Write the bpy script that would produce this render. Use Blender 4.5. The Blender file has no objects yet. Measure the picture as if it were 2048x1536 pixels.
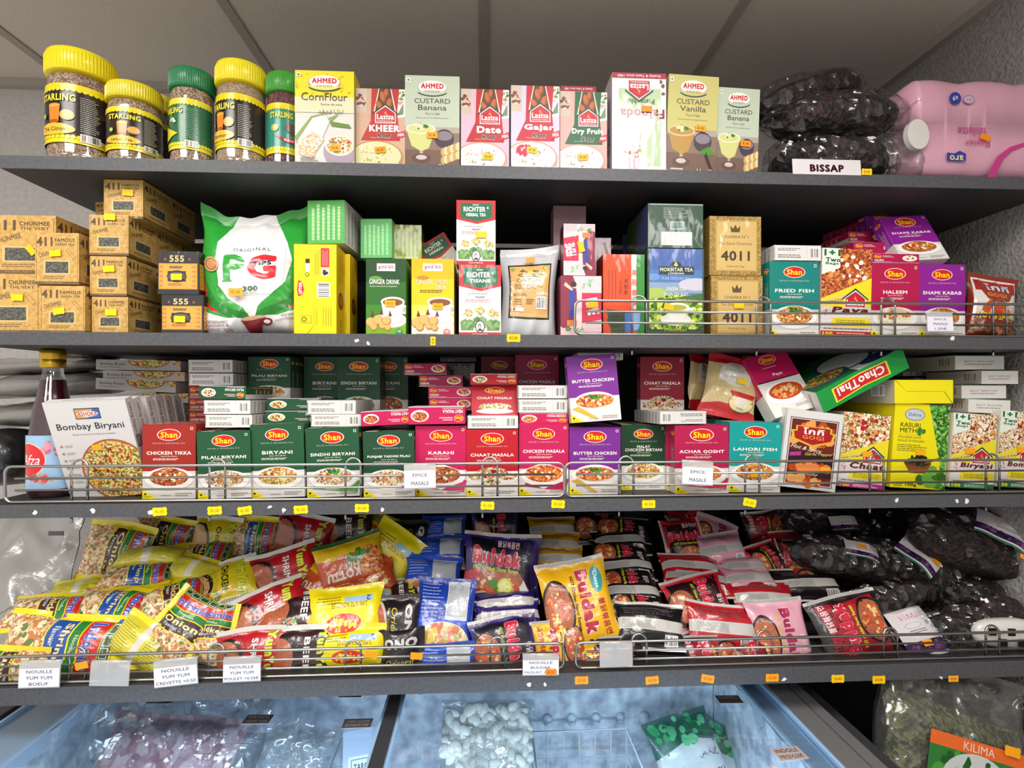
import bpy, bmesh, math, random
import numpy as np
from mathutils import Matrix, Vector
PI = math.pi
R = math.radians
SC = bpy.context.scene
COL = SC.collection
# ---------------------------------------------------------------- camera
FPX = 1080.0; HOR = 785.0; TH = R(3.02); D = 1.0; ZC = 1.55
cd = bpy.data.cameras.new('camera'); cam = bpy.data.objects.new('camera', cd); COL.objects.link(cam)
cd.sensor_width = 36.0; cd.lens = 36.0*FPX/2048; cd.shift_y = (HOR-768)/2048.0; cd.clip_start = .02
cam.location = (0, -D, ZC); cam.rotation_euler = (R(90), 0, -TH)
SC.camera = cam
# ---------------------------------------------------------------- light
w = bpy.data.worlds.new('world'); SC.world = w; w.use_nodes = True
w.node_tree.nodes['Background'].inputs[0].default_value = (1, .96, .92, 1)
w.node_tree.nodes['Background'].inputs[1].default_value = .8
def area(name, loc, rot, sx, sy, e, col):
    l = bpy.data.lights.new(name, 'AREA'); l.shape = 'RECTANGLE'; l.size = sx; l.size_y = sy
    l.energy = e; l.color = col
    o = bpy.data.objects.new(name, l); COL.objects.link(o); o.location = loc; o.rotation_euler = rot
    return o
CEIL = ZC+.88
PANELS = [(-.8775, -.80), (.2925, -.80), (-1.4625, -1.9), (-.2925, -1.9), (.8775, -1.9), (-.2925, -2.9)]
for x, y in PANELS:
    area('ceiling_panel_light', (x, y, CEIL-.03), (0, 0, 0), .56, .56, 11 if y > -1 else 7, (1, .97, .92))
area('freezer_strip_light', (-.1, -.22, ZC-.66), (R(38), 0, 0), 1.3, .05, 7.0, (.72, .87, 1))
SC.view_settings.view_transform = 'Standard'; SC.view_settings.look = 'None'
SC.view_settings.gamma = 1; SC.view_settings.use_curve_mapping = False
SC.view_settings.exposure = .06
# ---------------------------------------------------------------- pixel helpers
def P(px, py, Y):
    xc = (px-1024)/FPX; yc = (HOR-py)/FPX
    t = (Y+D)/(math.cos(TH)-xc*math.sin(TH))
    return Vector((t*(xc*math.cos(TH)+math.sin(TH)), Y, ZC+t*yc))
# ---------------------------------------------------------------- materials
MC = {}
def lin(c): return c/12.92 if c <= .04045 else ((c+.055)/1.055)**2.4
def hexc(h): return tuple(lin(int(h[i:i+2], 16)/255) for i in (0, 2, 4))+(1,)
def nodes(name):
    m = bpy.data.materials.new(name); m.use_nodes = True
    nt = m.node_tree; return m, nt, nt.nodes['Principled BSDF']
def bump(nt, kind='noise', scale=60, strength=.3, dist=.002, stretch=(1, 1, 1), detail=3, rot=(0, 0, 0)):
    tc = nt.nodes.new('ShaderNodeTexCoord'); mp = nt.nodes.new('ShaderNodeMapping')
    mp.inputs['Scale'].default_value = stretch; mp.inputs['Rotation'].default_value = rot
    nt.links.new(tc.outputs['Object'], mp.inputs[0])
    if kind == 'noise':
        n = nt.nodes.new('ShaderNodeTexNoise'); n.inputs['Scale'].default_value = scale; n.inputs['Detail'].default_value = detail; o = n.outputs[0]
    else:
        n = nt.nodes.new('ShaderNodeTexVoronoi'); n.inputs['Scale'].default_value = scale; o = n.outputs[0]
    nt.links.new(mp.outputs[0], n.inputs['Vector'])
    b = nt.nodes.new('ShaderNodeBump'); b.inputs['Strength'].default_value = strength; b.inputs['Distance'].default_value = dist
    nt.links.new(o, b.inputs['Height']); return b.outputs[0]
def M(h, fin='card'):
    if not isinstance(h, str): return h
    k = (h, fin)
    if k in MC: return MC[k]
    m, nt, b = nodes('print_%s_%s' % (h, fin)); I = b.inputs
    I['Base Color'].default_value = hexc(h)
    if fin == 'card': I['Roughness'].default_value = .42; I['Specular IOR Level'].default_value = .35
    elif fin == 'matte': I['Roughness'].default_value = .8; I['Specular IOR Level'].default_value = .2
    elif fin == 'wrap':
        I['Roughness'].default_value = .5; I['Coat Weight'].default_value = .7; I['Coat Roughness'].default_value = .07
        nt.links.new(bump(nt, scale=34, strength=.8, dist=.0032, stretch=(1, 1, .35), rot=(0, .7, 0), detail=2), I['Coat Normal'])
    elif fin == 'foil':
        I['Roughness'].default_value = .33; I['Coat Weight'].default_value = .8; I['Coat Roughness'].default_value = .1
        nt.links.new(bump(nt, scale=55, strength=.55, dist=.003), I['Coat Normal'])
        nt.links.new(bump(nt, scale=45, strength=.25, dist=.003), I['Normal'])
    elif fin == 'plastic': I['Roughness'].default_value = .22
    elif fin == 'metal': I['Roughness'].default_value = .3; I['Metallic'].default_value = 1
    MC[k] = m; return m
def cells(cols, scale=260, fin='card', kind='voronoi', key=None):
    """food picture: small cells or strands in several colours"""
    k = ('cells', tuple(cols), scale, fin, kind)
    if k in MC: return MC[k]
    m, nt, b = nodes('food_print'); I = b.inputs; I['Roughness'].default_value = .4
    tc = nt.nodes.new('ShaderNodeTexCoord'); ramp = nt.nodes.new('ShaderNodeValToRGB'); cr = ramp.color_ramp
    if kind == 'voronoi':
        v = nt.nodes.new('ShaderNodeTexVoronoi'); v.inputs['Scale'].default_value = scale
        sp = nt.nodes.new('ShaderNodeSeparateColor'); nt.links.new(v.outputs['Color'], sp.inputs[0]); src = sp.outputs[0]
        cr.interpolation = 'CONSTANT'
        vec = v.inputs['Vector']
    else:
        v = nt.nodes.new('ShaderNodeTexNoise'); v.inputs['Scale'].default_value = scale*.35; v.inputs['Detail'].default_value = 2
        v.inputs['Distortion'].default_value = 2.5
        mt = nt.nodes.new('ShaderNodeMath'); mt.operation = 'MULTIPLY'; mt.inputs[1].default_value = 5
        fr = nt.nodes.new('ShaderNodeMath'); fr.operation = 'FRACT'
        nt.links.new(v.outputs[0], mt.inputs[0]); nt.links.new(mt.outputs[0], fr.inputs[0]); src = fr.outputs[0]; vec = v.inputs['Vector']
    nt.links.new(tc.outputs['Object'], vec)
    n = len(cols)
    while len(cr.elements) < n: cr.elements.new(.5)
    for i, c in enumerate(cols):
        cr.elements[i].position = i/n if kind == 'voronoi' else i/(n-1); cr.elements[i].color = hexc(c)
    nt.links.new(src, ramp.inputs[0]); nt.links.new(ramp.outputs[0], I['Base Color'])
    if fin == 'foil':
        I['Coat Weight'].default_value = .8; I['Coat Roughness'].default_value = .1
        nt.links.new(bump(nt, scale=55, strength=.55, dist=.003), I['Coat Normal'])
    if fin == 'rough':
        I['Roughness'].default_value = .7; nt.links.new(bump(nt, 'voronoi', scale=scale, strength=1, dist=.004), I['Normal'])
    MC[k] = m; return m
def film(name='clear_film', a=.14, rough=.12, tint='ffffff', scale=28, strength=.9, white=0.0):
    k = ('film', a, rough, tint, scale, white)
    if k in MC: return MC[k]
    m = bpy.data.materials.new(name); m.use_nodes = True; nt = m.node_tree; nt.nodes.clear()
    out = nt.nodes.new('ShaderNodeOutputMaterial'); tr = nt.nodes.new('ShaderNodeBsdfTransparent'); gl = nt.nodes.new('ShaderNodeBsdfGlossy')
    mx = nt.nodes.new('ShaderNodeMixShader'); lw = nt.nodes.new('ShaderNodeLayerWeight'); ma = nt.nodes.new('ShaderNodeMath')
    tr.inputs[0].default_value = hexc(tint); gl.inputs['Roughness'].default_value = rough
    nrm = bump(nt, 'voronoi' if strength >= .9 else 'noise', scale=scale*1.6 if strength >= .9 else scale, strength=strength, dist=.014 if strength >= .9 else .006, detail=4)
    nt.links.new(nrm, gl.inputs['Normal']); nt.links.new(nrm, lw.inputs['Normal']); lw.inputs[0].default_value = .35
    ma.operation = 'MULTIPLY_ADD'; ma.inputs[1].default_value = .35; ma.inputs[2].default_value = a; ma.use_clamp = True
    nt.links.new(lw.outputs['Fresnel'], ma.inputs[0]); nt.links.new(ma.outputs[0], mx.inputs[0])
    base = tr.outputs[0]
    if white:
        df = nt.nodes.new('ShaderNodeBsdfDiffuse'); df.inputs[0].default_value = (.8, .8, .8, 1)
        m2 = nt.nodes.new('ShaderNodeMixShader'); m2.inputs[0].default_value = white
        nt.links.new(tr.outputs[0], m2.inputs[1]); nt.links.new(df.outputs[0], m2.inputs[2]); base = m2.outputs[0]
    nt.links.new(base, mx.inputs[1]); nt.links.new(gl.outputs[0], mx.inputs[2]); nt.links.new(mx.outputs[0], out.inputs[0])
    MC[k] = m; return m
# ---------------------------------------------------------------- text
TC = {}
def textmesh(s, off, sh, sp=1.0):
    """letters as flat faces in a unit box; heavier weights are built from slightly shifted copies"""
    k = (s, off, sh, sp)
    if k in TC: return TC[k]
    kb = (s, None, sh, sp)
    if kb not in TC:
        c = bpy.data.curves.new('t', 'FONT'); c.body = s; c.resolution_u = 2; c.shear = sh; c.space_character = sp
        c.align_x = 'CENTER'; c.fill_mode = 'FRONT'
        o = bpy.data.objects.new('t', c); me = o.to_mesh()
        n = len(me.vertices); v = np.zeros(n*3, dtype=np.float32)
        if n: me.vertices.foreach_get('co', v)
        TC[kb] = (v.reshape(-1, 3)[:, :2].astype(float), [tuple(p.vertices) for p in me.polygons])
        o.to_mesh_clear(); bpy.data.objects.remove(o); bpy.data.curves.remove(c)
    v, f = TC[kb]; n = len(v)
    if n and off > 0:
        m = 4 if off < .03 else 8; vs, fs = [], []
        for i in range(m):
            an = 2*PI*(i+.5)/m; vs.append(v+np.array([math.cos(an), math.sin(an)])*off*(1.2 if m == 4 else 1)); fs += [tuple(j+n*i for j in q) for q in f]
        v = np.concatenate(vs); f = fs
    if n:
        lo = v.min(0); hi = v.max(0); v = (v-(lo+hi)/2)/np.maximum(hi-lo, 1e-6)
        TC[k] = (v, f, (hi-lo))
    else: TC[k] = (v, f, np.array([1., 1.]))
    return TC[k]
# ---------------------------------------------------------------- flat artwork
LS = .00003
class Art:
    """printed artwork of one face; coordinates are fractions of the face"""
    def __init__(s, w, h, fin='card', bg=None, seed=0):
        s.w, s.h, s.fin, s.p, s.l = w, h, fin, [], 1; s.rn = random.Random(seed)
        if bg: s.rect(0, 0, 1, 1, bg)
    def mat(s, m): return M(m, s.fin)
    def add(s, v, f, m, dl=1):
        s.p.append((np.array(v, float), f, s.mat(m), s.l*LS)); s.l += dl
    def poly(s, pts, m): s.add([(x*s.w, y*s.h) for x, y in pts], [tuple(range(len(pts)))], m)
    def rect(s, x0, y0, x1, y1, m): s.poly([(x0, y0), (x1, y0), (x1, y1), (x0, y1)], m)
    def ell(s, cx, cy, rx, ry, m, n=28, a0=0, a1=2*PI, rot=0):
        c, q = math.cos(rot), math.sin(rot); pts = []
        for i in range(n):
            a = a0+(a1-a0)*i/(n if a1-a0 > 6.2 else n-1); x = rx*s.w*math.cos(a); y = ry*s.h*math.sin(a)
            pts.append((cx*s.w+x*c-y*q, cy*s.h+x*q+y*c))
        s.add(pts, [tuple(range(n))], m)
    def disc(s, cx, cy, r, m, n=24): s.ell(cx, cy, r, r*s.w/s.h, m, n)
    def blobs(s, cx, cy, rx, ry, cols, n=30, sz=.03, asp=1.0):
        for c in cols:
            v, f = [], []
            for i in range(max(1, n//len(cols))):
                a = s.rn.uniform(0, 2*PI); r = s.rn.random()**.5
                x = (cx+rx*r*math.cos(a))*s.w; y = (cy+ry*r*math.sin(a))*s.h
                q = sz*s.w*s.rn.uniform(.5, 1.25); t = s.rn.uniform(0, PI); k = len(v)
                for j in range(7):
                    b = 2*PI*j/7; ex = q*math.cos(b); ey = q*asp*math.sin(b)*s.rn.uniform(.7, 1)
                    v.append((x+ex*math.cos(t)-ey*math.sin(t), y+ex*math.sin(t)+ey*math.cos(t)))
                f.append(tuple(range(k, k+7)))
            for i, q in enumerate(f): s.add(v[7*i:7*i+7], [tuple(range(7))], c, .14)
    def text(s, t, cx, cy, w, h, m, off=0.0, sh=0.0, rot=0, out=None, ow=.045, sp=1.0):
        if not out or not isinstance(out, tuple): sp = sp+off*2.6
        if out: s.text(t, cx, cy, w*(1+.25*ow), h*(1+.9*ow), out, off+ow, sh, rot, out=(), sp=sp)
        if out == (): out = None
        v, f, _ = textmesh(t, off, sh, round(sp, 3))
        if not len(v): return
        v = v*np.array([w*s.w, h*s.h])
        a = R(rot); c, q = math.cos(a), math.sin(a)
        v = np.stack([v[:, 0]*c-v[:, 1]*q+cx*s.w, v[:, 0]*q+v[:, 1]*c+cy*s.h], 1)
        n = len(TC[(t, None, sh, round(sp, 3))][0]); k = len(v)//n; nf = len(f)//k
        for i in range(k): s.add(v[i*n:i*n+n], f[:nf], m, .14)
        s.l += 1
    def lines(s, x0, y0, x1, y1, n, m, fill=.5, seg=1):
        v, f = [], []
        for i in range(n):
            y = y0+(y1-y0)*(i+.5)/n; hh = (y1-y0)/n*fill/2
            x = x0
            e = x1-(x1-x0)*s.rn.random()*.3
            while x < e:
                L = (x1-x0)*s.rn.uniform(.05, .16); k = len(v); xe = min(x+L, e)
                v += [(x*s.w, (y-hh)*s.h), (xe*s.w, (y-hh)*s.h), (xe*s.w, (y+hh)*s.h), (x*s.w, (y+hh)*s.h)]
                f.append((k, k+1, k+2, k+3)); x = xe+(x1-x0)*.02
        if v: s.add(v, f, m)
    def vlines(s, x0, y0, x1, y1, n, m, fill=.5):
        v, f = [], []
        for i in range(n):
            x = x0+(x1-x0)*(i+.5)/n; hh = (x1-x0)/n*fill/2; y = y0; e = y1-(y1-y0)*s.rn.random()*.15
            while y < e:
                L = (y1-y0)*s.rn.uniform(.03, .1); k = len(v); ye = min(y+L, e)
                v += [((x-hh)*s.w, y*s.h), ((x+hh)*s.w, y*s.h), ((x+hh)*s.w, ye*s.h), ((x-hh)*s.w, ye*s.h)]
                f.append((k, k+1, k+2, k+3)); y = ye+(y1-y0)*.015
        s.add(v, f, m)
    def barcode(s, x0, y0, x1, y1, bg='f4f2f0', ink='222222', vert=True):
        if bg: s.rect(x0, y0, x1, y1, bg)
        v, f = [], []; n = 22
        for i in range(n):
            if s.rn.random() < .25: continue
            wd = s.rn.choice([.3, .55, .85])
            if vert:
                a = x0+(x1-x0)*(.06+.88*i/n); b = a+(x1-x0)*.88/n*wd; c, d = y0+(y1-y0)*.1, y0+(y1-y0)*.92
            else:
                c = y0+(y1-y0)*(.06+.88*i/n); d = c+(y1-y0)*.88/n*wd; a, b = x0+(x1-x0)*.1, x0+(x1-x0)*.92
            k = len(v); v += [(a*s.w, c*s.h), (b*s.w, c*s.h), (b*s.w, d*s.h), (a*s.w, d*s.h)]; f.append((k, k+1, k+2, k+3))
        s.add(v, f, ink)
    def flip(s):
        s.p = [(np.array([s.w, s.h])-v, f, m, z) for v, f, m, z in s.p]; return s
    def turn(s, k):
        """rotate the drawing by k quarter turns (k odd swaps w and h)"""
        for _ in range(k % 4):
            s.p = [(np.stack([s.h-v[:, 1], v[:, 0]], 1), f, m, z) for v, f, m, z in s.p]; s.w, s.h = s.h, s.w
        return s
    def clipped(s):
        """trim everything to the face"""
        out = []
        for v, f, m, z in s.p:
            if len(v) and (v[:, 0].min() < -1e-6 or v[:, 0].max() > s.w+1e-6 or v[:, 1].min() < -1e-6 or v[:, 1].max() > s.h+1e-6):
                nf, nv = [], []
                for fc in f:
                    pts = [tuple(v[i]) for i in fc]
                    for ax, lim, sg in ((0, 0, 1), (0, s.w, -1), (1, 0, 1), (1, s.h, -1)):
                        res = []
                        for i in range(len(pts)):
                            a, b = pts[i-1], pts[i]; da = (a[ax]-lim)*sg; db = (b[ax]-lim)*sg
                            if (da >= 0) != (db >= 0):
                                t = da/(da-db); res.append((a[0]+(b[0]-a[0])*t, a[1]+(b[1]-a[1])*t))
                            if db >= 0: res.append(b)
                        pts = res
                        if len(pts) < 3: break
                    if len(pts) >= 3:
                        k = len(nv); nv += pts; nf.append(tuple(range(k, k+len(pts))))
                if nf: out.append((np.array(nv, float), nf, m, z))
            else: out.append((v, f, m, z))
        s.p = out; return s
# ---------------------------------------------------------------- meshes and objects
class MB:
    def __init__(s): s.v, s.f, s.mi, s.sm, s.ms, s.n = [], [], [], [], [], 0
    def add(s, v, f, m, smooth=False):
        m = M(m)
        if m not in s.ms: s.ms.append(m)
        k = s.ms.index(m); v = np.asarray(v, float).reshape(-1, 3)
        if len(v) > 400:
            us = sorted({i for q in f for i in q})
            if len(us) < len(v): mp = {o: i for i, o in enumerate(us)}; v = v[us]; f = [tuple(mp[i] for i in q) for q in f]
        s.v.append(v); s.f += [tuple(i+s.n for i in q) for q in f]; s.mi += [k]*len(f); s.sm += [smooth]*len(f); s.n += len(v)
    def box(s, a, b, m, bev=0):
        x0, y0, z0 = a; x1, y1, z1 = b
        if not bev:
            s.add([(x0, y0, z0), (x1, y0, z0), (x1, y1, z0), (x0, y1, z0), (x0, y0, z1), (x1, y0, z1), (x1, y1, z1), (x0, y1, z1)],
                  [(0, 3, 2, 1), (4, 5, 6, 7), (0, 1, 5, 4), (1, 2, 6, 5), (2, 3, 7, 6), (3, 0, 4, 7)], m); return
        bm = bmesh.new(); bmesh.ops.create_cube(bm, size=1)
        for q in bm.verts: q.co = Vector(((x0+x1)/2+q.co.x*(x1-x0), (y0+y1)/2+q.co.y*(y1-y0), (z0+z1)/2+q.co.z*(z1-z0)))
        bmesh.ops.bevel(bm, geom=list(bm.edges), offset=bev, segments=2, profile=.5, affect='EDGES')
        s.add([tuple(q.co) for q in bm.verts], [tuple(x.index for x in f.verts) for f in bm.faces], m, False); bm.free()
    def tube(s, pts, r, m, n=8, closed=False):
        pts = [Vector(p) for p in pts]; N = len(pts); v = []
        up = Vector((0, 0, 1)); prev = None
        for i, p in enumerate(pts):
            a = pts[i-1] if (i or closed) else p; b = pts[(i+1) % N] if (i < N-1 or closed) else p
            t = (b-a).normalized()
            if prev is None: q = t.orthogonal().normalized()
            else: q = (prev-t*prev.dot(t)).normalized()
            prev = q; e = t.cross(q)
            for j in range(n):
                an = 2*PI*j/n; v.append(tuple(p+(q*math.cos(an)+e*math.sin(an))*r))
        f = []
        for i in range(N if closed else N-1):
            for j in range(n):
                a = i*n+j; b = i*n+(j+1) % n; c = ((i+1) % N)*n+(j+1) % n; d = ((i+1) % N)*n+j; f.append((a, b, c, d))
        if not closed: f += [tuple(range(n))[::-1], tuple(range((N-1)*n, N*n))]
        s.add(v, f, m, True)
    def lathe(s, prof, m, n=40, cap=True):
        v, f = [], []
        for r, z in prof:
            for j in range(n): a = 2*PI*j/n; v.append((r*math.cos(a), r*math.sin(a), z))
        for i in range(len(prof)-1):
            for j in range(n): f.append((i*n+j, i*n+(j+1) % n, (i+1)*n+(j+1) % n, (i+1)*n+j))
        if cap: f += [tuple(range(n))[::-1], tuple(range((len(prof)-1)*n, len(prof)*n))]
        s.add(v, f, m, True)
    def art(s, a, fn):
        """fn maps flat (x, y, lift) arrays to 3D"""
        for v, f, m, z in a.clipped().p: s.add(fn(v[:, 0], v[:, 1], z), f, m)
    def mesh(s, name):
        me = bpy.data.meshes.new(name)
        v = np.concatenate(s.v) if s.v else np.zeros((0, 3))
        me.from_pydata(v.tolist(), [], s.f)
        for m in s.ms: me.materials.append(m)
        me.polygons.foreach_set('material_index', s.mi); me.polygons.foreach_set('use_smooth', s.sm)
        me.update(); return me
    def build(s, name, parent=None, mat=None):
        o = bpy.data.objects.new(name, s.mesh(name)); COL.objects.link(o)
        if parent: o.parent = parent
        if mat is not None: o.matrix_world = mat if not parent else o.matrix_world
        return o
def tag(o, label, cat, group=None, kind=None):
    if label: o['label'] = label
    if cat: o['category'] = cat
    if group: o['group'] = group
    if kind: o['kind'] = kind
    return o
def empty(name, loc=(0, 0, 0), mat=None):
    o = bpy.data.objects.new(name, None); COL.objects.link(o); o.empty_display_size = .05
    if mat is not None: o.matrix_world = mat
    else: o.location = loc
    return o
def kids(o): return [c for c in bpy.data.objects if c.parent == o]
def copy_tree(o, mat, label=None, group=None):
    c = o.copy(); COL.objects.link(c); c.matrix_world = mat
    if label: c['label'] = label
    if group: c['group'] = group
    for k in kids(o):
        d = k.copy(); COL.objects.link(d); d.parent = c
    return c
# price stickers
_st = {}
def sticker_mesh(col, txt, w=.021, h=.0125):
    k = (col, txt, w)
    if k in _st: return _st[k]
    mb = MB(); pts = []
    ox = [(-.5, -.25), (-.42, -.5), (-.3, -.5), (-.27, -.46), (.27, -.46), (.3, -.5), (.42, -.5), (.5, -.25), (.46, 0), (.5, .25), (.42, .5), (.3, .5), (.27, .46), (-.27, .46), (-.3, .5), (-.42, .5), (-.5, .25), (-.46, 0)]
    n = len(ox)
    v = [(x*w, 0, y*h) for x, y in ox]+[(x*w, -.0003, y*h) for x, y in ox]
    f = [tuple(range(n, 2*n))]+[(i, (i+1) % n, n+(i+1) % n, n+i) for i in range(n)]
    mb.add(v, f, M(col))
    tv, tf, _ = textmesh(txt, .01, 0)
    mb.add([(a*w*.56, -.0004, b*h*.36) for a, b in tv], tf, M('a8650a'))
    _st[k] = mb.mesh('price_sticker'); return _st[k]
def sticker(parent, loc, col='ffb81e', txt='€2.90', rot=0, tilt=0, sc=1):
    o = bpy.data.objects.new('price_sticker', sticker_mesh(col, txt)); COL.objects.link(o); o.parent = parent
    o.matrix_local = Matrix.Translation(loc) @ Matrix.Rotation(tilt, 4, 'X') @ Matrix.Rotation(R(rot), 4, 'Y') @ Matrix.Scale(sc, 4)
    return o
def fmap(w, d, h, face):
    e = .0002
    if face == 'f': return lambda x, y, z: np.stack([x-w/2, 0*x-z-e, y], 1)
    if face == 'r': return lambda x, y, z: np.stack([0*x+w/2+z+e, x, y], 1)
    if face == 'l': return lambda x, y, z: np.stack([0*x-w/2-z-e, d-x, y], 1)
    if face == 't': return lambda x, y, z: np.stack([x-w/2, y, 0*x+h+z+e], 1)
    if face == 'b': return lambda x, y, z: np.stack([x-w/2, d-y, 0*x-z-e], 1)
def mtx(loc, yaw=0, pitch=0, roll=0):
    return Matrix.Translation(loc) @ Matrix.Rotation(R(yaw), 4, 'Z') @ Matrix.Rotation(R(pitch), 4, 'X') @ Matrix.Rotation(R(roll), 4, 'Y')
def carton(name, w, d, h, body, faces, fin='card'):
    mb = MB(); mb.box((-w/2, 0, 0), (w/2, d, h), M(body, fin), bev=.0009)
    for k, fn in faces.items():
        fw, fh = {'f': (w, h), 'r': (d, h), 'l': (d, h), 't': (w, d), 'b': (w, d)}[k]
        a = Art(fw, fh, fin, seed=hash(name+k) % 99 if 0 else len(name)+ord(k)); r = fn(a); a = r or a
        mb.art(a, fmap(w, d, h, k))
    return mb.build(name)
SH = {}
def B(name, label, cat, px0, px1, pyT, base, Y, d, body, faces, yaw=0, roll=0, pitch=0, group=None, fin='card', st=None, n=0, gap=.001):
    """a carton whose front face spans px0..px1 and pyT..base in the photograph at distance Y behind the shelf edge;
    base: a shelf number, or a pixel row"""
    pm = (px0+px1)/2; xl = P(px0, pyT, Y).x; xr = P(px1, pyT, Y).x
    zt = P(pm, pyT, Y).z; zb = SH[base] if base in SH else P(pm, base, Y).z
    w = (xr-xl)*(1/max(.5, math.cos(R(yaw)))); h = (zt-zb)/max(.5, math.cos(R(pitch)))
    o = carton(name, w, d, h, body, faces, fin)
    z = zb+.0002+abs(math.sin(R(roll)))*w/2+(d*math.sin(R(-pitch))*0)
    m = mtx(((xl+xr)/2, Y, z), yaw, pitch, roll); o.matrix_world = m
    tag(o, label, cat, group)
    o['wd'] = w; o['ht'] = h
    if st:
        for s in (st if isinstance(st, list) else [st]):
            sticker(o, ((s[0]-.5)*w, -.0004-LS*80, s[1]*h), *(s[2:] if len(s) > 2 else ()))
    for i in range(n):
        c = o.copy(); COL.objects.link(c); c.matrix_world = Matrix.Translation((0, (d+gap)*(i+1), -.0)) @ m
        c['label'] = ' '.join(label.split(',')[0].split()[:11])+', %s in its row' % ['second', 'third', 'fourth', 'fifth', 'sixth', 'seventh'][i]; c['group'] = (group or name.replace('_', ' ')+'s')+', rows behind'
        for q in ('wd', 'ht'): del c[q]
    for q in ('wd', 'ht'): del o[q]
    return o
# ---------------------------------------------------------------- soft packs
class SN:
    """smooth random field"""
    def __init__(s, seed, fr, n=7):
        r = np.random.RandomState(seed); a = r.rand(n)*2*PI; k = fr*(.6+.9*r.rand(n))
        s.kx = np.cos(a)*k; s.ky = np.sin(a)*k; s.p = r.rand(n)*2*PI; s.n = n
    def __call__(s, x, y):
        o = 0
        for i in range(s.n): o = o+np.sin(s.kx[i]*x+s.ky[i]*y+s.p[i])
        return o/s.n
def pillow(w, h, T, seed=0, crimp=.012, wr=.0034, bend=0.0, ears=None, stand=False):
    """surface of a sealed flexible pack. u across, v along; seals at both v ends"""
    A = SN(seed, 95); Bn = SN(seed+9, 210); C = SN(seed+5, 30, 4); E = SN(seed+3, 60)
    def f(u, v, side, lift=0):
        def s(u, v):
            hv = h/2-crimp
            q = np.clip(np.abs(v)/hv, 0, 1)
            b = (1-q**3.2)**.6
            if stand: b = np.where(v < 0, (1-np.clip(-v/(h/2), 0, 1)**9)**.5, b*(1-.55*np.clip(v/hv, 0, 1)))
            a = np.clip(1-(np.abs(u)/(w/2))**3, 0, 1)**.5
            t = T/2*a*b+.0005
            fold = np.abs(np.sin(u*70+C(v, u)*2.6+seed))*np.clip(q-.45, 0, 1)*.010*a
            z = t-fold+(A(u, v)*wr*1.0+(1-2*np.abs(Bn(u, v)))*wr*.3)*a*(.4+.6*b)
            z = np.maximum(z, .0004)*side
            z = z+E(u*1.0, v)*wr*2.2*q+bend*(u/w*2)**2*.02
            x = u*(1-.07*b+.05*C(v*2, u*0))+.004*E(v, u)*q
            y = v+C(u, v*0)*.009*q
            if ears is not None: y = y+ears(u/w*2)*np.clip(v/h+.2, 0, 1)
            return np.stack([x, -z, y], -1)
        p = s(u, v)
        if np.ndim(lift) or lift:
            e = 5e-4
            du = s(u+e, v)-s(u-e, v); dv = s(u, v+e)-s(u, v-e)
            n = np.cross(du, dv)*side; n /= np.maximum(np.linalg.norm(n, axis=-1, keepdims=True), 1e-9)
            p = p+n*np.reshape(lift, (-1, 1) if np.ndim(lift) else ())
        return p
    return f
def gridpts(w, h, nu, nv):
    u, v = np.meshgrid(np.linspace(-w/2, w/2, nu), np.linspace(-h/2, h/2, nv)); u = u.ravel(); v = v.ravel()
    f = [(j*nu+i, j*nu+i+1, (j+1)*nu+i+1, (j+1)*nu+i) for j in range(nv-1) for i in range(nu-1)]
    return u, v, f
def cutart(a, step=.006, cells_=None):
    """slice flat artwork on a grid so that it can follow a curved surface"""
    bm = bmesh.new(); ms = []
    a.clipped()
    for v, f, m, z in a.p:
        if m not in ms: ms.append(m)
        vs = [bm.verts.new((x, y, z)) for x, y in v]
        for q in f:
            try: fc = bm.faces.new([vs[i] for i in q]); fc.material_index = ms.index(m)
            except ValueError: pass
    for ax, L in ((0, a.w), (1, a.h)):
        n = int(L/step) if not cells_ else cells_[ax]-1
        for i in range(1, n+1):
            c = L*i/(n+1); co = (c, 0, 0) if ax == 0 else (0, c, 0); no = (1, 0, 0) if ax == 0 else (0, 1, 0)
            fs = [q for q in bm.faces if min(x.co[ax] for x in q.verts) < c-1e-6 and max(x.co[ax] for x in q.verts) > c+1e-6]
            if not fs: continue
            g = set(fs)
            for q in fs: g.update(q.edges); g.update(q.verts)
            bmesh.ops.bisect_plane(bm, geom=list(g), plane_co=co, plane_no=no, dist=1e-7)
    bm.verts.index_update()
    v = np.array([tuple(q.co) for q in bm.verts]); f = [tuple(x.index for x in q.verts) for q in bm.faces]; mi = [q.material_index for q in bm.faces]
    bm.free(); return v, f, mi, ms
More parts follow.
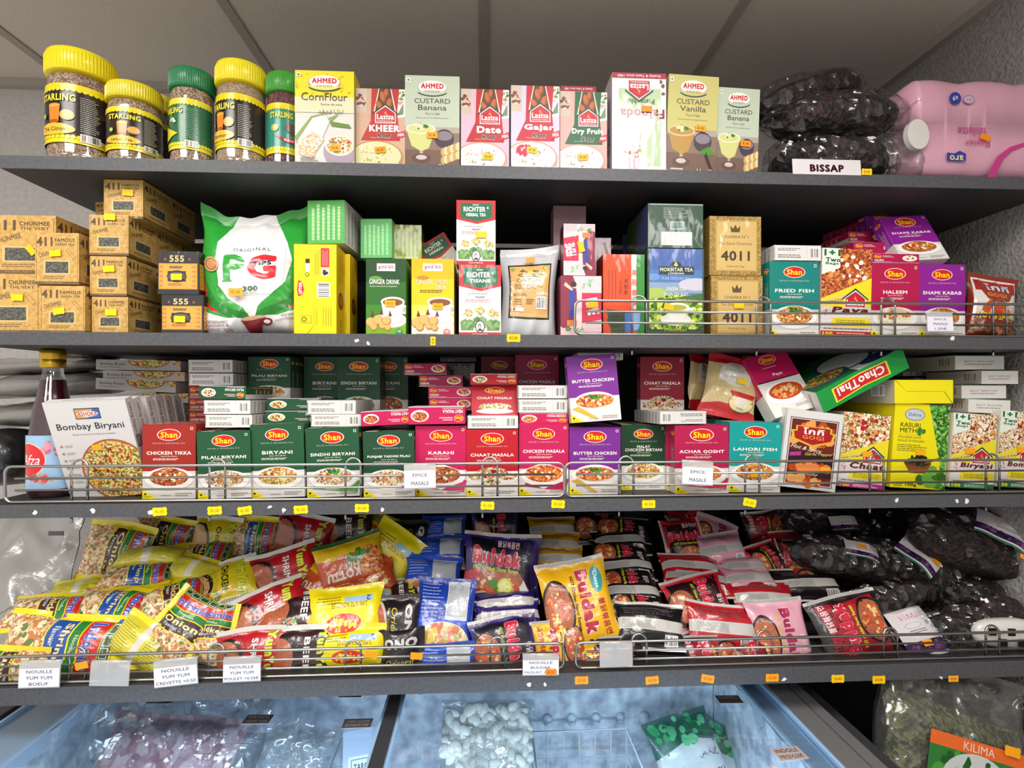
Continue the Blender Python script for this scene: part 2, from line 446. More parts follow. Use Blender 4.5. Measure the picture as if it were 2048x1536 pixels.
def softpack(name, w, h, T, body, front=None, back=None, seed=0, fin='foil', backcol=None, nu=26, nv=34, zm=2.0, **kw):
    S = pillow(w, h, T, seed, **kw); mb = MB(); u, v, f = gridpts(w, h, nu, nv)
    F1, F2 = S(u, v, 1), S(u, v, -1)
    if not front: mb.add(F1, f, M(body, fin), True)
    mb.add(F2, [q[::-1] for q in f], M(backcol or body, fin), True)
    if front:
        G = F1.reshape(nv, nu, 3); gu = np.gradient(G, axis=1); gv = np.gradient(G, axis=0)
        n = np.cross(gu, gv); n /= np.maximum(np.linalg.norm(n, axis=-1, keepdims=True), 1e-9)
        a = Art(w, h, fin, seed=seed); a = front(a) or a
        if len(a.p) and a.p[0][0].shape[0] != 4 or True: a.p.insert(0, (np.array([(0, 0), (w, 0), (w, h), (0, h)], float), [(0, 1, 2, 3)], M(body, fin), 0.0))
        V, F, MI, MS = cutart(a, cells_=(nu-1, nv-1))
        x = np.clip(V[:, 0]/w*(nu-1), 0, nu-1); y = np.clip(V[:, 1]/h*(nv-1), 0, nv-1)
        i = np.minimum(x.astype(int), nu-2); j = np.minimum(y.astype(int), nv-2); fx = (x-i)[:, None]; fy = (y-j)[:, None]
        def lerp(A): return A[j, i]*(1-fx)*(1-fy)+A[j, i+1]*fx*(1-fy)+A[j+1, i]*(1-fx)*fy+A[j+1, i+1]*fx*fy
        co = lerp(G)+lerp(n)*(V[:, 2:3]*zm)
        for k, m in enumerate(MS):
            fk = [q for q, c in zip(F, MI) if c == k]
            if fk: mb.add(co, fk, m, True)
    return mb.mesh(name)
def blobmesh(rx, ry, rz, m, seed=0, amp=.006, fr=60, nu=56, nv=32, pw=.75, flat=0.0, ridge=0, mb=None, twist=0):
    """a lumpy closed bag shape, lying on z=0"""
    mb = mb or MB(); A = SN(seed, fr); C = SN(seed+4, fr*.35, 4); Q = SN(seed+7, fr*2.2)
    v = []; a = np.linspace(0, 2*PI, nu, endpoint=False); b = np.linspace(-PI/2, PI/2, nv)
    aa, bb = np.meshgrid(a, b)
    def sp(t, p): return np.sign(t)*np.abs(t)**p
    x = rx*sp(np.sin(bb), .85); c = sp(np.cos(bb), pw)
    y = ry*c*sp(np.cos(aa), .9); z = rz*c*sp(np.sin(aa), .8)
    n = np.stack([np.sin(bb), np.cos(bb)*np.cos(aa), np.cos(bb)*np.sin(aa)], -1)
    d = A(x+z*.7, y-z)*amp+C(x, y+z)*amp*1.5
    if ridge: d = d+ridge*(.5-np.abs(Q(x+z, y+z*.6)))
    p = np.stack([x, y, z], -1)+n*d[..., None]
    p[..., 2] = np.maximum(p[..., 2], -rz*(1-flat))+rz*(1-flat)
    f = [(j*nu+i, j*nu+(i+1) % nu, (j+1)*nu+(i+1) % nu, (j+1)*nu+i) for j in range(nv-1) for i in range(nu)]
    mb.add(p.reshape(-1, 3), f, m, True); return mb
# ================================================================ the room
def struct(name, mb):
    o = mb.build(name); o['kind'] = 'structure'; return o
def speckle(name, c1, c2, scale, rough=.9, bs=.3, bd=.003):
    m, nt, b = nodes(name); b.inputs['Roughness'].default_value = rough
    tc = nt.nodes.new('ShaderNodeTexCoord'); n = nt.nodes.new('ShaderNodeTexNoise'); n.inputs['Scale'].default_value = scale; n.inputs['Detail'].default_value = 6
    r = nt.nodes.new('ShaderNodeValToRGB'); r.color_ramp.elements[0].color = hexc(c1); r.color_ramp.elements[1].color = hexc(c2)
    r.color_ramp.elements[0].position = .35; r.color_ramp.elements[1].position = .65
    nt.links.new(tc.outputs['Object'], n.inputs['Vector']); nt.links.new(n.outputs[0], r.inputs[0]); nt.links.new(r.outputs[0], b.inputs['Base Color'])
    nt.links.new(bump(nt, scale=scale, strength=bs, dist=bd), b.inputs['Normal']); return m
tile_m = speckle('ceiling_tile', 'c9bfb4', 'd6ccc1', 420)
wall_m = speckle('painted_wall', 'b8b4b0', 'c4c0bc', 90, bs=.5)
rwall_m = speckle('rough_wall', '8b8884', 'a09c98', 130, bs=.9, bd=.006)
bar_m = speckle('ceiling_grid_paint', 'a0978e', 'a89f96', 200)
YW = .60; XR = 1.136
mb = MB()
mb.box((-2.4, -3.2, CEIL), (XR+.05, YW+.05, CEIL+.03), tile_m); struct('ceiling', mb)
mb = MB()
for i in range(-4, 3):
    x = i*.585
    if x < XR: mb.box((x-.012, -3.2, CEIL-.004), (x+.012, YW, CEIL+.001), bar_m)
for y in (-.5, -1.1, -1.6, -2.2, -2.6): mb.box((-2.4, y-.012, CEIL-.0045), (XR, y+.012, CEIL+.001), bar_m)
mb.box((-2.4, YW-.022, CEIL-.022), (XR, YW, CEIL+.001), bar_m); mb.box((XR-.022, -3.2, CEIL-.022), (XR, YW, CEIL+.001), bar_m)
struct('trim_1', mb)
mb = MB(); mb.box((-2.4, YW, 0), (XR+.05, YW+.06, CEIL), wall_m); struct('wall_back', mb)
mb = MB(); mb.box((XR, -3.2, 0), (XR+.06, YW, CEIL), rwall_m); struct('wall_right', mb)
mb = MB(); mb.box((-2.4, -3.2, -.03), (XR+.05, YW+.05, 0), M('cfcac2', 'matte')); struct('floor', mb)
em, nt, b = nodes('lamp_diffuser'); b.inputs['Emission Color'].default_value = (1, .98, .95, 1); b.inputs['Emission Strength'].default_value = 4
for i, (x, y) in enumerate(PANELS):
    t = tag(empty('ceiling_light', (x, y, CEIL-.015)), ['square ceiling light nearest the shelves on the left', 'square ceiling light nearest the shelves on the right', 'square ceiling light in the middle row, left', 'square ceiling light in the middle row, centre', 'square ceiling light in the middle row, right', 'square ceiling light furthest from the shelves'][i], 'lamp', 'ceiling light panels')
    mb = MB(); mb.box((-.29, -.29, 0), (.29, .29, .02), M('e8e8e8')); mb.build('frame', t)
    mb = MB(); mb.box((-.275, -.275, -.004), (.275, .275, 0), em); mb.build('diffuser', t)
# ================================================================ shelving
sh_m = speckle('shaded_shelf_laminate', '2c2c2e', '343436', 160, .55, .15, .001)  # board colour darkened to hold the shade of the undersides
edge_m = speckle('lit_edge_grey', '48484c', '535357', 160, .5, .1, .001)  # lighter copy of the shelf grey for the lit front edge
blk = M('08080a', 'card')
XL = -.853
SHY = {1: P(1000, 332, 0).z, 2: P(1000, 669, 0).z, 3: P(1000, 1000, 0).z, 4: P(1000, 1350, 0).z}
SH.update(SHY)
shelf = {}
names = {1: 'top grey shelf board under the jars and dessert mix boxes', 2: 'second grey shelf board from the top, carrying the teas',
         3: 'third grey shelf board, carrying the spice mix boxes', 4: 'lowest grey shelf board, carrying noodle packets above the freezer'}
for k, z in SHY.items():
    mb = MB(); th = .0235 if k < 4 else .031
    x0 = XL if k == 1 else XL-.05
    mb.box((x0, 0, z-th), (XR-.004, .438, z), sh_m, bev=.0012)
    shelf[k] = tag(mb.build('shelf_board'), names[k], 'shelf', 'grey shelf boards')
    mb = MB(); mb.box((x0, -.0003, z-th+.0002), (XR-.004, .0012, z-.0002), edge_m, bev=.0004); mb.build('lit_front_edge', shelf[k])  # added strip, keeps the lit edge lighter than the shade-darkened board
mb = MB(); mb.box((XL+.002, .451, 1.0), (XR-.01, .458, SHY[1]-.03), blk)
t = tag(mb.build('back_panel'), 'black steel back panel behind the shelves', 'panel')
for x in (-.62, .02, .66):
    mb = MB(); mb.box((x-.012, .442, 1.0), (x+.012, .4505, SHY[1]-.03), M('141416', 'plastic'))
    u = mb.build('slotted_upright', t)
    mb = MB()
    for j in range(28): mb.box((x-.004, .4412, 1.03+j*.033), (x+.004, .4425, 1.045+j*.033), M('4a4a4c'))
    mb.build('slot', u)
# price stickers, torn paper on the shelf edges
yel, ora = 'ffc914', 'ff9d18'
def on_edge(k, px, py, col, txt, rot=0, sc=1.25):
    p = P(px, py, 0); o = sticker(shelf[k], (p.x, -.0008, p.z), col, txt, rot, 0, sc)
    o['label'] = 'orange price sticker' if col == ora else 'yellow price sticker'
on_edge(1, 1733, 344, yel, '€5.90', 0, 1.0)
on_edge(2, 866, 682, yel, '€3', 90, .8); on_edge(2, 1027, 676, yel, '€3.50')
for px, py, r in ((320, 1023, -3), (430, 1021, -3), (490, 1021, -8), (602, 1019, -3), (724, 1016, 0), (975, 1011, 2), (1116, 1008, 3), (1297, 1008, 0), (1499, 1005, 12)):
    on_edge(3, px, py, 'ffdc0a', '€1.50', r)
for px, py, r in ((1163, 1360, 0), (1304, 1360, -4), (1415, 1357, 10), (1544, 1355, 0)): on_edge(4, px, py, ora, '€2.00', r)
for px, py in ((1675, 1357), (1757, 1359)): on_edge(4, px, py, yel, '€0.80')
on_edge(4, 1906, 1357, 'ffae20', '€3.50', 0, 1)
rn = random.Random(4)
for k, px, py in ((2, 736, 686), (2, 713, 682), (2, 1905, 678), (3, 186, 1022), (3, 71, 1024), (3, 302, 1025), (3, 540, 1014), (3, 568, 1020), (3, 765, 1019), (3, 1792, 1000), (3, 1913, 1001), (3, 1932, 1002), (4, 1058, 1370), (4, 1090, 1370), (4, 1568, 1358), (4, 1882, 1355)):
    c = P(px, py, 0); n = 7; v = []
    for i in range(n): a = 2*PI*i/n; q = rn.uniform(.002, .006); v.append((c.x+q*math.cos(a), -.001, c.z+q*math.sin(a)))
    mb = MB(); mb.add(v+[(x, -.0004, z) for x, y, z in v], [tuple(range(n))]+[(i, (i+1) % n, n+(i+1) % n, n+i) for i in range(n)], M('e8e6e2')); mb.build('torn_paper_scrap', shelf[k])['label'] = 'white torn paper scrap'
# ---------------------------------------------------------------- wire fences
wire = M('b4b2ae', 'metal')
def fence(k, x0, x1, loops, label, h, y=.012, r=.0021, lz=.0026):
    z0 = SHY[k]+lz; t = tag(empty('wire_fence', (0, 0, z0)), label, 'fence', 'wire fences along the shelf fronts')
    mb = MB(); c = .012; pts = []
    for cx, cz, a in ((x0+c, c, 180), (x1-c, c, 270), (x1-c, h-c, 0), (x0+c, h-c, 90)):
        for j in range(5): q = R(a+j*22.5); pts.append((cx+c*math.cos(q), y, cz+c*math.sin(q)))
    mb.tube(pts, r*1.25, wire, closed=True); mb.build('outer_frame', t)
    for q in (.34, .67):
        mb = MB(); mb.tube([(x0+.02, y-.003, h*q), (x1-.02, y-.003, h*q)], r, wire); mb.build('rail', t)
    for lx in loops:
        mb = MB(); pts = [(lx-.014, y+.003, .0), (lx-.014, y+.003, h*.95)]
        for j in range(9): a = PI-PI*j/8; pts.append((lx+.014*math.cos(a), y+.003+.003*math.sin(a), h*.95+.014*math.sin(a)))
        pts += [(lx+.014, y+.003, .0)]
        mb.tube(pts, r, wire); mb.build('loop', t)
        mb = MB(); mb.tube([(lx-.014, y+.003, -lz-.0245), (lx-.014, y+.003, -lz-.036)], r, wire); mb.build('hook', t)
    return t
X = lambda px, py=950: P(px, py, .01).x
fence(2, X(1150, 630), XR-.02, [X(p, 630) for p in (1280, 1530, 1780, 2005)], 'chrome wire fence on the second shelf in front of the tea and masala boxes', .064)
fence(3, X(8), X(1129), [X(p) for p in (155, 432, 705, 980)], 'chrome wire fence on the third shelf, left length from the bottle to CHICKEN MASALA', .064)
fence(3, X(1131), XR-.02, [X(p) for p in (1254, 1507, 1757, 1990)], 'chrome wire fence on the third shelf, right length from BUTTER CHICKEN on', .064)
fence(4, X(10, 1340)-.03, X(1127, 1330), [X(p, 1330) for p in (150, 430, 705, 995)], 'chrome wire fence on the lowest shelf, left length by the yellow packets', .048)
fence(4, X(1152, 1330), XR-.02, [X(p, 1330) for p in (1280, 1532, 1785, 1990)], 'chrome wire fence on the lowest shelf, right length by the black packets', .048)
clearp = film('clear_holder', a=.12, rough=.1, scale=5, strength=.1, white=.45)
def holder(px0, py0, px1, py1, lines, label, rot=0, lift=.0, paper=True, stk=None):
    a = P(px0, py1, -.004); b = P(px1, py0, -.004); w_, h_ = b.x-a.x, b.z-a.z; cx = (a.x+b.x)/2
    t = tag(empty('price_label_holder', mat=mtx((cx, -.003, a.z), 0, -4, rot)), label, 'label', 'clear price label holders on the wire fences')
    mb = MB(); mb.box((-w_/2, 0, 0), (w_/2, .0012, h_), clearp); mb.tube([(-w_/2, .004, h_), (w_/2, .004, h_)], .003, clearp); mb.build('plastic_sleeve', t)
    if paper:
        ph = h_*.72; pw = w_*.98; A = Art(pw, ph, 'matte', 'e6e6f2')
        n = len(lines)
        for i, s in enumerate(lines):
            y = 1-(i+.5)/n; ww = min(.92, .085*len(s)+.05)
            A.text(s, .5, y, ww, .17 if n == 3 else .22, '5a5a66', .012)
        mb = MB(); mb.box((-pw/2, -.0008, .002), (pw/2, -.0002, .002+ph), M('e6e6f2', 'matte')); mb.art(A, lambda x, y, z: np.stack([x-pw/2, 0*x-z-.0009, y+.002], 1)); mb.build('paper_label', t)
        if stk: sticker(t, (pw*.28, -.003, h_*.2), 'ff8a1a', '€1.50', 0)
    return t
holder(1856, 624, 1908, 664, ['ÉPICE', 'MASALE', '1.50€'], 'clear holder with EPICE MASALE 1.50 paper label on the second shelf fence')
holder(808, 930, 872, 978, ['ÉPICE', 'MASALE'], 'clear holder with EPICE MASALE label in front of the KARAHI box', -1)
holder(1364, 924, 1426, 971, ['ÉPICE', 'MASALE'], 'clear holder with EPICE MASALE label in front of the ACHAR GOSHT box', 3)
holder(35, 1326, 118, 1378, ['NOUILLE', 'YUM YUM', 'BOEUF'], 'clear holder with NOUILLE YUM YUM BOEUF label, leftmost on the lowest fence', 0)
holder(177, 1326, 256, 1374, [], 'empty clear label holder left of the CREVETTE label', 2, paper=False)
holder(308, 1322, 396, 1374, ['NOUILLE', 'YUM YUM', 'CREVETTE >0.50'], 'clear holder with tilted NOUILLE YUM YUM CREVETTE paper label', -5)
holder(445, 1318, 521, 1366, ['NOUILLE', 'YUM YUM', 'POULET >0.50€'], 'clear holder with NOUILLE YUM YUM POULET label, third paper from the left', -1)
holder(1045, 1312, 1118, 1353, ['NOUILLE', 'BULDAK', 'PAQUET >2.00€'], 'clear holder with NOUILLE BULDAK PAQUET label and orange sticker', 1, stk=1)
holder(1200, 1288, 1266, 1335, [], 'empty clear label holder in front of the black noodle packets', 0, paper=False)
fl = [q for q in bpy.data.objects if q.get('label', '').startswith('chrome wire fence on the lowest shelf, left')][0]
for px, py, r_ in ((75, 1331, -8), (163, 1331, -12), (742, 1309, 8), (833, 1312, 4)):
    q = P(px, py, .004); sticker(fl, (q.x, .004, q.z-fl.location.z), 'ffa018', '', r_, 0, 1.1)
# ================================================================ printed designs
RICE = cells(['e9c65a', 'f3e3a0', 'd89a3c', 'b5502a', 'f6eccb', 'c9a545', '6f8a3a'], 420)
RICE2 = cells(['f2e8d0', 'e3cfa0', '8a4a2a', 'f7f0de', 'c98b55', 'd9b98a'], 420)
MEAT = cells(['b5522a', '8c3a1c', 'd27a3e', 'c4622f', '6e2a14', 'e29a5c'], 300)
CURRY = cells(['d4551e', 'e8792f', 'b63c16', 'f0a050', 'c94a1a', 'f5c070'], 300)
FISH = cells(['c8863e', 'a9642a', 'e2a95c', 'd8984a', '8d4f20', 'efc27c'], 300)
NUTS = cells(['f0e0c0', 'b02a30', 'e4cc9c', 'cf8a40', '6f8a3a', 'f6efe0', 'd8b070'], 330)
KABAB = cells(['b0683a', '9a5228', 'c9824c', 'a55a30', 'd89a64'], 380)
CREAM = cells(['f4ead0', 'efe0bb', 'f8f2e2', 'e6d3a5'], 120)
LEAF = cells(['3f8a2c', '5da83a', '2c6a20', '7dc04c', 'a9d46a', '1f4e18'], 220)
TEAFIELD = cells(['7cab2c', 'c4d63a', '4c7a1e', 'e2e27a', '8fbf3c', '35591a'], 160)
WOOD = cells(['7a5a4a', '8a6a58', '6a4a3c', '94765f'], 120)
KRAFT = cells(['c99f57', 'd2a963', 'c0954c', 'cda35c'], 200, 'wrap')
def shanlogo(a, cx=.5, cy=.86, rx=.225, dark=0):
    ry = rx*.51*a.w/a.h
    a.ell(cx, cy, rx, ry, 'f6efe6'); a.ell(cx, cy, rx*.93, ry*.91, 'd5231d')
    a.text('Shan', cx, cy, rx*1.4, ry*1.0, 'ffe01a', .03)
def shan(col, title, food, plate='ell', grn=None, title2=None, cloth=None, subt=True):
    def f(a):
        a.rect(0, 0, 1, .42, 'e4dfda'); a.rect(0, .37, 1, 1, col)
        shanlogo(a); a.text('□', .93, .945, .05, .036, 'f4f0ea', .03)
        if subt: a.text('RECIPE & SEASONING MIX', .5, .745, .6, .018, 'ded2c8', .0, sp=1.5)
        y = .62
        if title2: a.text(title2, .5, .665, .3, .042, 'f5f2ea', .03)
        ww = min(.84, .075*len(title)+.05); a.text(title, .5, y-.005, ww, .046, 'f5f2ea', .028)
        a.text('Spice Mix Blend', .5, .568, .3, .018, 'f5ead8', .01)
        a.lines(.2, .515, .8, .545, 2, 'f0e4d6', .5)
        if cloth: a.poly([(.1, .12), (.95, .05), (1, .22), (.2, .3)], cloth)
        if plate == 'ell':
            a.ell(.5, .26, .47, .155, 'd9d4cf', 32); a.ell(.5, .27, .46, .15, 'f8f6f3', 32); a.ell(.5, .285, .37, .115, food, 32)
            a.ell(.5, .33, .25, .085, food, 24)
        elif plate == 'bowl':
            a.ell(.5, .27, .45, .175, 'f6f3ef', 32); a.ell(.5, .305, .4, .115, 'ded6cb', 32); a.ell(.5, .305, .375, .1, food, 32)
            a.poly([(.03, .2), (.16, .24), (.55, .04), (.5, .02)], 'd8b23a')
        elif plate == 'diam':
            a.poly([(.0, .33), (.5, .46), (1, .33), (.93, .2), (.5, .09), (.12, .18)], 'f8f6f3'); a.ell(.5, .3, .38, .12, food, 28)
        elif plate == 'bowls':
            for x, yy in ((.2, .27), (.8, .27), (.5, .17)): a.ell(x, yy, .2, .085, 'f6f3ef'); a.ell(x, yy+.022, .17, .055, food)
            a.ell(.5, .35, .3, .08, food); a.ell(.5, .36, .12, .045, 'f6f3ef'); a.ell(.5, .367, .1, .03, '8a2a1c')
        rr = .32 if plate != 'bowls' else .2
        a.blobs(.5, .31, rr, .07, ['f6e6b4', 'b23a1e', 'e08a3a'] if food is not NUTS else ['f6efe0', 'b0202a', 'd8a850'], 36, .032)
        if grn: a.blobs(.5, .37, .14, .03, ['4f9a2e', '2f6f22'], 12, .05, .5)
        a.poly([(0, 0), (.27, 0), (0, .13)], 'f7e41a'); a.disc(.055, .062, .022, '333311'); a.lines(.02, .01, .18, .035, 2, '7d7a18')
        a.lines(.62, .03, .95, .085, 2, 'a9a49e'); a.lines(.35, .035, .58, .06, 1, 'b9b4ae')
    return f
def spine(col, title, food, flip=True):
    def f(a):
        a.rect(0, 0, 1, 1, col)
        a.ell(.8, .52, .16, .34, 'f6f2ec'); a.ell(.8, .55, .13, .26, food); a.blobs(.8, .6, .1, .2, ['e8c890', 'a04a24'], 10, .02)
        a.ell(.11, .68, .085, .2, 'd5231d'); a.ell(.11, .68, .085, .2, 'f0d8a0'); a.ell(.11, .68, .078, .18, 'd5231d'); a.text('Shan', .11, .68, .12, .2, 'ffe01a', .03)
        a.text(title, .04+min(.4, .032*len(title))/2, .28, min(.4, .032*len(title)), .2, 'f5f2ea', .03)
        a.lines(.22, .58, .46, .82, 2, 'e8c8c8'); a.lines(.04, .06, .4, .14, 1, 'e8c8c8')
        a.rect(0, .0, 1, .03, 'eeeeee')
        if flip: a.flip()
    return f
def whitespine(flip=False):
    def f(a):
        a.rect(0, 0, 1, 1, 'dfdcd9'); a.barcode(.76, .14, .96, .84, 'e9e6e3', '4a4a4a')
        a.lines(.08, .62, .62, .84, 2, '77736f', .45); a.lines(.08, .14, .68, .42, 2, '8d8985', .6); a.rect(.7, .05, .703, .95, 'aaa6a2')
        a.vlines(.0, .1, .02, .9, 1, '444444')
        if flip: a.flip()
    return f
def greyside(a): a.rect(0, 0, 1, 1, 'c9c5c0'); a.vlines(.08, .06, .92, .94, 7, '98948e', .4)
def colside(col, food):
    def f(a):
        a.rect(0, 0, 1, 1, 'd4cfca'); a.rect(0, .37, 1, 1, col); a.ell(.5, .88, .32, .035, 'f0d8a0'); a.ell(.5, .88, .28, .03, 'd5231d'); a.text('Shan', .5, .88, .5, .03, 'ffe01a', .03)
        a.vlines(.25, .1, .75, .75, 4, 'c8b8b0', .3)
    return f
def topface(col, food=None):
    def f(a):
        a.rect(0, 0, 1, 1, col)
        if food: a.ell(.15, .5, .13, .4, 'f3ece0'); a.ell(.15, .5, .1, .3, food)
        a.lines(.35, .3, .9, .7, 2, 'ded2c8')
    return f
def laziza_logo(a, cx, cy, s, c='c31f33'):
    k = a.w/a.h
    def q(pts): return [(cx+x*s, cy+y*s*k) for x, y in pts]
    a.poly(q([(-.5, -.42), (.5, -.42), (.5, .1), (0, .46), (-.5, .1)]), 'f4f0ec')
    a.poly(q([(-.62, .08), (0, .56), (.62, .08), (.62, .0), (0, .46), (-.62, .0)]), '2a4a34')
    a.poly(q([(-.46, -.38), (.46, -.38), (.46, .08), (0, .4), (-.46, .08)]), c)
    a.poly(q([(-.04, .02), (0, .24), (.04, .02)]), 'f0a030'); a.poly(q([(-.1, .14), (-.02, .08), (-.01, .02)]), 'f0a030'); a.poly(q([(.1, .14), (.02, .08), (.01, .02)]), 'f0a030')
    a.text('Laziza', cx, cy-.1*s*k, .82*s, .26*s*k, 'ffffff', .03); a.text('INTERNATIONAL', cx, cy-.31*s*k, .78*s, .07*s*k, 'f4e8e8', .01)
def almond(a, cx, cy, s, rot=0):
    a.ell(cx, cy, s*.5, s*.95*a.w/a.h, '9a4a22', 16, rot=rot); a.ell(cx-.01, cy+.01, s*.34, s*.75*a.w/a.h, 'bd6a38', 14, rot=rot)
def kheer(col, t1, t1c='ffffff', bg='dccfe0', bowl='cf9a7a', cream='efe9dc', real='Real Nuts', strip='c8203a', extra=None):
    def f(a):
        a.rect(0, 0, 1, 1, bg); a.rect(0, .7, .22, 1, 'cbb8a8'); a.blobs(.1, .87, .1, .1, ['6a4a3a', 'd8c8a8', '8a3a3a'], 26, .035)
        a.rect(.8, .85, 1, 1, 'e8e0d0'); a.blobs(.9, .93, .08, .06, ['4a6a3a', '8a9a6a'], 12, .03); a.poly([(1, .86), (1, .66), (.8, .64), (.78, .84), (.9, .8)], 'f0ece6'); a.poly([(.97, .83), (.97, .69), (.83, .67)], '7a8a6a')
        a.poly([(.32, 1), (.88, 1), (.84, .7), (.9, .36), (.1, .36), (.3, .6)], col)
        a.poly([(.46, 1), (.72, 1), (.82, .72), (.36, .72)], 'e8dcc8'); a.poly([(.48, 1), (.7, 1), (.79, .73), (.39, .73)], '5a3a2a')
        for x, y, s, r in ((.55, .9, .13, .2), (.68, .82, .13, -.3), (.48, .79, .12, .5), (.62, .95, .1, -.1)): almond(a, x, y, s, r)
        laziza_logo(a, .6, .68, .42)
        a.text('Original Since 1985', .6, .585, .4, .016, 'f0d8d8')
        a.text(t1, .58, .51, min(.66, .12*len(t1)+.02), .085, t1c, .05, out='6a2030' if t1c != 'ffffff' else None)
        a.text('Kheer', .58, .425, .3, .05, '2a2020', .03, out='f4ece4', sh=.25); a.text('Mixed Rice Pudding', .5, .392, .4, .014, 'f4e8e8')
        a.poly([(.82, .38), (1, .42), (1, .49), (.84, .45)], 'd02a40'); a.text('MIX', .92, .435, .13, .036, 'ffffff', .04, rot=8)
        a.ell(.42, .16, .54, .2, bowl, 36); a.ell(.42, .17, .5, .175, cream, 36)
        a.blobs(.4, .19, .36, .11, ['8a3a30', '9aa05a', 'c9a06a', 'f8f4ea'], 44, .028, .45)
        if extra: a.blobs(.25, .25, .18, .06, extra, 24, .04)
        a.rect(0, 0, 1, .05, strip); a.text(real, .72, .06, .5, .042, 'f8f0f0', .03, out='30308a' if 'Carrot' in real else '9a1a2a')
    return f
def ahmed(title, t2, kind):
    def f(a):
        base = {'corn': 'f1d92a', 'ban': 'bfc9b4', 'van': 'c9c178'}[kind]
        a.rect(0, 0, 1, 1, 'd5cdc2' if kind != 'corn' else 'd9d5cd'); a.rect(0, .72 if kind == 'corn' else .44, 1, 1, base)
        if kind == 'corn':
            for i in range(40): x, y = a.rn.random(), a.rn.uniform(.75, .99); a.ell(x, y, .03, .012, 'd9b31a', 10, a0=a.rn.random()*3, a1=a.rn.random()*3+3)
            a.rect(0, .56, 1, .72, 'ddd9b4')
        a.ell(.5, .875, .27, .075, '9a9a92'); a.ell(.5, .88, .26, .07, 'f2efe8')
        a.text('AHMED', .5, .893, .42, .056, 'c9201c', .045); a.text('FOODS', .5, .84, .26, .018, '5a4a3a', .0, sp=1.4)
        a.ell(.5, .84, .29, .06, '4a5048', 20, a0=PI+.3, a1=2*PI-.3); a.ell(.5, .852, .28, .058, base if kind != 'corn' else 'e9dd7a', 20, a0=PI+.25, a1=2*PI-.25)
        a.text('FOODS', .5, .833, .26, .018, '5a4a3a', .0, sp=1.4)
        a.rect(.03, .93, .095, .97, 'f4f4ee'); a.disc(.062, .95, .018, '3a5a3a')
        if kind == 'corn':
            a.text('CornFlour', .5, .725, .78, .085, '4a3f3a', .0); a.text('Farine de maïs', .62, .645, .36, .022, '6a5a4a'); a.text('دقيق الذرة', .62, .565, .44, .062, '4a3f3a')
            a.poly([(.5, .55), (.1, .14), (0, .3), (.28, .52)], '8aa05a')
            a.poly([(.08, .14), (.32, .1), (.6, .48), (.48, .53), (.3, .5), (.05, .26)], 'e9e2dc'); a.poly([(.08, .12), (.28, .08), (.5, .28), (.3, .36), (.04, .22)], cells(['e89a5a', 'f4d8b8', 'f0ece4', 'e8b488'], 420))
            a.poly([(.6, .47), (.92, .44), (.96, .4), (.62, .42)], '6a8a3a'); a.poly([(.55, .5), (.75, .55), (.6, .46)], '8aa85a')
            a.ell(.76, .16, .27, .17, 'a898a8', 30); a.ell(.76, .22, .25, .11, 'efe4cc', 30); a.ell(.76, .22, .22, .09, NUTS)
            a.lines(.1, .05, .4, .1, 3, '8a8580')
        else:
            a.text('CUSTARD', .5, .735, .66, .05, '5a463a', -.012); a.text(title, .5, .665, .52, .055, '4a3f36', -.005)
            a.text('كاسترد الموز', .5, .6, .28, .035, '4a3f36'); a.text('Delicious Dessert for Delightful Occasions', .5, .555, .6, .014, '6a5f56')
            a.rect(0, 0, 1, .4, '8a7468'); a.rect(0, .05, 1, .22, '765c50'); a.rect(0, .4, 1, .46, 'b0a294')
            cr = 'cfd088' if kind == 'ban' else 'b8904a'
            a.ell(.72, .34, .18, .1, '4a3f48'); a.ell(.72, .37, .15, .05, '8a8088')
            a.poly([(.02, .44), (.56, .44), (.44, .24), (.3, .2), (.12, .26)], cr); a.ell(.29, .44, .275, .055, 'e6e4cc' if kind == 'ban' else 'd8c49a'); a.ell(.29, .44, .24, .042, cr)
            a.blobs(.3, .46, .1, .025, ['3f7a2a', 'e8d8a8'], 10, .04)
            a.rect(.27, .14, .33, .21, 'b8a898'); a.ell(.3, .13, .18, .05, '6a4a48'); a.ell(.3, .14, .1, .025, 'c8c0b8')
            if kind == 'ban':
                for y0 in (.2, .11):
                    for i in range(6): a.ell(.7+i*.055, y0+i*.012, .045, .045, 'e6cf9a' if i % 2 else 'caa468')
            else: a.poly([(.65, .24), (.85, .3), (.95, .22), (.8, .2)], '4f8a2e'); a.poly([(.8, .24), (.95, .05), (.9, .04), (.76, .2)], '3a2a20')
            a.lines(.1, .02, .35, .07, 2, 'e8e0d8'); a.text(title, .8, .045, .36, .05, 'f0e4d4', .0, out='4a342a')
    return f
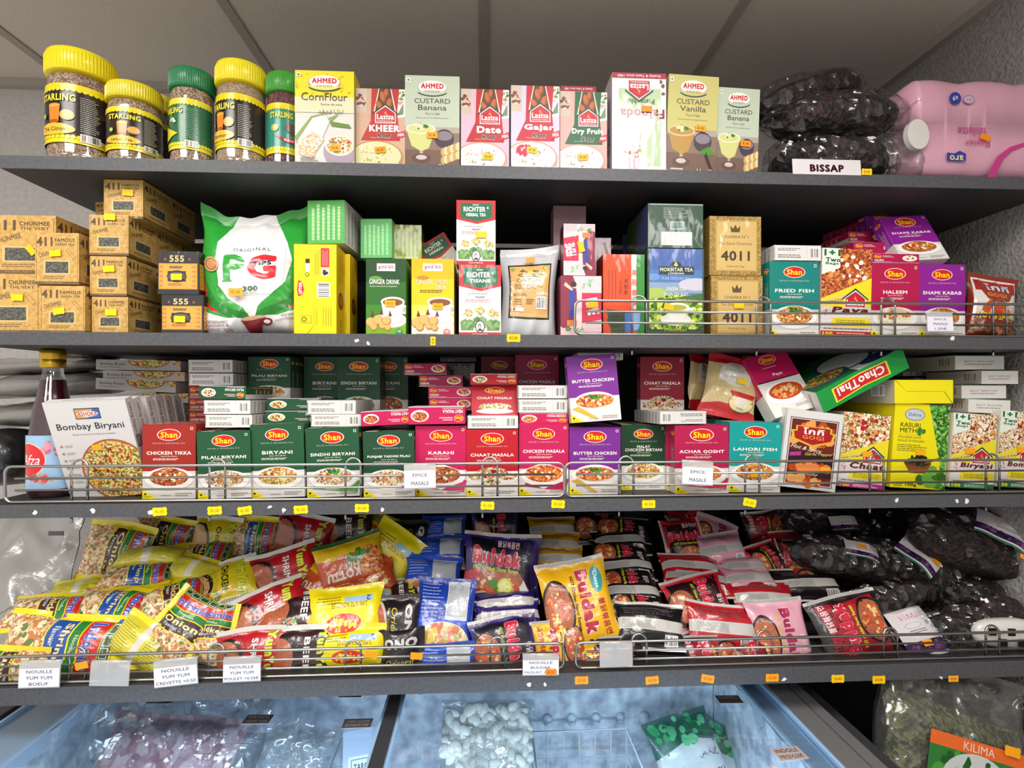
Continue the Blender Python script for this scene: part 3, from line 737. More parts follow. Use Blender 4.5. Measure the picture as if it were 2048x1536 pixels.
def falooda(a):
    a.rect(0, 0, 1, 1, 'ece8ea'); a.rect(.1, .15, .88, .92, 'b9d0a4')
    a.rect(0, 0, 1, .0, 'ffffff'); a.poly([(.42, .62), (.9, .62), (1, .9), (.7, .98), (.35, .95)], 'f2efee'); a.ell(.55, .22+.0, .2, .0, 'ffffff')
    a.poly([(.45, .55), (.75, .55), (.68, .98), (.52, .98)], 'd8b8c4'); a.ell(.6, .74, .2, .1, 'e8d8c8'); a.blobs(.6, .76, .16, .07, ['b04a6a', '9ab06a', 'f4f0ea'], 24, .04)
    a.text('Falooda', .44, .4, .82, .095, '8a1f3a', .04, out='f4ece8'); a.text('MIX', .12, .485, .14, .035, 'ffffff', .05, out='c02a40')
    a.text('Pistachio', .47, .28, .5, .052, '3a6a44', .03)
    laziza_logo(a, .5, .16, .42)
    a.rect(0, .95, 1, 1, 'f0e8ea'); a.rect(0, 0, 1, .05, 'b02a40'); a.text('Quality & Taste since 1985', .5, .025, .8, .03, 'f4e0e4', .02)
    for x, y in ((.06, .12), (.06, .2), (.1, .08)): a.blobs(x, y, .03, .012, ['b02a40', '3a6a44'], 6, .02)
    a.flip()
def kraft411(title='FAMOUS', t2='GREEN TEA'):
    def f(a):
        a.rect(0, 0, 1, 1, KRAFT); ink = '5a4220'
        a.text('411', .22, .83, .36, .18, ink, .05); a.text(title, .68, .86, .46, .075, ink, .035); a.text(t2, .68, .775, .44, .05, ink, .02)
        a.text('CHUNMEE', .28, .6, .4, .09, '6a5028', .02, rot=14); a.poly([(.7, .66), (.76, .7), (.94, .52), (.88, .48)], '8a6c38'); a.poly([(.715, .66), (.76, .69), (.925, .52), (.88, .49)], KRAFT)
        a.rect(.2, .19, .8, .47, 'd8b878'); a.rect(.24, .22, .76, .44, cells(['4c4b44', '5d5c54', '3c3b36', '6b6a60'], 380, 'wrap'))
        a.lines(.2, .1, .8, .17, 2, '8a6c38'); a.rect(0, 0, 1, .055, '6a5230'); a.text('POIDS NET', .45, .028, .4, .03, 'a88c58')
        a.rect(.03, .08, .036, .95, '8a6c38'); a.rect(.965, .08, .971, .95, '8a6c38')
    return f
def box555(a):
    a.rect(0, 0, 1, 1, '131114'); a.rect(.02, .12, .96, .72, 'dc9a34'); a.rect(.12, .15, .86, .69, 'e3a540')
    a.text('555', .46, .83, .36, .15, 'd8c088', .03, out='3a3020'); a.text('★', .18, .82, .09, .09, 'b04a48'); a.text('★', .77, .82, .09, .09, 'b04a48')
    a.lines(.28, .6, .68, .66, 2, '3a2a18', .7)
    a.ell(.46, .42, .24, .14, '22201c'); a.rect(.24, .3, .68, .54, '22201c'); a.ell(.46, .42, .2, .1, '5a5a58'); a.lines(.25, .2, .7, .26, 2, 'c2482a')
    for x in (.06, .1, .84, .9):
        for i in range(5): a.disc(x, .2+i*.11, .012, 'a8452a')
def kili(bg, t, lemon):
    def f(a):
        if lemon: a.rect(0, 0, 1, 1, 'ecc81a'); a.rect(0, .74, 1, 1, 'e8b416'); a.rect(0, 0, 1, .14, 'e9e4d8'); a.rect(0, .14, 1, .4, 'f0dc5a')
        else: a.rect(0, 0, 1, 1, '2f6a26'); a.rect(0, .7, 1, 1, '1f4a24'); a.rect(0, 0, 1, .2, '7ab02a'); a.rect(0, .2, 1, .4, '3f8428')
        a.rect(.27, .84, .73, .94, 'f0dada'); a.rect(.28, .848, .72, .932, 'f6ecec'); a.text('gold kili', .5, .89, .39, .06, 'b01a30', .02)
        if lemon: a.ell(.27, .75, .14, .03, 'c8862a'); a.text('GINGER LEMON', .48, .7, .74, .06, 'f0e8c8', .02, out='8a6a20'); a.text('DRINK', .7, .63, .24, .05, 'f0e8c8', .02, out='8a6a20'); a.lines(.2, .555, .84, .6, 2, '6a5a20')
        else: a.ell(.24, .74, .16, .035, '6a9a4a'); a.text('GINGER DRINK', .46, .7, .76, .062, 'f6f2e4', .02, out='16301a'); a.text('Boisson Instantanée au Gingembre', .44, .64, .68, .022, 'e8ecd8', .01)
        a.ell(.62, .2, .4, .1, 'f0ede8'); a.ell(.62, .21, .34, .075, 'd9d5cf')
        a.poly([(.38, .44), (.96, .44), (.9, .24), (.78, .17), (.56, .17), (.44, .25)], 'f4f2ee'); a.ell(.96, .34, .08, .06, 'e4e0da'); a.ell(.96, .34, .045, .035, 'b9b4ac')
        a.ell(.67, .44, .3, .065, 'fbf9f6'); a.ell(.67, .432, .25, .048, '8a5426')
        if lemon: a.disc(.28, .32, .13, 'f3dc5a'); a.disc(.28, .32, .1, 'f8ea8a')
        for x, y, s in ((.12, .17, .13), (.3, .2, .13), (.42, .13, .1), (.52, .19, .12), (.55, .1, .08), (.2, .11, .1)): a.disc(x, y, s*.95, 'b8843c'); a.disc(x-.01, y+.008, s*.82, 'dcb46c')
        for x, y in ((.16, .28), (.38, .3), (.6, .28)): a.poly([(x-.04, y-.03), (x, y+.05), (x+.05, y-.03)], '7a2f20')
        a.disc(.83, .045, .085, '3a8a5a' if not lemon else 'd88a7a'); a.text('10', .83, .055, .08, .03, 'f4f4f0', .02); a.lines(.1, .01, .65, .03, 1, '4a6a2a' if not lemon else 'a09888')
    return f
def richter(t2):
    def f(a):
        a.rect(0, 0, 1, 1, 'ece8e4'); a.poly([(0, 1), (1, 1), (1, .7), (.52, .63), (0, .7)], 'd2232b'); a.poly([(.1, .96), (.92, .96), (.92, .73), (.52, .67), (.1, .73)], '1f6a48')
        a.text('ERNST', .5, .93, .16, .022, 'f0f4f0', .02); a.text('RICHTER', .46, .862, .56, .078, 'f6f6f2', .045); a.text('S', .8, .885, .05, .035, 'f6f6f2', .04)
        a.text(t2, .5, .775, .5, .05, 'f6f6f2', .045)
        a.lines(.2, .585, .84, .6, 1, '6a7a72'); a.rect(.03, .583, .18, .585, '9a9a96'); a.text('TRANSIT', .5, .545, .24, .026, '3a4a44', .02)
        a.lines(.14, .47, .86, .52, 3, 'd86a70', .35)
        for x, y in ((.2, .2), (.5, .24), (.82, .2)):
            a.poly([(x-.15, y-.12), (x-.17, y), (x-.05, y+.04), (x, y+.01), (x+.05, y+.04), (x+.16, y), (x+.14, y-.12)], '6f9a58'); a.blobs(x, y-.04, .13, .06, ['4f7f3e', '8ab070'], 12, .06)
            a.rect(x-.004, y, x+.004, y+.12, '8a9a5a'); a.blobs(x, y+.12, .12, .06, ['d8c060', 'e8d88a', 'b8a048'], 30, .026)
        a.ell(.5, .13, .11, .088, '16181a'); a.ell(.5, .13, .095, .076, 'f0eeea'); a.ell(.49, .135, .04, .035, '3a3a3c'); a.ell(.49, .13, .032, .028, 'c9c5c0'); a.poly([(.44, .07), (.57, .07), (.53, .1), (.47, .1)], '3a3a3c')
        a.rect(0, 0, 1, .05, 'cf222a'); a.text('RICHTERTEE', .5, .022, .36, .02, 'f0d8c8', .02)
    return f
def lipton(a):
    a.rect(0, 0, 1, 1, 'f3dc12'); a.rect(.0, 0, .02, 1, 'e0c60e')
    a.poly([(.1, .42), (.14, .43), (.2, .44), (.24, .5), (.2, .57), (.14, .6), (.1, .6), (.07, .5)], 'd4202a'); a.text('LIPTON', .15, .512, .27, .038, 'ffffff', .05, rot=90)
    a.barcode(.54, .41, .85, .58, 'eeece6', '5a5650', False)
    a.rect(.63, .75, .83, .96, 'e0323c'); a.vlines(.66, .77, .8, .94, 3, 'f6b4b4', .3); a.rect(.64, .655, .82, .735, 'f2efe6'); a.blobs(.73, .695, .05, .02, ['2a2a2a'], 8, .04)
    a.rect(.27, .79, .37, .84, '2a2a24'); a.rect(.27, .7, .37, .79, 'f6f2e0'); a.disc(.31, .665, .05, '3a3a2a'); a.disc(.31, .665, .035, 'f3dc12')
    a.vlines(.48, .66, .6, .94, 3, '8a7c20', .25); a.rect(.15, .13, .41, .21, '3a381a'); a.rect(.155, .133, .405, .207, 'f3dc12'); a.disc(.24, .17, .06, '2a2a1a'); a.disc(.24, .17, .04, 'f3dc12')
    a.vlines(.5, .1, .56, .3, 2, '8a7c20', .2); a.vlines(.66, .1, .9, .32, 4, '9a8c28', .2)
    a.poly([(.28, .0), (.45, .09), (.46, .09), (.3, 0)], 'b8a214'); a.poly([(.45, .09), (.455, .38), (.46, .38), (.46, .09)], 'd0b814')
def lipside(a):
    a.rect(0, 0, 1, 1, 'e9b416'); a.ell(.5, .4, .3, .1, '7a3418'); a.ell(.5, .41, .2, .06, 'c0602a'); a.text('30', .5, .1, .5, .03, '4a3a10', .02, rot=90); a.vlines(.2, .6, .8, .95, 4, 'a87a10', .3); a.ell(.7, .78, .3, .08, 'd89a14')
def greentxt(bg, ink):
    def f(a): a.rect(0, 0, 1, 1, bg); a.vlines(.08, .08, .92, .93, 6, ink, .5)
    return f
def mokhtar(a):
    a.rect(0, 0, 1, 1, '4a78b8'); a.rect(0, .76, 1, 1, '4664a8'); a.rect(0, .5, 1, .62, '8aa0bc'); a.ell(.85, .6, .3, .07, 'c8c4d4'); a.ell(.1, .68, .12, .04, '6a94cc')
    a.rect(0, .08, 1, .48, TEAFIELD); a.poly([(.4, .44), (1, .5), (1, .42)], '3f6a2a'); a.ell(.15, .5, .18, .06, 'a9bf5a')
    a.rect(0, 0, 1, .09, '2a4434'); a.rect(0, 0, .03, 1, '2c4a36'); a.rect(.97, 0, 1, 1, '2c4a36')
    a.rect(.2, .71, .82, .8, '22362c'); a.ell(.5, .815, .1, .04, '22362c'); a.poly([(.46, .81), (.5, .86), (.54, .81), (.5, .8)], 'c8c890'); a.text('MOKHTAR TEA', .51, .765, .58, .042, 'e8e4d0', .02); a.text('LONDON', .5, .722, .28, .02, 'e8e4d0', .03)
    a.text('PURE CEYLON TEA', .5, .665, .5, .03, 'c4d0e0', .0); a.text('GREEN TEA', .5, .545, .36, .04, 'e8ecc8', .01); a.text('GREEN TEA FORT', .5, .485, .44, .035, 'e8ecc8', .01)
    a.ell(.5, .2, .27, .07, 'e4e6da'); a.poly([(.28, .34), (.74, .34), (.64, .2), (.4, .2)], 'f2f2e8'); a.ell(.51, .34, .23, .05, 'f6f6ee'); a.ell(.51, .335, .18, .035, 'b9b82a'); a.ell(.76, .31, .05, .03, 'e4e6da'); a.text('Mokhtar', .5, .085, .4, .03, 'c8b43a', .02)
def mokback(a):
    a.rect(0, 0, 1, 1, '35503f'); a.rect(.0, .97, 1, 1, '9aa8a0'); a.poly([(0, 1), (.32, .52), (.33, .5), (.02, 1)], '22382c'); a.poly([(.97, 0), (.66, .47), (.68, .5), (1, 0)], '5a7262')
    a.lines(.28, .66, .72, .92, 7, 'aebcb2', .3); a.rect(.4, .42, .66, .6, 'a8b4ac'); a.rect(.42, .5, .64, .58, '6a7a80'); a.rect(.42, .44, .64, .5, '2a6a44'); a.rect(.24, .06, .8, .36, 'e2e0da'); a.lines(.27, .09, .78, .33, 5, 'a8a29a', .25); a.vlines(.03, .3, .13, .68, 4, 'a8b4ac', .2)
def chaara(a):
    a.rect(0, 0, 1, 1, cells(['8a6a30', '9a783a', 'b89a58', 'a4823e'], 420, a.fin)); a.rect(.11, .07, .93, .94, 'a88a4a'); a.rect(.125, .08, .915, .925, 'c8a55c'); a.rect(.15, .1, .9, .9, 'd2b069')
    a.poly([(.42, .73), (.4, .84), (.46, .79), (.5, .86), (.54, .79), (.6, .84), (.58, .73)], '5a4524'); a.text('CHAARA N°1', .5, .655, .5, .05, '4a3a22', -.005); a.text('The Extra Chunmee', .5, .54, .64, .05, '6a5230', .0, out=None)
    a.text('4011', .5, .33, .56, .17, '3f2f1c', .03); a.text('POIDS NET 500g', .5, .145, .34, .035, '6a5230', .0)
def feme(top=False):
    def f(a):
        a.rect(0, 0, 1, 1, 'e4cdd0'); a.ell(.12, .62, .28, .5, '8a1c3c'); a.rect(0, .0, 1, .14, 'dcb8be')
        a.poly([(.52, .72), (1, .72), (1, .28), (.52, .22)], 'cf1f48'); a.text('FEME', .78, .5, .4, .2, 'f8f4f4', .05, rot=-80)
        a.poly([(.22, .78), (.3, .82), (.36, .7), (.34, .6), (.38, .5), (.22, .46), (.2, .6)], '2c3f9a'); a.disc(.34, .84, .07, 'e8c4a8'); a.disc(.32, .86, .07, '2a1a18'); a.poly([(.12, .9), (.3, .78), (.28, .75), (.08, .84)], 'e8c4a8')
        a.poly([(.2, .44), (.38, .48), (.36, .3), (.24, .32)], '2c3f9a'); a.rect(.16, .17, .4, .27, 'e0823a'); a.blobs(.2, .12, .05, .03, ['5a8a4a'], 6, .05)
        a.blobs(.62, .86, .14, .06, ['7ab07a', '9ac89a'], 9, .09, .25); a.blobs(.5, .1, .1, .04, ['7ab07a'], 5, .07, .25)
        if top: a.flip()
    return f
def slimtea(a):
    a.rect(0, 0, 1, 1, 'ea4a18'); a.rect(.8, 0, 1, 1, '2f8a34'); a.rect(.68, .34, .8, 1, 'efe4e0')
    for i, s in enumerate('美丽健康'): a.text(s, .75, .78-i*.12, .13, .075, 'd84a3a', .02, rot=-6)
    for i, s in enumerate('减肥茶'): a.text(s, .55, .68-i*.07, .1, .055, '3a1c10', .0)
    a.text('TONIC', .42, .6, .34, .028, '7a2408', -.01, rot=-90); a.vlines(.1, .45, .34, .85, 3, '8a2c10', .18)
    a.poly([(.08, .34), (.2, .04), (.55, .04), (.52, .32)], '3a4a24'); a.ell(.3, .2, .2, .09, '2a3a1c'); a.rect(.52, .06, .68, .32, '4a7ac8'); a.ell(.78, .2, .12, .12, '6a98e0'); a.poly([(.7, .32), (.9, .3), (.86, .1), (.74, .08)], '8ab4ea')
def bombay(a):
    a.rect(0, 0, 1, 1, 'dcd8d6'); a.rect(.35, .82, .66, .93, '24406a'); a.rect(.36, .83, .65, .92, 'e0a050'); a.poly([(.5, .83), (.65, .83), (.65, .92), (.58, .92)], '3f68b4'); a.ell(.505, .872, .13, .03, 'f0e8d8'); a.text('ASHOKA', .505, .872, .24, .045, 'b8324a', .02)
    a.text('Bombay Biryani', .5, .74, .82, .085, '2c3236', .012); a.text('Basmati rice seasoned with mildly spiced vegetables', .52, .665, .52, .02, '77736f')
    for i in range(7): a.disc(.08, .55-i*.075, .018, '9a9692'); a.lines(.12, .535-i*.075, .24, .565-i*.075, 2, '9a9692', .4)
    a.disc(.68, .28, .43, 'b5603a', 44); a.disc(.68, .28, .405, RICE, 44)
    a.blobs(.68, .28, .36, .26, ['f2d44a', 'f8e68a', 'e0b030', '4a7a2a', 'c23a1c', 'f6e070', '7a3a1c'], 210, .028, .35)
    a.blobs(.68, .28, .34, .24, ['c9401c', '5a8a2c', '8a2a14'], 60, .02)
    a.rect(.45, .5, .57, .56, 'f3b52a')
def bomspine(vert):
    def f(a):
        if vert: a.w, a.h = a.h, a.w
        a.rect(0, 0, 1, 1, 'c9c5c2'); a.text('Bombay Biryani', .78 if vert else .2, .56, .34 if vert else .3, .5 if vert else .34, '3a3c3e', .01); a.lines(.05, .2, .36, .34, 1, '8a8682')
        if vert:
            a.rect(.5, .2, .62, .8, '24406a'); a.text('ASHOKA', .56, .5, .1, .4, 'e8a888', .02)
            a.flip(); a.turn(1); a.flip()
            return a
        a.ell(.62, 1.0, .25, .78, 'b5603a'); a.ell(.62, 1.0, .235, .7, RICE); a.blobs(.62, .8, .18, .4, ['c9401c', '5a8a2c', 'f2d44a'], 30, .018); a.ell(1.02, 1.0, .14, .6, RICE)
    return f
def ldiag(title, food, sub, bottom='c8302a', gram='100', two=True):
    def f(a):
        a.rect(0, 0, 1, 1, 'e9e4dc'); a.poly([(0, 1), (1, 1), (1, .62), (0, .4)], food); a.poly([(0, 1), (1, 1), (1, .64), (0, .44)], food)
        a.blobs(.55, .78, .42, .17, ['f4e4b8', 'b8462a', 'e8a050', '8a3020', 'f8f0dc'], 60, .045)
        a.poly([(0, .43), (1, .68), (1, .3), (0, .3)], 'efdc2a'); a.poly([(0, .33), (.62, .46), (.62, .52), (0, .4)], 'e2d070'); a.text(sub, .24, .405, .42, .034, '8a2a1c', .01, rot=12)
        if two:
            a.poly([(0, 1), (.36, 1), (.36, .78), (.0, .7)], 'e6efe2'); a.text('1+1', .2, .95, .32, .075, '1a6a3c', .05); a.text('Two', .22, .87, .3, .05, '1a5a34', .04); a.text('Bags', .2, .825, .26, .035, '1a5a34', .02)
        else: a.blobs(.4, .85, .2, .06, ['b81a2a'], 6, .05)
        laziza_logo(a, .68, .42, .42)
        a.rect(0, .1, 1, .34, 'e2dcda'); a.text(title, .58, .3, .74, .085, '6a1c22', .05, sh=.15); a.poly([(.24, .22), (1, .22), (.96, .12), (.2, .12)], 'efdc2a'); a.lines(.3, .135, .9, .2, 3, '9a8a2a')
        a.blobs(.1, .28, .07, .06, ['c86a88', 'e0a0b0'], 8, .022)
        a.lines(.06, .085, .94, .11, 1, '8a8480'); a.rect(0, 0, 1, .07, bottom); a.text(gram, .14, .035, .2, .045, 'f4e820', .04); a.lines(.32, .015, .9, .055, 2, 'f0e4dc', .5)
    return f
def kasuri(a):
    a.rect(0, 0, 1, 1, 'efe012'); a.poly([(.62, 1), (1, 1), (1, 0), (.86, 0)], LEAF); a.blobs(.86, .6, .14, .4, ['5aa034', '3c7f28', '8acb50', '2c5e1c'], 90, .04, .5)
    a.poly([(0, 1), (.62, 1), (.88, .3), (.88, 0), (0, 0)], 'efe012')
    a.ell(.37, .87, .19, .075, '9aa0a8'); a.ell(.37, .87, .165, .06, 'c9ced6'); a.text('ShAma', .37, .87, .24, .042, '3a3f78', .0)
    a.text('KASURI', .3, .745, .36, .052, '2a3018', .01); a.text('METHI', .28, .68, .33, .052, '2a3018', .01); a.blobs(.5, .68, .05, .04, ['3c7f28'], 8, .04)
    a.lines(.08, .63, .62, .633, 1, '8a8420', 1); a.text('FENUGREEK LEAVES', .3, .6, .42, .026, '6a6a1c', .0, sh=.2); a.text('FEUILLES DE FENUGREC', .33, .558, .5, .026, '6a6a1c', .0, sh=.2); a.lines(.08, .43, .66, .52, 4, '7a7620', .4)
    a.poly([(.22, .3), (.72, .3), (.62, .18), (.34, .18)], '8a4a22'); a.ell(.47, .3, .25, .04, '6a3a1c'); a.blobs(.47, .33, .17, .06, ['2a2c14', '3a3c1c', '1c1e0e'], 40, .04); a.poly([(.6, .32), (.85, .38), (.85, .36), (.6, .29)], '6a4a2a')
    a.blobs(.72, .14, .22, .09, ['4a8a30', '2f6a20', '6aab44'], 26, .08)
    a.text('100g', .37, .04, .2, .045, '2a2a10', .02); a.lines(.06, .02, .26, .06, 2, '7a7620')
def gogibox(a):
    a.rect(0, 0, 1, 1, 'dcdad8'); a.rect(.07, .04, .93, .9, '5a1c24'); a.rect(.085, .05, .915, .89, 'e8e0dc'); a.rect(.1, .06, .9, .88, '6a2418')
    a.blobs(.5, .7, .38, .16, ['d8782e', 'b85418', 'e8a050'], 40, .08); a.rect(.1, .3, .9, .48, '30161e'); a.poly([(.18, .8), (.82, .8), (.82, .74), (.9, .74), (.86, .62), (.5, .54), (.14, .62), (.1, .74), (.18, .74)], 'e0b03c'); a.poly([(.21, .79), (.79, .79), (.79, .73), (.85, .72), (.82, .635), (.5, .565), (.18, .635), (.15, .72), (.21, .73)], 'a81a20')
    a.text('โกกิ', .5, .74, .38, .085, 'f4efe8', .03); a.text('GOGI', .5, .66, .38, .05, 'e8863a', .03)
    a.text('Hot & Spicy', .4, .51, .56, .06, 'f4f0e8', .0, sh=.4, rot=-6); a.text('Garlic Pepper', .64, .455, .5, .05, 'e8d04a', .0, sh=.4, rot=4); a.poly([(.12, .4), (.32, .42), (.32, .47), (.12, .45)], 'b0388a')
    a.blobs(.5, .26, .36, .07, ['d8642a', 'b84a18', 'e88a4a'], 36, .08); a.rect(.1, .16, .9, .22, '401818'); a.text('Kentucky', .46, .19, .4, .05, 'e8d8b8', .0, sh=.3); a.blobs(.45, .11, .3, .045, ['d8642a', 'b84a18', 'e8a860'], 30, .07)
def wh(a): a.rect(0, 0, 1, 1, 'd6d3d0'); a.vlines(.1, .05, .9, .95, 6, '8a8682', .3)
def chaothai(a):
    a.rect(0, 0, 1, 1, '1f9a44'); a.poly([(.2, .2), (.2, .84), (.5, .76), (.84, .86), (.84, .2), (.52, .12)], 'f0e43a'); a.poly([(.22, .24), (.22, .79), (.5, .71), (.82, .81), (.82, .25), (.52, .17)], 'd8262e'); a.text('ChaoThai', .52, .47, .54, .4, 'f8f6f2', .03); a.flip()
def chaotop(a):
    a.rect(0, 0, 1, 1, '1c6a34'); a.rect(.5, 0, 1, .5, 'd8dcdc'); a.ell(.62, .5, .3, .34, '2a3c6a'); a.ell(.62, .5, .26, .3, 'e8e8e4'); a.ell(.25, .28, .28, .2, '2c4a6a'); a.ell(.25, .3, .24, .16, cells(['8aa03a', 'c84a2a', 'e8c86a', '4a7a2a'], 200)); a.ell(.8, .12, .2, .12, '2a3c6a')
def whitelabelspine(a): a.rect(0, 0, 1, 1, 'e2dfdc'); a.text('BEST BEFORE', .5, .56, .62, .14, '8a8682', .0); a.lines(.2, .3, .8, .42, 1, '8a8682'); a.rect(0, .95, 1, 1, '6a8a5a')
def paya(a):
    a.rect(0, 0, 1, 1, 'e4dfda'); a.rect(0, .55, 1, 1, 'c4185a'); shanlogo(a, .5, .9, .2); a.lines(.3, .765, .72, .785, 1, 'ded2c8'); a.text('Paya', .55, .64, .22, .06, 'f8f4f0', .03); a.rect(.05, .55, .95, .57, '3a1c28')
    a.ell(.5, .33, .45, .18, 'f8f6f3'); a.ell(.52, .36, .38, .13, 'c84a1c'); a.ell(.5, .35, .3, .1, CURRY); a.blobs(.5, .37, .24, .07, ['e8a060', 'd8481c', 'f0c890'], 24, .05); a.lines(.55, .08, .95, .13, 2, 'a9a49e')
def box_yellow(a): a.rect(0, 0, 1, 1, 'f2e21a'); a.poly([(0, 1), (.2, .52), (.21, .5), (.02, 1)], 'a89a10'); a.poly([(.2, .52), (.84, .52), (.84, .5), (.2, .5)], 'a89a10'); a.poly([(.84, .5), (.98, 0), (1, 0), (.86, .5)], 'a89a10')
# ================================================================ top shelf
def jar(px0, px1, pyT, Y, lid, labm, gran, title, label, sub, faceyaw, base='e9d31a', fill=.93, second=None):
    xl = P(px0, 200, Y).x; xr = P(px1, 200, Y).x; c = Vector(((xl+xr)/2, Y+(xr-xl)*.42, SH[1])); r = (xr-xl)/2*.93
    zt = P((px0+px1)/2, pyT, Y-.01).z-SH[1]; h = zt; t = tag(empty('spice_tea_jar', (c.x, c.y, SH[1]+.0003)), label, 'jar')
    bt = h-.2*h
    def body(k): return [(r*.8*k, .001), (r*.93*k, .004), (r*.98*k, h*.05), (r*.97*k, h*.1), (r*.97*k, h*.7), (r*.95*k, h*.76), (r*.86*k, h*.81), (r*.82*k, h*.83)]
    g = MB(); pr = [(q*.975, z+.0015) for q, z in body(1) if z < h*fill*.82]; g.lathe(pr, gran); g.build('granules', t)
    b = MB(); b.lathe(body(1), film(a=.12, rough=.06, scale=12, strength=.15), cap=False); b.build('clear_body', t)
    l = MB(); R_ = r*1.02; z0 = h*.8
    prof = [(R_*.96, z0), (R_*1.0, z0+.002), (R_, h*.965), (R_*.97, h*.99), (R_*.9, h), (R_*.0001, h)]
    l.lathe(prof, M(lid, 'plastic')); N = 64
    for i in range(N):
        a = 2*PI*i/N; x, y = R_*math.cos(a), R_*math.sin(a); q = .0007
        l.box((x-q, y-q, z0+.004), (x+q, y+q, h*.955), M(lid, 'plastic'))
    l.build('lid', t)
    lh = h*.5; lw = 2*PI*r*.62; A = Art(lw, lh, 'plastic', labm)
    A.rect(0, .9, 1, 1, base); A.rect(0, 0, 1, .1, base)
    for i in range(26): A.ell((i+.5)/26, .9, .019, .035, base, 10); A.ell((i+.5)/26, .1, .019, .035, base, 10)
    A.text('STARLING', .5, .755, .3, .12, 'f0dc3a', .04)
    if sub == 'tea':
        A.poly([(.44, .62), (.54, .62), (.53, .36), (.45, .36)], 'e8862a'); A.ell(.49, .62, .05, .03, 'f0a83a'); A.ell(.49, .35, .045, .03, 'b0501a'); A.ell(.59, .46, .055, .09, 'c88a3a'); A.ell(.59, .47, .045, .07, 'e0a850'); A.disc(.38, .45, .025, '6a8a3a'); A.disc(.38, .45, .017, 'c8d070')
        A.ell(.48, .22, .17, .1, 'e9b93a'); A.text(title, .48, .22, .2, .07, '3a2a18', .02)
    elif sub == 'green':
        A.poly([(.36, .5), (.6, .3), (.36, .14)], 'e9d31a'); A.blobs(.52, .6, .04, .08, ['5aa04a', '8ac06a', 'd8e0d0'], 10, .03, .5); A.ell(.42, .3, .1, .12, 'd8c83a')
    else:
        A.disc(.42, .5, .05, 'c8d070'); A.disc(.42, .5, .04, '3a7a3a'); A.disc(.42, .5, .033, 'c8d070'); A.blobs(.62, .5, .05, .12, ['6a2030', '3a5a2a', '8a3040'], 14, .03); A.poly([(.4, .36), (.56, .22), (.7, .2), (.7, .32), (.55, .3)], 'c01f3a'); A.text('Bissap', .6, .26, .12, .06, 'f4e4e4', .01)
    A.lines(.68, .2, .82, .8, 18, 'b8b4a8' if sub != 'green' else '7aa890', .35)
    A.barcode(.68, .04, .82, .17, 'ece8e0')
    V, F, MI, MS = cutart(A, .0025); a = V[:, 0]/(r*.985)-faceyaw-(lw/2)/(r*.985)-PI/2
    rr = r*.985+V[:, 2]+.0006; co = np.stack([rr*np.cos(a), rr*np.sin(a), V[:, 1]+h*.17], 1); lb = MB()
    for k, m in enumerate(MS): lb.add(co, [q for q, i in zip(F, MI) if i == k], m, False)
    lb.build('label', t)
    return t
GR1 = cells(['c8a88a', 'a88468', 'd9bfa4', 'b89478', 'e4d2bc', '9a7058'], 340, 'rough'); GR2 = cells(['d8b898', 'c8a484', 'e4ccb0'], 420, 'rough'); GR3 = cells(['7a3a48', '5c2836', '8e4c58', 'a86874'], 340, 'rough')
jar(57, 192, 84, .03, 'f2de1c', '2a1e20', GR1, 'Thé Citron', 'large yellow-lidded jar of lemon tea granules at the left end of the top shelf', 'tea', .15, fill=.95)
jar(187, 296, 152, .03, 'e0cc1c', '2e2018', GR1, 'Lemon Tea', 'small yellow-lidded Lemon Tea jar beside the largest jar', 'tea', -.15)
jar(268, 330, 178, .12, 'e0cc1c', '3a2418', GR1, 'Tea', 'small yellow-lidded tea jar half hidden behind the dark-green-lidded jar', 'tea', .3)
jar(319, 411, 124, .035, '1c7a48', '2e6a46', GR1, '', 'dark-green-lidded jar with green label between two yellow-lidded jars', 'green', .55, base='e0d83a', fill=1)
jar(411, 517, 109, .03, 'f0dc1c', '2c201c', GR2, 'Flavour', 'tall yellow-lidded jar of beige granules, third yellow lid in the front row', 'tea', .45)
jar(519, 600, 134, .045, '3f9a2c', '2f8a78', GR3, '', 'bright-green-lidded bissap jar of purple granules beside the CornFlour box', 'bis', -.1, fill=1)
dm = 'dessert mix boxes on the top shelf'
B('corn_flour_box', 'tall yellow CornFlour box with corn cob picture next to the jars', 'box', 590, 708, 142, 1, .02, .05, 'd9cf9a', {'f': ahmed('CornFlour', '', 'corn'), 'r': lambda a: (a.rect(0, 0, 1, .7, 'c9c1a8'), a.rect(0, .7, 1, 1, 'd8c02a'))[1]}, group=dm, st=(.68, .19, 'ffa51e', '€2.90'))
B('dessert_mix_box', 'shrink-wrapped red KHEER mix box between CornFlour and Custard Banana', 'box', 712, 810, 178, 1, .03, .05, 'd8c8c4', {'f': kheer('b8352e', 'KHEER', bg='d0a890', bowl='c08a50', cream='dcd8a8', real='Almonds Saffron', strip='d8ccc8')}, fin='wrap', group=dm, st=(.5, .24, 'ff9a1a', '€2.50', -8))
B('custard_box', 'pale green Custard Banana box, taller one left of Date Kheer', 'box', 810, 919, 152, 1, .03, .05, 'cfd3c0', {'f': ahmed('Banana', '', 'ban')}, group=dm, st=(.5, .37, 'ffa51e', '€1.90'))
B('dessert_mix_box', 'red and pink Date Kheer mix box with almonds', 'box', 922, 1018, 179, 1, .03, .05, 'e4d0d8', {'f': kheer('b82c30', 'Date', bg='d8b4c8', strip='c8285a', real='Taste since 1985')}, group=dm, st=(.56, .18), n=1)
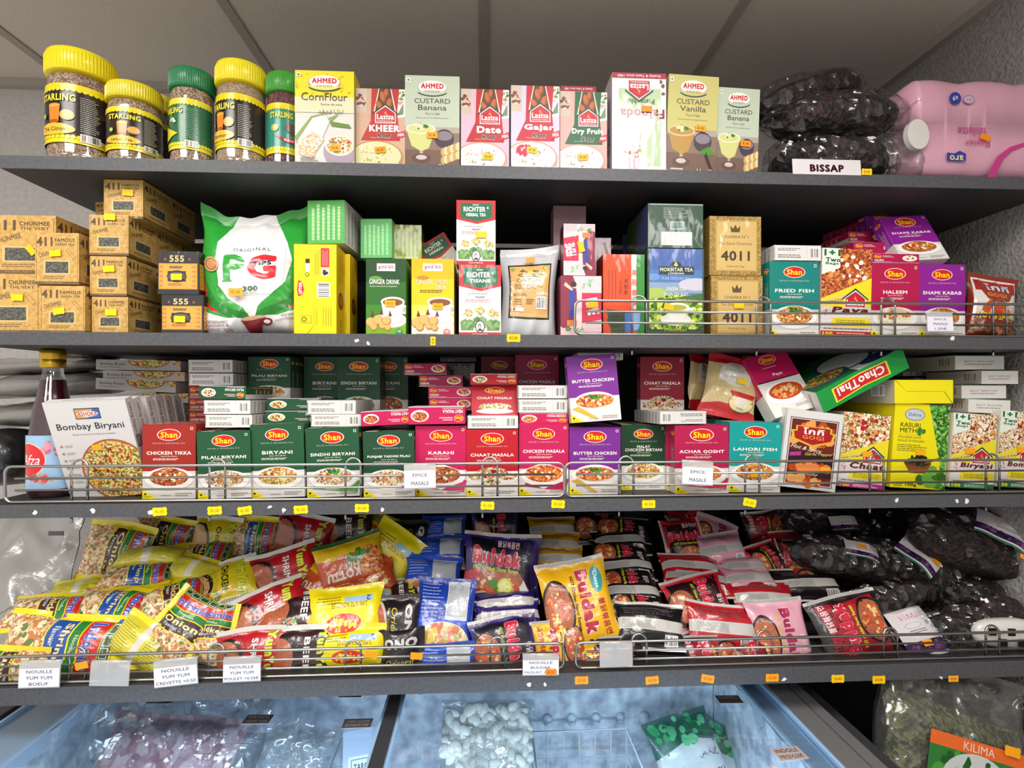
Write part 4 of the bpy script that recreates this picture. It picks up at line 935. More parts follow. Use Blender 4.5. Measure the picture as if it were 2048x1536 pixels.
B('dessert_mix_box', 'crimson Gajar Kheer mix box with Real Carrot strip', 'box', 1022, 1119, 172, 1, .025, .05, 'd8d0e0', {'f': kheer('c01c34', 'Gajar', bg='cdc4da', strip='d8c8cc', real='Real Carrot', extra=['d02a50', 'c81c44'])}, group=dm, st=(.43, .25, 'ffb81e', '€1.90', 6))
B('dessert_mix_box', 'upside-down white dessert mix box peeking out behind Dry Fruit Kheer', 'box', 1122, 1192, 173, 1, .09, .05, 'd8d0d8', {'f': falooda}, group=dm)
B('dessert_mix_box', 'green Dry Fruit Kheer mix box with almonds', 'box', 1120, 1214, 184, 1, .03, .05, 'd8c8c4', {'f': kheer('1f6038', 'Dry Fruit', bg='d8a8a0', strip='d8a8b0', real='Real Nuts')}, group=dm, st=(.48, .2, 'ffb01e', '€1.90', -3))
B('falooda_box', 'shrink-wrapped pistachio Falooda box standing upside down', 'box', 1224, 1332, 147, 1, .025, .06, 'd8d4d6', {'f': falooda, 'l': lambda a: (a.rect(0, 0, 1, 1, 'c8bcc4'), a.blobs(.5, .3, .3, .2, ['b02a40', '3a6a44'], 10, .1))[0]}, fin='wrap', group=dm, st=(.64, .645, 'ff8a14', '', 0))
B('custard_box', 'yellow Custard Vanilla box leaning slightly left', 'box', 1330, 1430, 153, 1, .03, .05, 'cfc8a0', {'f': ahmed('Vanilla', '', 'van')}, roll=2.4, group=dm, st=(.66, .47, 'ff9e1a', '€1.90', 3))
B('custard_box', 'pale green Custard Banana box beside the dark dried hibiscus bags', 'box', 1431, 1514, 178, 1, .035, .05, 'cfd3c0', {'f': ahmed('Banana', '', 'ban')}, roll=2.0, group=dm, st=(.68, .38, 'ff941a', '€1.90', 3))
# dried hibiscus bags
HIB = cells(['171014', '0e090c', '26161a', '0a0709', '1c1216', '3a2220'], 110, 'rough')
FILM = film(a=.06, rough=.09, scale=26, strength=1.0)
FILMT = film(a=.2, rough=.12, scale=16, strength=1.0, white=.05)
def hib_label(w_, h_, side='front'):
    a = Art(w_, h_, 'plastic', 'd9d4d6'); a.rect(0, 0, 1, .12, 'e4e0e2'); a.rect(0, .12, 1, .36, '3a2048'); a.blobs(.5, .24, .48, .1, ['5a3464', '2a1634', '7a4a80'], 30, .05); a.rect(0, 0, 1, .06, '2f7a54')
    a.text('BISSAP', .55, .84, .6, .11, 'f0c8d0', .03, out='4a1a2a'); a.text('1L', .84, .66, .1, .08, '4a4048', .02); a.ell(.45, .66, .2, .06, 'b8b4bc'); a.ell(.45, .66, .18, .05, 'd9d4d6'); a.lines(.3, .5, .7, .58, 2, '8a8490'); return a
def hib_bag(loc, yaw, pitch, roll, rx, ry, rz, seed, label, lab=None, st=None, fscale=1.06, tail=True, name='dried_hibiscus_bag', group='bags of dried hibiscus', cont=None):
    t = tag(empty(name, mat=mtx(loc, yaw, pitch, roll)), label, 'bag', group)
    blobmesh(rx, ry, rz, cont or HIB, seed, .007, 55, ridge=.010).build('dried_flowers' if cont is None else 'contents', t)
    mb = blobmesh(rx*fscale+.01, ry*fscale+.003, rz*fscale+.003, FILM, seed+30, .008, 45, ridge=.018, nu=80, nv=60)
    mb.build('plastic_film', t)
    if tail:
        mb = MB(); n = 14; v = []; A = SN(seed, 80); rs = np.linspace(0, 1, 9)
        for i, s in enumerate(rs):
            for j in range(n):
                q = (j/(n-1)-.5)*2; v.append((rx*.9+s*rx*.45, q*ry*(.55-.3*s+.35*s*s)+.004*A(s*.1, q*.1), rz*1.0+.012*float(A(s*.2, q*.2))+.02*s+.01*abs(q)))
        mb.add(v, [(i*n+j, i*n+j+1, (i+1)*n+j+1, (i+1)*n+j) for i in range(8) for j in range(n-1)], FILMT, True); mb.build('film_end', t)
    if lab:
        lw, lh, lx, lz, tilt, lroll = lab; a = hib_label(lw, lh); V, F, MI, MS = cutart(a, .008); mb = MB()
        x = V[:, 0]-lw/2; y = V[:, 1]-lh/2; bow = -.18*(x**2)/lw*2-.2*(y**2)/lh+.002*np.sin(x*90)
        co = np.stack([x, -V[:, 2]-bow*-1-.0005, y], 1); co[:, 1] = -(bow+V[:, 2]+.001)
        for k, m in enumerate(MS): mb.add(co, [q for q, i in zip(F, MI) if i == k], m, False)
        o = mb.build('paper_label', t); o.matrix_local = Matrix.Translation((lx, -ry*fscale-.020, rz*1.3)) @ Matrix.Rotation(R(-22), 4, 'X') @ Matrix.Rotation(R(lroll), 4, 'Y')
        if st: sticker(o, (st[0]*lw, -.002, st[1]*lh), 'ffa01e', '€5.90')
    return t
p = P(1653, 331, .09)
hib_bag((p.x, .085, SH[1]+.001), 0, 0, 0, .112, .07, .048, 3, 'lower dark hibiscus bag on the top shelf with BISSAP label at its foot', None)
tp = [q for q in bpy.data.objects if q.get('label', '').startswith('lower dark hibiscus')][0]
a = Art(.135, .03, 'plastic', 'd9d4d6'); a.text('BISSAP', .5, .42, .5, .5, '3a1420', .06); mb = MB(); mb.art(a, lambda x, y, z: np.stack([x-.0675, -.001+0*x-z, y], 1)); mb.box((-.0675, -.001, 0), (.0675, 0, .03), M('d9d4d6'))
o = mb.build('paper_label', tp); o.matrix_local = mtx((-.058, -.0848, -.004), 0, -5, 0)
hib_bag((p.x+.008, .085, SH[1]+.102), 0, 0, -1, .122, .062, .038, 5, 'middle dark hibiscus bag on the top shelf, lying level on the lower one', None)
q = P(1600, 178, .2)
hib_bag((q.x, .17, SH[1]+.196), 4, 0, -17, .115, .06, .036, 8, 'uppermost dark hibiscus bag with crumpled film end pointing at the ceiling', None)
# toilet roll pack
pa, pb = P(1815, 330, .06), P(2085, 155, .06)
t = tag(empty('toilet_roll_pack', (pa.x, .05, SH[1]+.0005)), 'pink plastic-wrapped toilet roll pack at the right end of the top shelf', 'toilet paper')
W_, H_ = pb.x-pa.x-.005, pb.z-SH[1]
PINK = M('e2a9bd', 'foil')
mb = MB(); A_ = SN(4, 60)
nu, nv = 60, 30; v = []
for j in range(nv):
    for i in range(nu):
        u_ = i/(nu-1); s_ = j/(nv-1); ang = s_*2*PI
        cx_ = abs(math.cos(ang))**.35*math.copysign(1, math.cos(ang)); sz_ = abs(math.sin(ang))**.35*math.copysign(1, math.sin(ang))
        taper = min(1, (u_/.12)**.5+.25) if u_ < .12 else 1
        bulge = .006*abs(math.sin(u_*PI*2.5))
        v.append((u_*W_+.0, .06-.06*cx_*taper-.003*float(A_(u_*W_, s_*.3)), H_/2+(H_/2-.012)*sz_*(taper*.3+.7)+(bulge if sz_ > 0 else 0)+(0 if sz_ > 0 else .011)))
f = [(j*nu+i, j*nu+i+1, (j+1)*nu+i+1, (j+1)*nu+i) for j in range(nv-1) for i in range(nu-1)]+[((nv-1)*nu+i, (nv-1)*nu+i+1, i+1, i) for i in range(nu-1)]
mb.add(v, f, PINK, True)
a = Art(W_*.78, H_*.86, 'foil'); a.text('Papier', .37, .36, .24, .085, 'c83a88', .0, rot=180); a.text('toilette', .32, .47, .27, .085, 'c83a88', .0, rot=180)
a.disc(.16, .8, .055, '2a3a9a'); a.text('x9', .16, .8, .05, .05, 'e4d8ee', .02, rot=180); a.ell(.29, .79, .055, .045, '8a88b8'); a.ell(.29, .79, .047, .036, 'e2b0c4'); a.text('aro', .29, .79, .05, .03, '8a88b8', rot=180)
a.poly([(.08, .17), (.26, .17), (.26, .24), (.2, .27), (.15, .24), (.08, .25)], '2a3a9a'); a.text('aro', .17, .2, .13, .05, 'f0d8a0', .02, rot=180)
a.poly([(.46, .0), (.5, .1), (.56, .22), (.68, .32), (.85, .38), (.85, .35), (.7, .28), (.62, .2), (.55, .06), (.54, 0)], 'd0388c')
mb.art(a, lambda x, y, z: np.stack([x+W_*.19, -.0035-z+0*x, y+H_*.07], 1)); mb.build('wrapper', t)
mb = MB(); cw = []
for j in range(36): an = 2*PI*j/36; cw.append((W_*.06+.029*math.cos(an)*.9-.012, -.012+.004*math.cos(an), H_*.42+.030*math.sin(an)))
mb.add(cw+[(x, y+.012, z) for x, y, z in cw], [tuple(range(36))]+[(i, (i+1) % 36, 36+(i+1) % 36, 36+i) for i in range(36)], M('dedad6', 'matte')); mb.build('paper_roll', t)
mb = blobmesh(.055, .05, .06, FILMT, 77, .006, 60, ridge=.012); o = mb.build('film_end', t); o.location = (-.005, .045, .0)
sticker(t, (W_*.53, -.006, H_*.42), 'ff9014', '', 20)
# ================================================================ second shelf
g4 = 'kraft paper green tea boxes stacked at the left'
k4, k4c = kraft411(), kraft411('CHUNMEE', 'THE VERT')
fk = lambda d_: {'f': d_, 'r': k4c}
def tea(label, *a, d_=None, n=0, **k):
    return B('green_tea_box', label, 'tea box', *a, 'c49a54', fk(d_ or k4), fin='wrap', group=g4, n=n, **k)
tea('kraft 411 tea box, lower one at the far left edge, CHUNMEE THE VERT', -34, 80, 548, 2, .03, .09, d_=k4c, st=(.62, .6, 'ffd40a', '', 0))
tea('kraft 411 FAMOUS tea box on the shelf between the far left and tall stacks', 80, 170, 572, 2, .02, .085, st=(.44, .46, 'ffd00a', '', -10), n=1)
tea('kraft 411 CHUNMEE box, upper one at the far left with tilted sticker', -22, 112, 431, 547, .06, .1, d_=k4c, st=(.64, .4, 'ffc81a', '', 50))
tea('kraft 411 FAMOUS tea box standing on another beside the far left boxes', 70, 158, 466, 569, .025, .08, st=(.48, .6, 'ffd00a', '', -5))
tea('kraft 411 tea box at the foot of the tall stack', 184, 256, 594, 2, .03, .085, d_=k4c, st=(.55, .58, 'ffd80a', '', 0), n=1)
tea('kraft 411 tea box second from the foot of the tall stack', 180, 253, 513, 592, .03, .085, st=(.54, .68, 'ffd80a', '', -4), n=1)
tea('kraft 411 tea box third from the foot of the tall stack', 179, 257, 430, 511, .03, .085, st=(.54, .94, 'ffd80a', '', 0), n=2)
tea('kraft 411 tea box on top of the tall stack', 208, 286, 360, 437, .04, .09, st=(.63, .66, 'ffc81a', '', 3), n=1)
tea('small kraft 411 tea box end peeking out behind the top of the tall stack', 191, 240, 405, 445, .13, .06, n=0)
b5 = 'black and gold 555 tea boxes'
f5 = {'f': box555, 'r': box555}
B('black_tea_box', 'lower black and gold 555 tea box', 'tea box', 323, 407, 590, 2, .03, .08, '141214', f5, fin='wrap', group=b5, st=(.45, .38, 'ffe00a', '', 2), n=1)
B('black_tea_box', 'upper black and gold 555 tea box', 'tea box', 316, 398, 503, 589, .04, .08, '141214', f5, fin='wrap', group=b5, st=(.47, .4, 'ffd40a', '', 0))
# tea bag pouch
def pg(a):
    a.rect(0, 0, 1, 1, 'e2e2e2'); G = '2f9a38'
    a.poly([(0, 1), (0, .26), (.1, .17), (.3, .12), (.48, .1), (.43, .18), (.3, .26), (.2, .36), (.17, .55), (.17, .72), (.3, .93), (.34, 1)], G)
    a.poly([(1, 1), (1, .26), (.9, .18), (.72, .12), (.52, .1), (.56, .18), (.68, .27), (.82, .38), (.86, .55), (.82, .7), (.68, .93), (.66, 1)], G)
    a.poly([(0, .46), (.06, .34), (.18, .22), (.32, .17), (.3, .15), (.14, .18), (0, .3)], 'cf2430'); a.poly([(1, .46), (.94, .36), (.84, .26), (.7, .2), (.72, .16), (.86, .19), (1, .3)], 'cf2430')
    a.poly([(0, .44), (0, .52), (.08, .36), (.2, .24), (.36, .17), (.46, .14), (.48, .1), (.3, .13), (.12, .22)], '247a2c'); a.poly([(1, .44), (1, .52), (.92, .36), (.82, .25), (.66, .18), (.55, .14), (.52, .1), (.7, .13), (.88, .22)], '247a2c')
    a.poly([(.2, .66), (.5, .95), (.8, .66), (.8, .36), (.68, .27), (.32, .27), (.2, .36)], 'e4e4e4')
    a.text('ORIGINAL', .5, .655, .34, .03, '4a6a54', .01, sp=1.3)
    a.text('P', .35, .5, .2, .22, G, .035); a.rect(.24, .385, .33, .395, G); a.text('G', .6, .5, .26, .21, 'd2242f', .04); a.rect(.38, .53, .46, .545, 'e4e4e4')
    a.text('TIPS', .6, .53, .17, .035, '2a2a2c', .03, rot=6); a.text('300', .5, .32, .14, .042, '2f6a4a', .03); a.text('TEA BAGS', .5, .285, .13, .015, '6a8a74')
    a.disc(.14, .52, .07, 'c89a6a'); a.disc(.14, .52, .055, '8a5a30'); a.disc(.14, .52, .045, 'c08a58')
    a.poly([(.4, .1), (.62, .1), (.56, .01), (.46, .01)], '7a2228'); a.ell(.51, .1, .11, .014, 'c8a07a'); a.ell(.63, .07, .05, .024, '7a2228'); a.ell(.63, .07, .03, .013, 'e2e2e2')
    a.text('REFRESHING', .2, .1, .2, .016, '6a3a3a', .01, rot=-4); a.text('FLAVOURFUL &', .2, .075, .22, .016, '6a3a3a', .01, rot=-4); a.text('NOURISHED TASTE', .2, .05, .25, .016, '6a3a3a', .01, rot=-4)
    a.text('BREWING', .84, .13, .16, .016, '6a3a3a', .01, rot=14); a.text('FRESH PERFECTION', .84, .1, .28, .016, '6a3a3a', .01, rot=14)
p0, p1 = P(392, 670, .06), P(618, 410, .06); w_, h_ = p1.x-p0.x, p1.z-SH[2]
ears = lambda q: .05*np.abs(q)**2.2-.022+.003*np.sin(q*14)
me = softpack('tea_bag_pouch', w_, h_, .085, 'e2e2e2', pg, seed=12, fin='plastic', ears=ears, stand=True, wr=.003, crimp=.02, nu=72, nv=84, zm=4.5, backcol='2f9a38')
o = bpy.data.objects.new('tea_bag_pouch', me); COL.objects.link(o); o.matrix_world = mtx(((p0.x+p1.x)/2, .085, SH[2]+h_/2+.001), 4, -6, -2)
tag(o, 'large green and white PG TIPS tea bag pouch with raised corners', 'pouch'); sticker(o, (-.022, -.055, -.055), 'ffa51e', '€11.90', 0, 0, 1.25)
B('lime_text_box', 'bright green box with fine white text lying on the yellow tea box', 'tea box', 614, 690, 401, 487, .06, .14, 'c8c8c0', {'f': greentxt('4fae4a', 'b4dca8'), 'r': wh}, yaw=-6)
B('yellow_tea_box', 'front yellow LIPTON tea box with barcode', 'tea box', 588, 673, 489, 2, .025, .06, 'e9c416', {'f': lipton, 'r': lipside}, group='yellow tea boxes')
B('yellow_tea_box', 'yellow tea box behind the front yellow one, showing only its side', 'tea box', 640, 700, 508, 2, .09, .06, 'dfa916', {'f': lipton, 'r': lipside}, group='yellow tea boxes')
gk = 'ginger drink boxes'
B('ginger_drink_box', 'green GINGER DRINK box with tea cup', 'tea box', 732, 812, 518, 2, .03, .05, '4a8a24', {'f': kili('', '', 0), 'r': lambda a: (a.rect(0, 0, 1, 1, '4f8a22'), a.vlines(.3, .2, .7, .8, 2, '3a6a1a'))[0]}, group=gk, st=(.61, .415, 'ffb01e', '€3.20'), n=2)
B('ginger_drink_box', 'yellow GINGER LEMON DRINK box with tea cup', 'tea box', 823, 908, 518, 2, .03, .05, 'd8b81a', {'f': kili('', '', 1), 'r': lambda a: (a.rect(0, 0, 1, 1, 'c8a414'), a.vlines(.3, .2, .7, .8, 2, '9a7a14'))[0]}, group=gk, st=(.62, .38, 'ffb01e', '€3.20'), n=2)
B('ginger_drink_box', 'mint green text-covered box lying on the green ginger drink boxes', 'tea box', 721, 784, 438, 516, .1, .09, '8ac88a', {'f': greentxt('6abf72', 'a8e0a8')}, yaw=-4)
B('ginger_drink_box', 'olive green text-covered box beside the mint green one', 'tea box', 785, 843, 450, 518, .12, .08, '8a9a3a', {'f': greentxt('9aa83a', '6a7a24')}, yaw=2, fin='wrap')
rg = 'white herbal tea boxes with red and green shields'
B('herbal_tea_box', 'white RICHTERS TISANE box, lower of the two', 'tea box', 918, 1002, 530, 2, .03, .05, 'd8d0cc', {'f': richter('TISANE'), 'l': lambda a: (a.rect(0, 0, 1, 1, 'd8d0cc'), a.rect(0, .65, 1, 1, 'c0202a'))[0]}, group=rg, fin='wrap', n=1)
B('herbal_tea_box', 'white RICHTERS HERBAL TEA box standing on the other one', 'tea box', 913, 991, 401, 529, .035, .05, 'd8d0cc', {'f': richter('HERBAL TEA'), 'l': lambda a: (a.rect(0, 0, 1, 1, 'c8c4c0'), a.rect(0, .65, 1, 1, 'c0202a'))[0]}, group=rg, st=(.64, .46, 'ffc81e', ''))
B('herbal_tea_box', 'herbal tea box tilted in the dark behind the upper white one', 'tea box', 885, 950, 482, 590, .16, .05, 'c8c0bc', {'f': richter('HERBAL')}, roll=-32, group=rg)
def touba(a):
    a.rect(0, 0, 1, 1, 'c4c6ca'); a.rect(0, .9, 1, .905, 'a0a4a8'); a.rect(.12, .2, .88, .8, '22241f'); a.rect(.15, .22, .855, .78, 'd9a560'); a.rect(.15, .22, .855, .26, 'e0b070')
    a.disc(.2, .74, .04, '8a9a4a'); a.disc(.76, .745, .04, '4a9a4a'); a.disc(.77, .745, .03, 'e0c83a')
    a.poly([(.3, .68), (.7, .68), (.72, .66), (.66, .64), (.34, .64), (.28, .66)], '1f3a24'); a.ell(.5, .7, .09, .025, 'e8b83a'); a.blobs(.4, .71, .08, .02, ['1a1c16'], 8, .03, .3); a.blobs(.62, .71, .08, .02, ['1a1c16'], 8, .03, .3)
    a.text('DIRECT EXOTIQUE', .5, .658, .38, .025, 'e8c83a', .02); a.text('Café Touba', .48, .6, .44, .04, '4a2a14', .01); a.lines(.22, .49, .78, .56, 4, '8a5a2a', .35); a.lines(.2, .42, .5, .45, 2, '6a3a1a', .4)
    a.text('250G', .73, .45, .22, .03, 'f4ecd8', .03); a.rect(.2, .33, .204, .41, '8a5a2a'); a.lines(.22, .33, .36, .4, 3, '8a5a2a'); a.lines(.44, .34, .6, .4, 3, '8a5a2a'); a.barcode(.63, .3, .82, .42); a.rect(.18, .27, .4, .305, 'f0ece4'); a.disc(.22, .288, .025, 'b8502a')
p0, p1 = P(1000, 668, .05), P(1118, 486, .05); w_, h_ = p1.x-p0.x, p1.z-SH[2]
me = softpack('coffee_pouch', w_, h_, .05, 'c0c2c6', touba, seed=22, stand=True, wr=.0012, crimp=.012, ears=lambda q: .012*q)
o = bpy.data.objects.new('coffee_pouch', me); COL.objects.link(o); o.matrix_world = mtx(((p0.x+p1.x)/2, .07, SH[2]+h_/2+.001), 0, -3, 2)
tag(o, 'silver stand-up pouch with orange Café Touba label', 'pouch'); sticker(o, (0, -.02, h_*.31), 'ff9a2a', '', -4, 0, .9)
fg = 'pink and maroon slimming tea boxes'
B('slimming_tea_box', 'front lower pink and maroon FEME slimming tea box with woman in blue', 'tea box', 1121, 1203, 552, 2, .03, .05, '8a1c3c', {'f': feme(), 'l': lambda a: a.rect(0, 0, 1, 1, '7a1834')}, group=fg, fin='wrap', st=(.78, .52, 'ffc01e', '', -4), n=1)
B('slimming_tea_box', 'upside-down pink and maroon slimming tea box standing on the front one', 'tea box', 1127, 1190, 448, 551, .03, .045, '8a1c3c', {'f': feme(True), 'l': lambda a: a.rect(0, 0, 1, 1, '6a1430')}, group=fg, fin='wrap', st=(.55, .55, 'ffc01e', '', 80))
B('slimming_tea_box', 'dusty pink wrapped slimming tea box, tallest at the back', 'tea box', 1107, 1172, 412, 520, .13, .05, '9a7a80', {'f': lambda a: a.rect(0, 0, 1, 1, '8a6a72')}, group=fg, fin='wrap')
B('slimming_tea_box', 'dusty pink wrapped slimming tea box behind the orange box', 'tea box', 1186, 1222, 476, 2, .13, .05, '9a7a80', {'f': lambda a: a.rect(0, 0, 1, 1, '98808a')}, group=fg, fin='wrap')
B('slimming_tea_box', 'orange TONIC tea box with red Chinese characters and green edge', 'tea box', 1206, 1289, 509, 2, .04, .06, 'c8400f', {'f': slimtea, 'l': lambda a: a.rect(0, 0, 1, 1, 'c83c10')}, fin='wrap')
mg = 'green tea boxes from London'
B('mokhtar_tea_box', 'MOKHTAR TEA box with blue sky and tea field behind the wire', 'tea box', 1295, 1408, 498, 2, .035, .08, '2c4a38', {'f': mokhtar}, group=mg, fin='wrap', st=(.37, .34, 'ffc81e', '', 15))
B('mokhtar_tea_box', 'dark green tea box showing its folded back on top of the MOKHTAR TEA box', 'tea box', 1296, 1406, 408, 496, .035, .15, '2c4a38', {'f': mokback, 'l': lambda a: (a.rect(0, 0, 1, 1, '3a4a24'), a.rect(.5, 0, 1, 1, '3a4468'))[0]}, group=mg, fin='wrap')
B('mokhtar_tea_box', 'dark tea box lying deep in the shelf left of the folded back one', 'tea box', 1246, 1300, 470, 530, .24, .1, '2a3454', {'f': lambda a: a.rect(0, 0, 1, 1, '2c3860')}, group=mg, fin='wrap')
ch = 'gold CHAARA 4011 tea boxes'
sd = lambda a: a.rect(0, 0, 1, 1, cells(['8a6a30', '9a783a', 'b89a58', 'a4823e'], 420, 'wrap'))
B('gold_tea_box', 'lower gold CHAARA 4011 tea box behind the wire', 'tea box', 1422, 1525, 552, 2, .04, .06, 'b08a48', {'f': chaara, 'l': sd}, group=ch, fin='wrap', st=(.53, .52, 'ffc81e', ''))
B('gold_tea_box', 'upper gold CHAARA 4011 tea box with crinkled shiny wrap', 'tea box', 1419, 1522, 433, 551, .04, .06, 'b08a48', {'f': chaara, 'l': sd}, group=ch, fin='wrap')
sg = 'spice mix boxes standing on the second shelf'
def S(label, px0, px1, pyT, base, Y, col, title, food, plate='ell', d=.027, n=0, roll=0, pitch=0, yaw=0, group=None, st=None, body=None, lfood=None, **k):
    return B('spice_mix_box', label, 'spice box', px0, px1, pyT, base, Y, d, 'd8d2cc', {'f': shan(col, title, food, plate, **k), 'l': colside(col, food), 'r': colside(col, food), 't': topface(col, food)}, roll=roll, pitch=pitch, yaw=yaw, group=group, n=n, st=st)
MAG, PUR, GRN, RED, TEAL, BRN, PNK, DRED = 'b3164c', '8f1f94', '1f5434', 'bd1526', '128a86', 'a02a20', 'c71858', '6a1026'
S('teal FRIED FISH spice box behind the wire', 1540, 1637, 523, 2, .03, '158078', 'FRIED FISH', FISH, group=sg, grn=1, n=4)
B('spice_mix_box', 'white spine of a spice box lying on top of FRIED FISH', 'spice box', 1548, 1642, 491, 521, .03, .13, 'd8d4d0', {'f': whitespine(), 'l': greyside}, group=sg)
B('pickle_mix_box', '1+1 Two Bags Paya spice box between FRIED FISH and HALEEM', 'spice box', 1640, 1740, 499, 2, .03, .035, 'd8d0c0', {'f': ldiag('Paya', MEAT, 'with Garlic & Ginger'), 'l': greyside}, roll=1.5, group=sg, n=2)
S('magenta HALEEM spice box behind the wire', 1742, 1838, 527, 2, .03, MAG, 'HALEEM', CREAM, group=sg, n=4)
S('purple SHAMI KABAB spice box standing behind the wire', 1838, 1930, 529, 2, .03, PUR, 'SHAMI KABAB', KABAB, group=sg, n=4)
for i, (a, b, t_, u_, s) in enumerate(((1745, 1838, 508, 526, 'lowest'), (1708, 1800, 485, 508, 'middle'), (1697, 1772, 464, 485, 'topmost'))):
    B('spice_mix_box', 'magenta HALEEM spice box lying flat, %s of three' % s, 'spice box', a, b, t_, u_, .04+.05*i, .13, 'd8d2cc', {'f': spine(MAG, 'HALEEM', CREAM, False), 'l': colside(MAG, CREAM)}, group='magenta spice boxes lying flat')
S('purple SHAMI KABAB spice box leaning back on top of the front row', 1803, 1901, 421, 524, .05, PUR, 'SHAMI KABAB', KABAB, roll=-5, pitch=-26, yaw=0, group=sg)
S('purple spice box in the dark left of the leaning SHAMI KABAB', 1740, 1800, 428, 500, .17, PUR, 'SHAMI KABAB', KABAB, roll=-8, group=sg)
for i in range(6):
    B('spice_mix_box', 'dark magenta spice box deep behind HALEEM, %s of six from the left' % ['first', 'second', 'third', 'fourth', 'fifth', 'sixth'][i], 'spice box', 1655+i*13, 1725+i*13, 452-i*5, 500, .3-.02*i, .02, 'a0184a', {'l': colside(MAG, CREAM), 'f': spine(MAG, 'HALEEM', CREAM, False)}, group='dark magenta spice boxes deep behind HALEEM')
def gogipouch(a):
    a.rect(0, 0, 1, 1, '8a2a18'); a.rect(.06, .5, .94, .93, 'e8e4dc'); a.rect(.1, .7, .92, .9, 'a81c1c'); a.text('โกกิ', .55, .79, .5, .14, 'e4e4ea', .03, out='3a3a5a'); a.poly([(.2, .7), (.85, .7), (.75, .56), (.5, .5), (.3, .56)], '9a3018'); a.text('GOGI', .5, .64, .4, .07, 'e0902a', .03)
    a.rect(.06, .3, .94, .5, 'd8d0c4'); a.blobs(.5, .4, .3, .08, ['e0702a', 'c84a18'], 20, .09); a.text('HOT & SPICY', .5, .3, .76, .08, 'e8d82a', .04, out='5a1a10'); a.rect(0, .04, 1, .2, cells(['5a2a14', '8a4820', '3a1a0c', 'a86030'], 160, 'foil')); a.disc(.5, .54, .05, 'd8402a')
p0, p1 = P(1945, 662, .05), P(2040, 545, .05); w_, h_ = p1.x-p0.x, p1.z-SH[2]
me = softpack('batter_mix_pouch', w_, h_, .04, '8a2a18', gogipouch, seed=31, stand=True, wr=.0015)
o = bpy.data.objects.new('batter_mix_pouch', me); COL.objects.link(o); o.matrix_world = mtx(((p0.x+p1.x)/2+.005, .07, SH[2]+h_/2+.003), -4, -8, 12)
tag(o, 'red and brown HOT & SPICY batter pouch leaning right on the second shelf', 'pouch')
STK = cells(['8a7a60', '9c8c70', '76674e', 'a8987a'], 90, 'foil')
for i in range(4):
    p = P(1985+i*26, 664, .2); mb = MB()
    mb.box((-.055, 0, 0), (.055, .016, .19), STK, bev=.004)
    o = mb.build('dried_stick_packet'); o.matrix_world = mtx((p.x+.03, .17+.025*i, SH[2]+.004), -60, 0, 16+2*i)
    tag(o, 'clear packet of beige dried sticks at the right end, %s of four from the left' % ['first', 'second', 'third', 'fourth'][i], 'packet', 'beige dried stick packets')
mb = blobmesh(.10, .07, .012, M('a8a098', 'foil'), 9, .003, 60); o = mb.build('folded_bag'); p = P(1930, 540, .3); o.matrix_world = mtx((p.x, .32, p.z-.02), 0, 0, -8)
tag(o, 'folded pale bag lying deep on the second shelf beside the wall', 'bag')
# ================================================================ third shelf
def lathe_obj(name, prof, m, t, n=44): mb = MB(); mb.lathe(prof, m, n); return mb.build(name, t)
pc = P(98, 1000, .08); r = (P(140, 1000, .08).x-P(52, 1000, .08).x)/2*.98
t = tag(empty('syrup_bottle', (pc.x, .09, SH[3]+.0005)), 'dark red syrup bottle with gold cap and light blue label', 'bottle')
H = P(98, 700, .09).z-SH[3]
SY = M('3c0618', 'plastic')
body = [(r*.9, 0), (r, .008), (r, .34*H)]+[(r*(1-.02*(i % 2))*(1-.028*i), H*(.36+.03*i)) for i in range(9)]+[(r*.66, H*.66), (r*.5, H*.79)]
lathe_obj('syrup', [(q*.97, z+.001) for q, z in body], SY, t)
gl = film(a=.1, rough=.04, scale=8, strength=.1)
mb = MB(); mb.lathe(body+[(r*.42, H*.84), (r*.4, H*.88), (r*.4, H*.95)], gl, 44, False); mb.build('glass_body', t)
gold = M('d0a83a', 'metal'); lathe_obj('cap', [(r*.5, H*.875), (r*.51, H*.88), (r*.51, H*.93), (r*.49, H*.935), (r*.52, H*.94), (r*.52, H*.99), (r*.48, H), (.0001, H)], gold, t)
A = Art(2*PI*r*.8, H*.36, 'plastic', '9cc0e0'); A.ell(.5, .55, .17, .32, 'e8c8b0'); A.ell(.5, .55, .16, .3, 'd8282c'); A.text('Afza', .52, .55, .2, .2, 'f8f0f0', .0, sh=.3); A.disc(.42, .6, .04, 'f0b030'); A.blobs(.72, .75, .08, .14, ['c86a80', 'e09aa8'], 16, .03); A.blobs(.6, .2, .12, .08, ['b8604a', 'd88a6a', 'c83a5a'], 16, .03); A.ell(.3, .88, .05, .06, 'eef2f6')
V, F, MI, MS = cutart(A, .004); a = V[:, 0]/r-.45-PI/2-A.w/2/r+.0; rr = r+.0006+V[:, 2]; co = np.stack([rr*np.cos(a), rr*np.sin(a), V[:, 1]+H*.06], 1); lb = MB()
for k, m in enumerate(MS): lb.add(co, [q for q, i in zip(F, MI) if i == k], m, True)
lb.build('label', t)
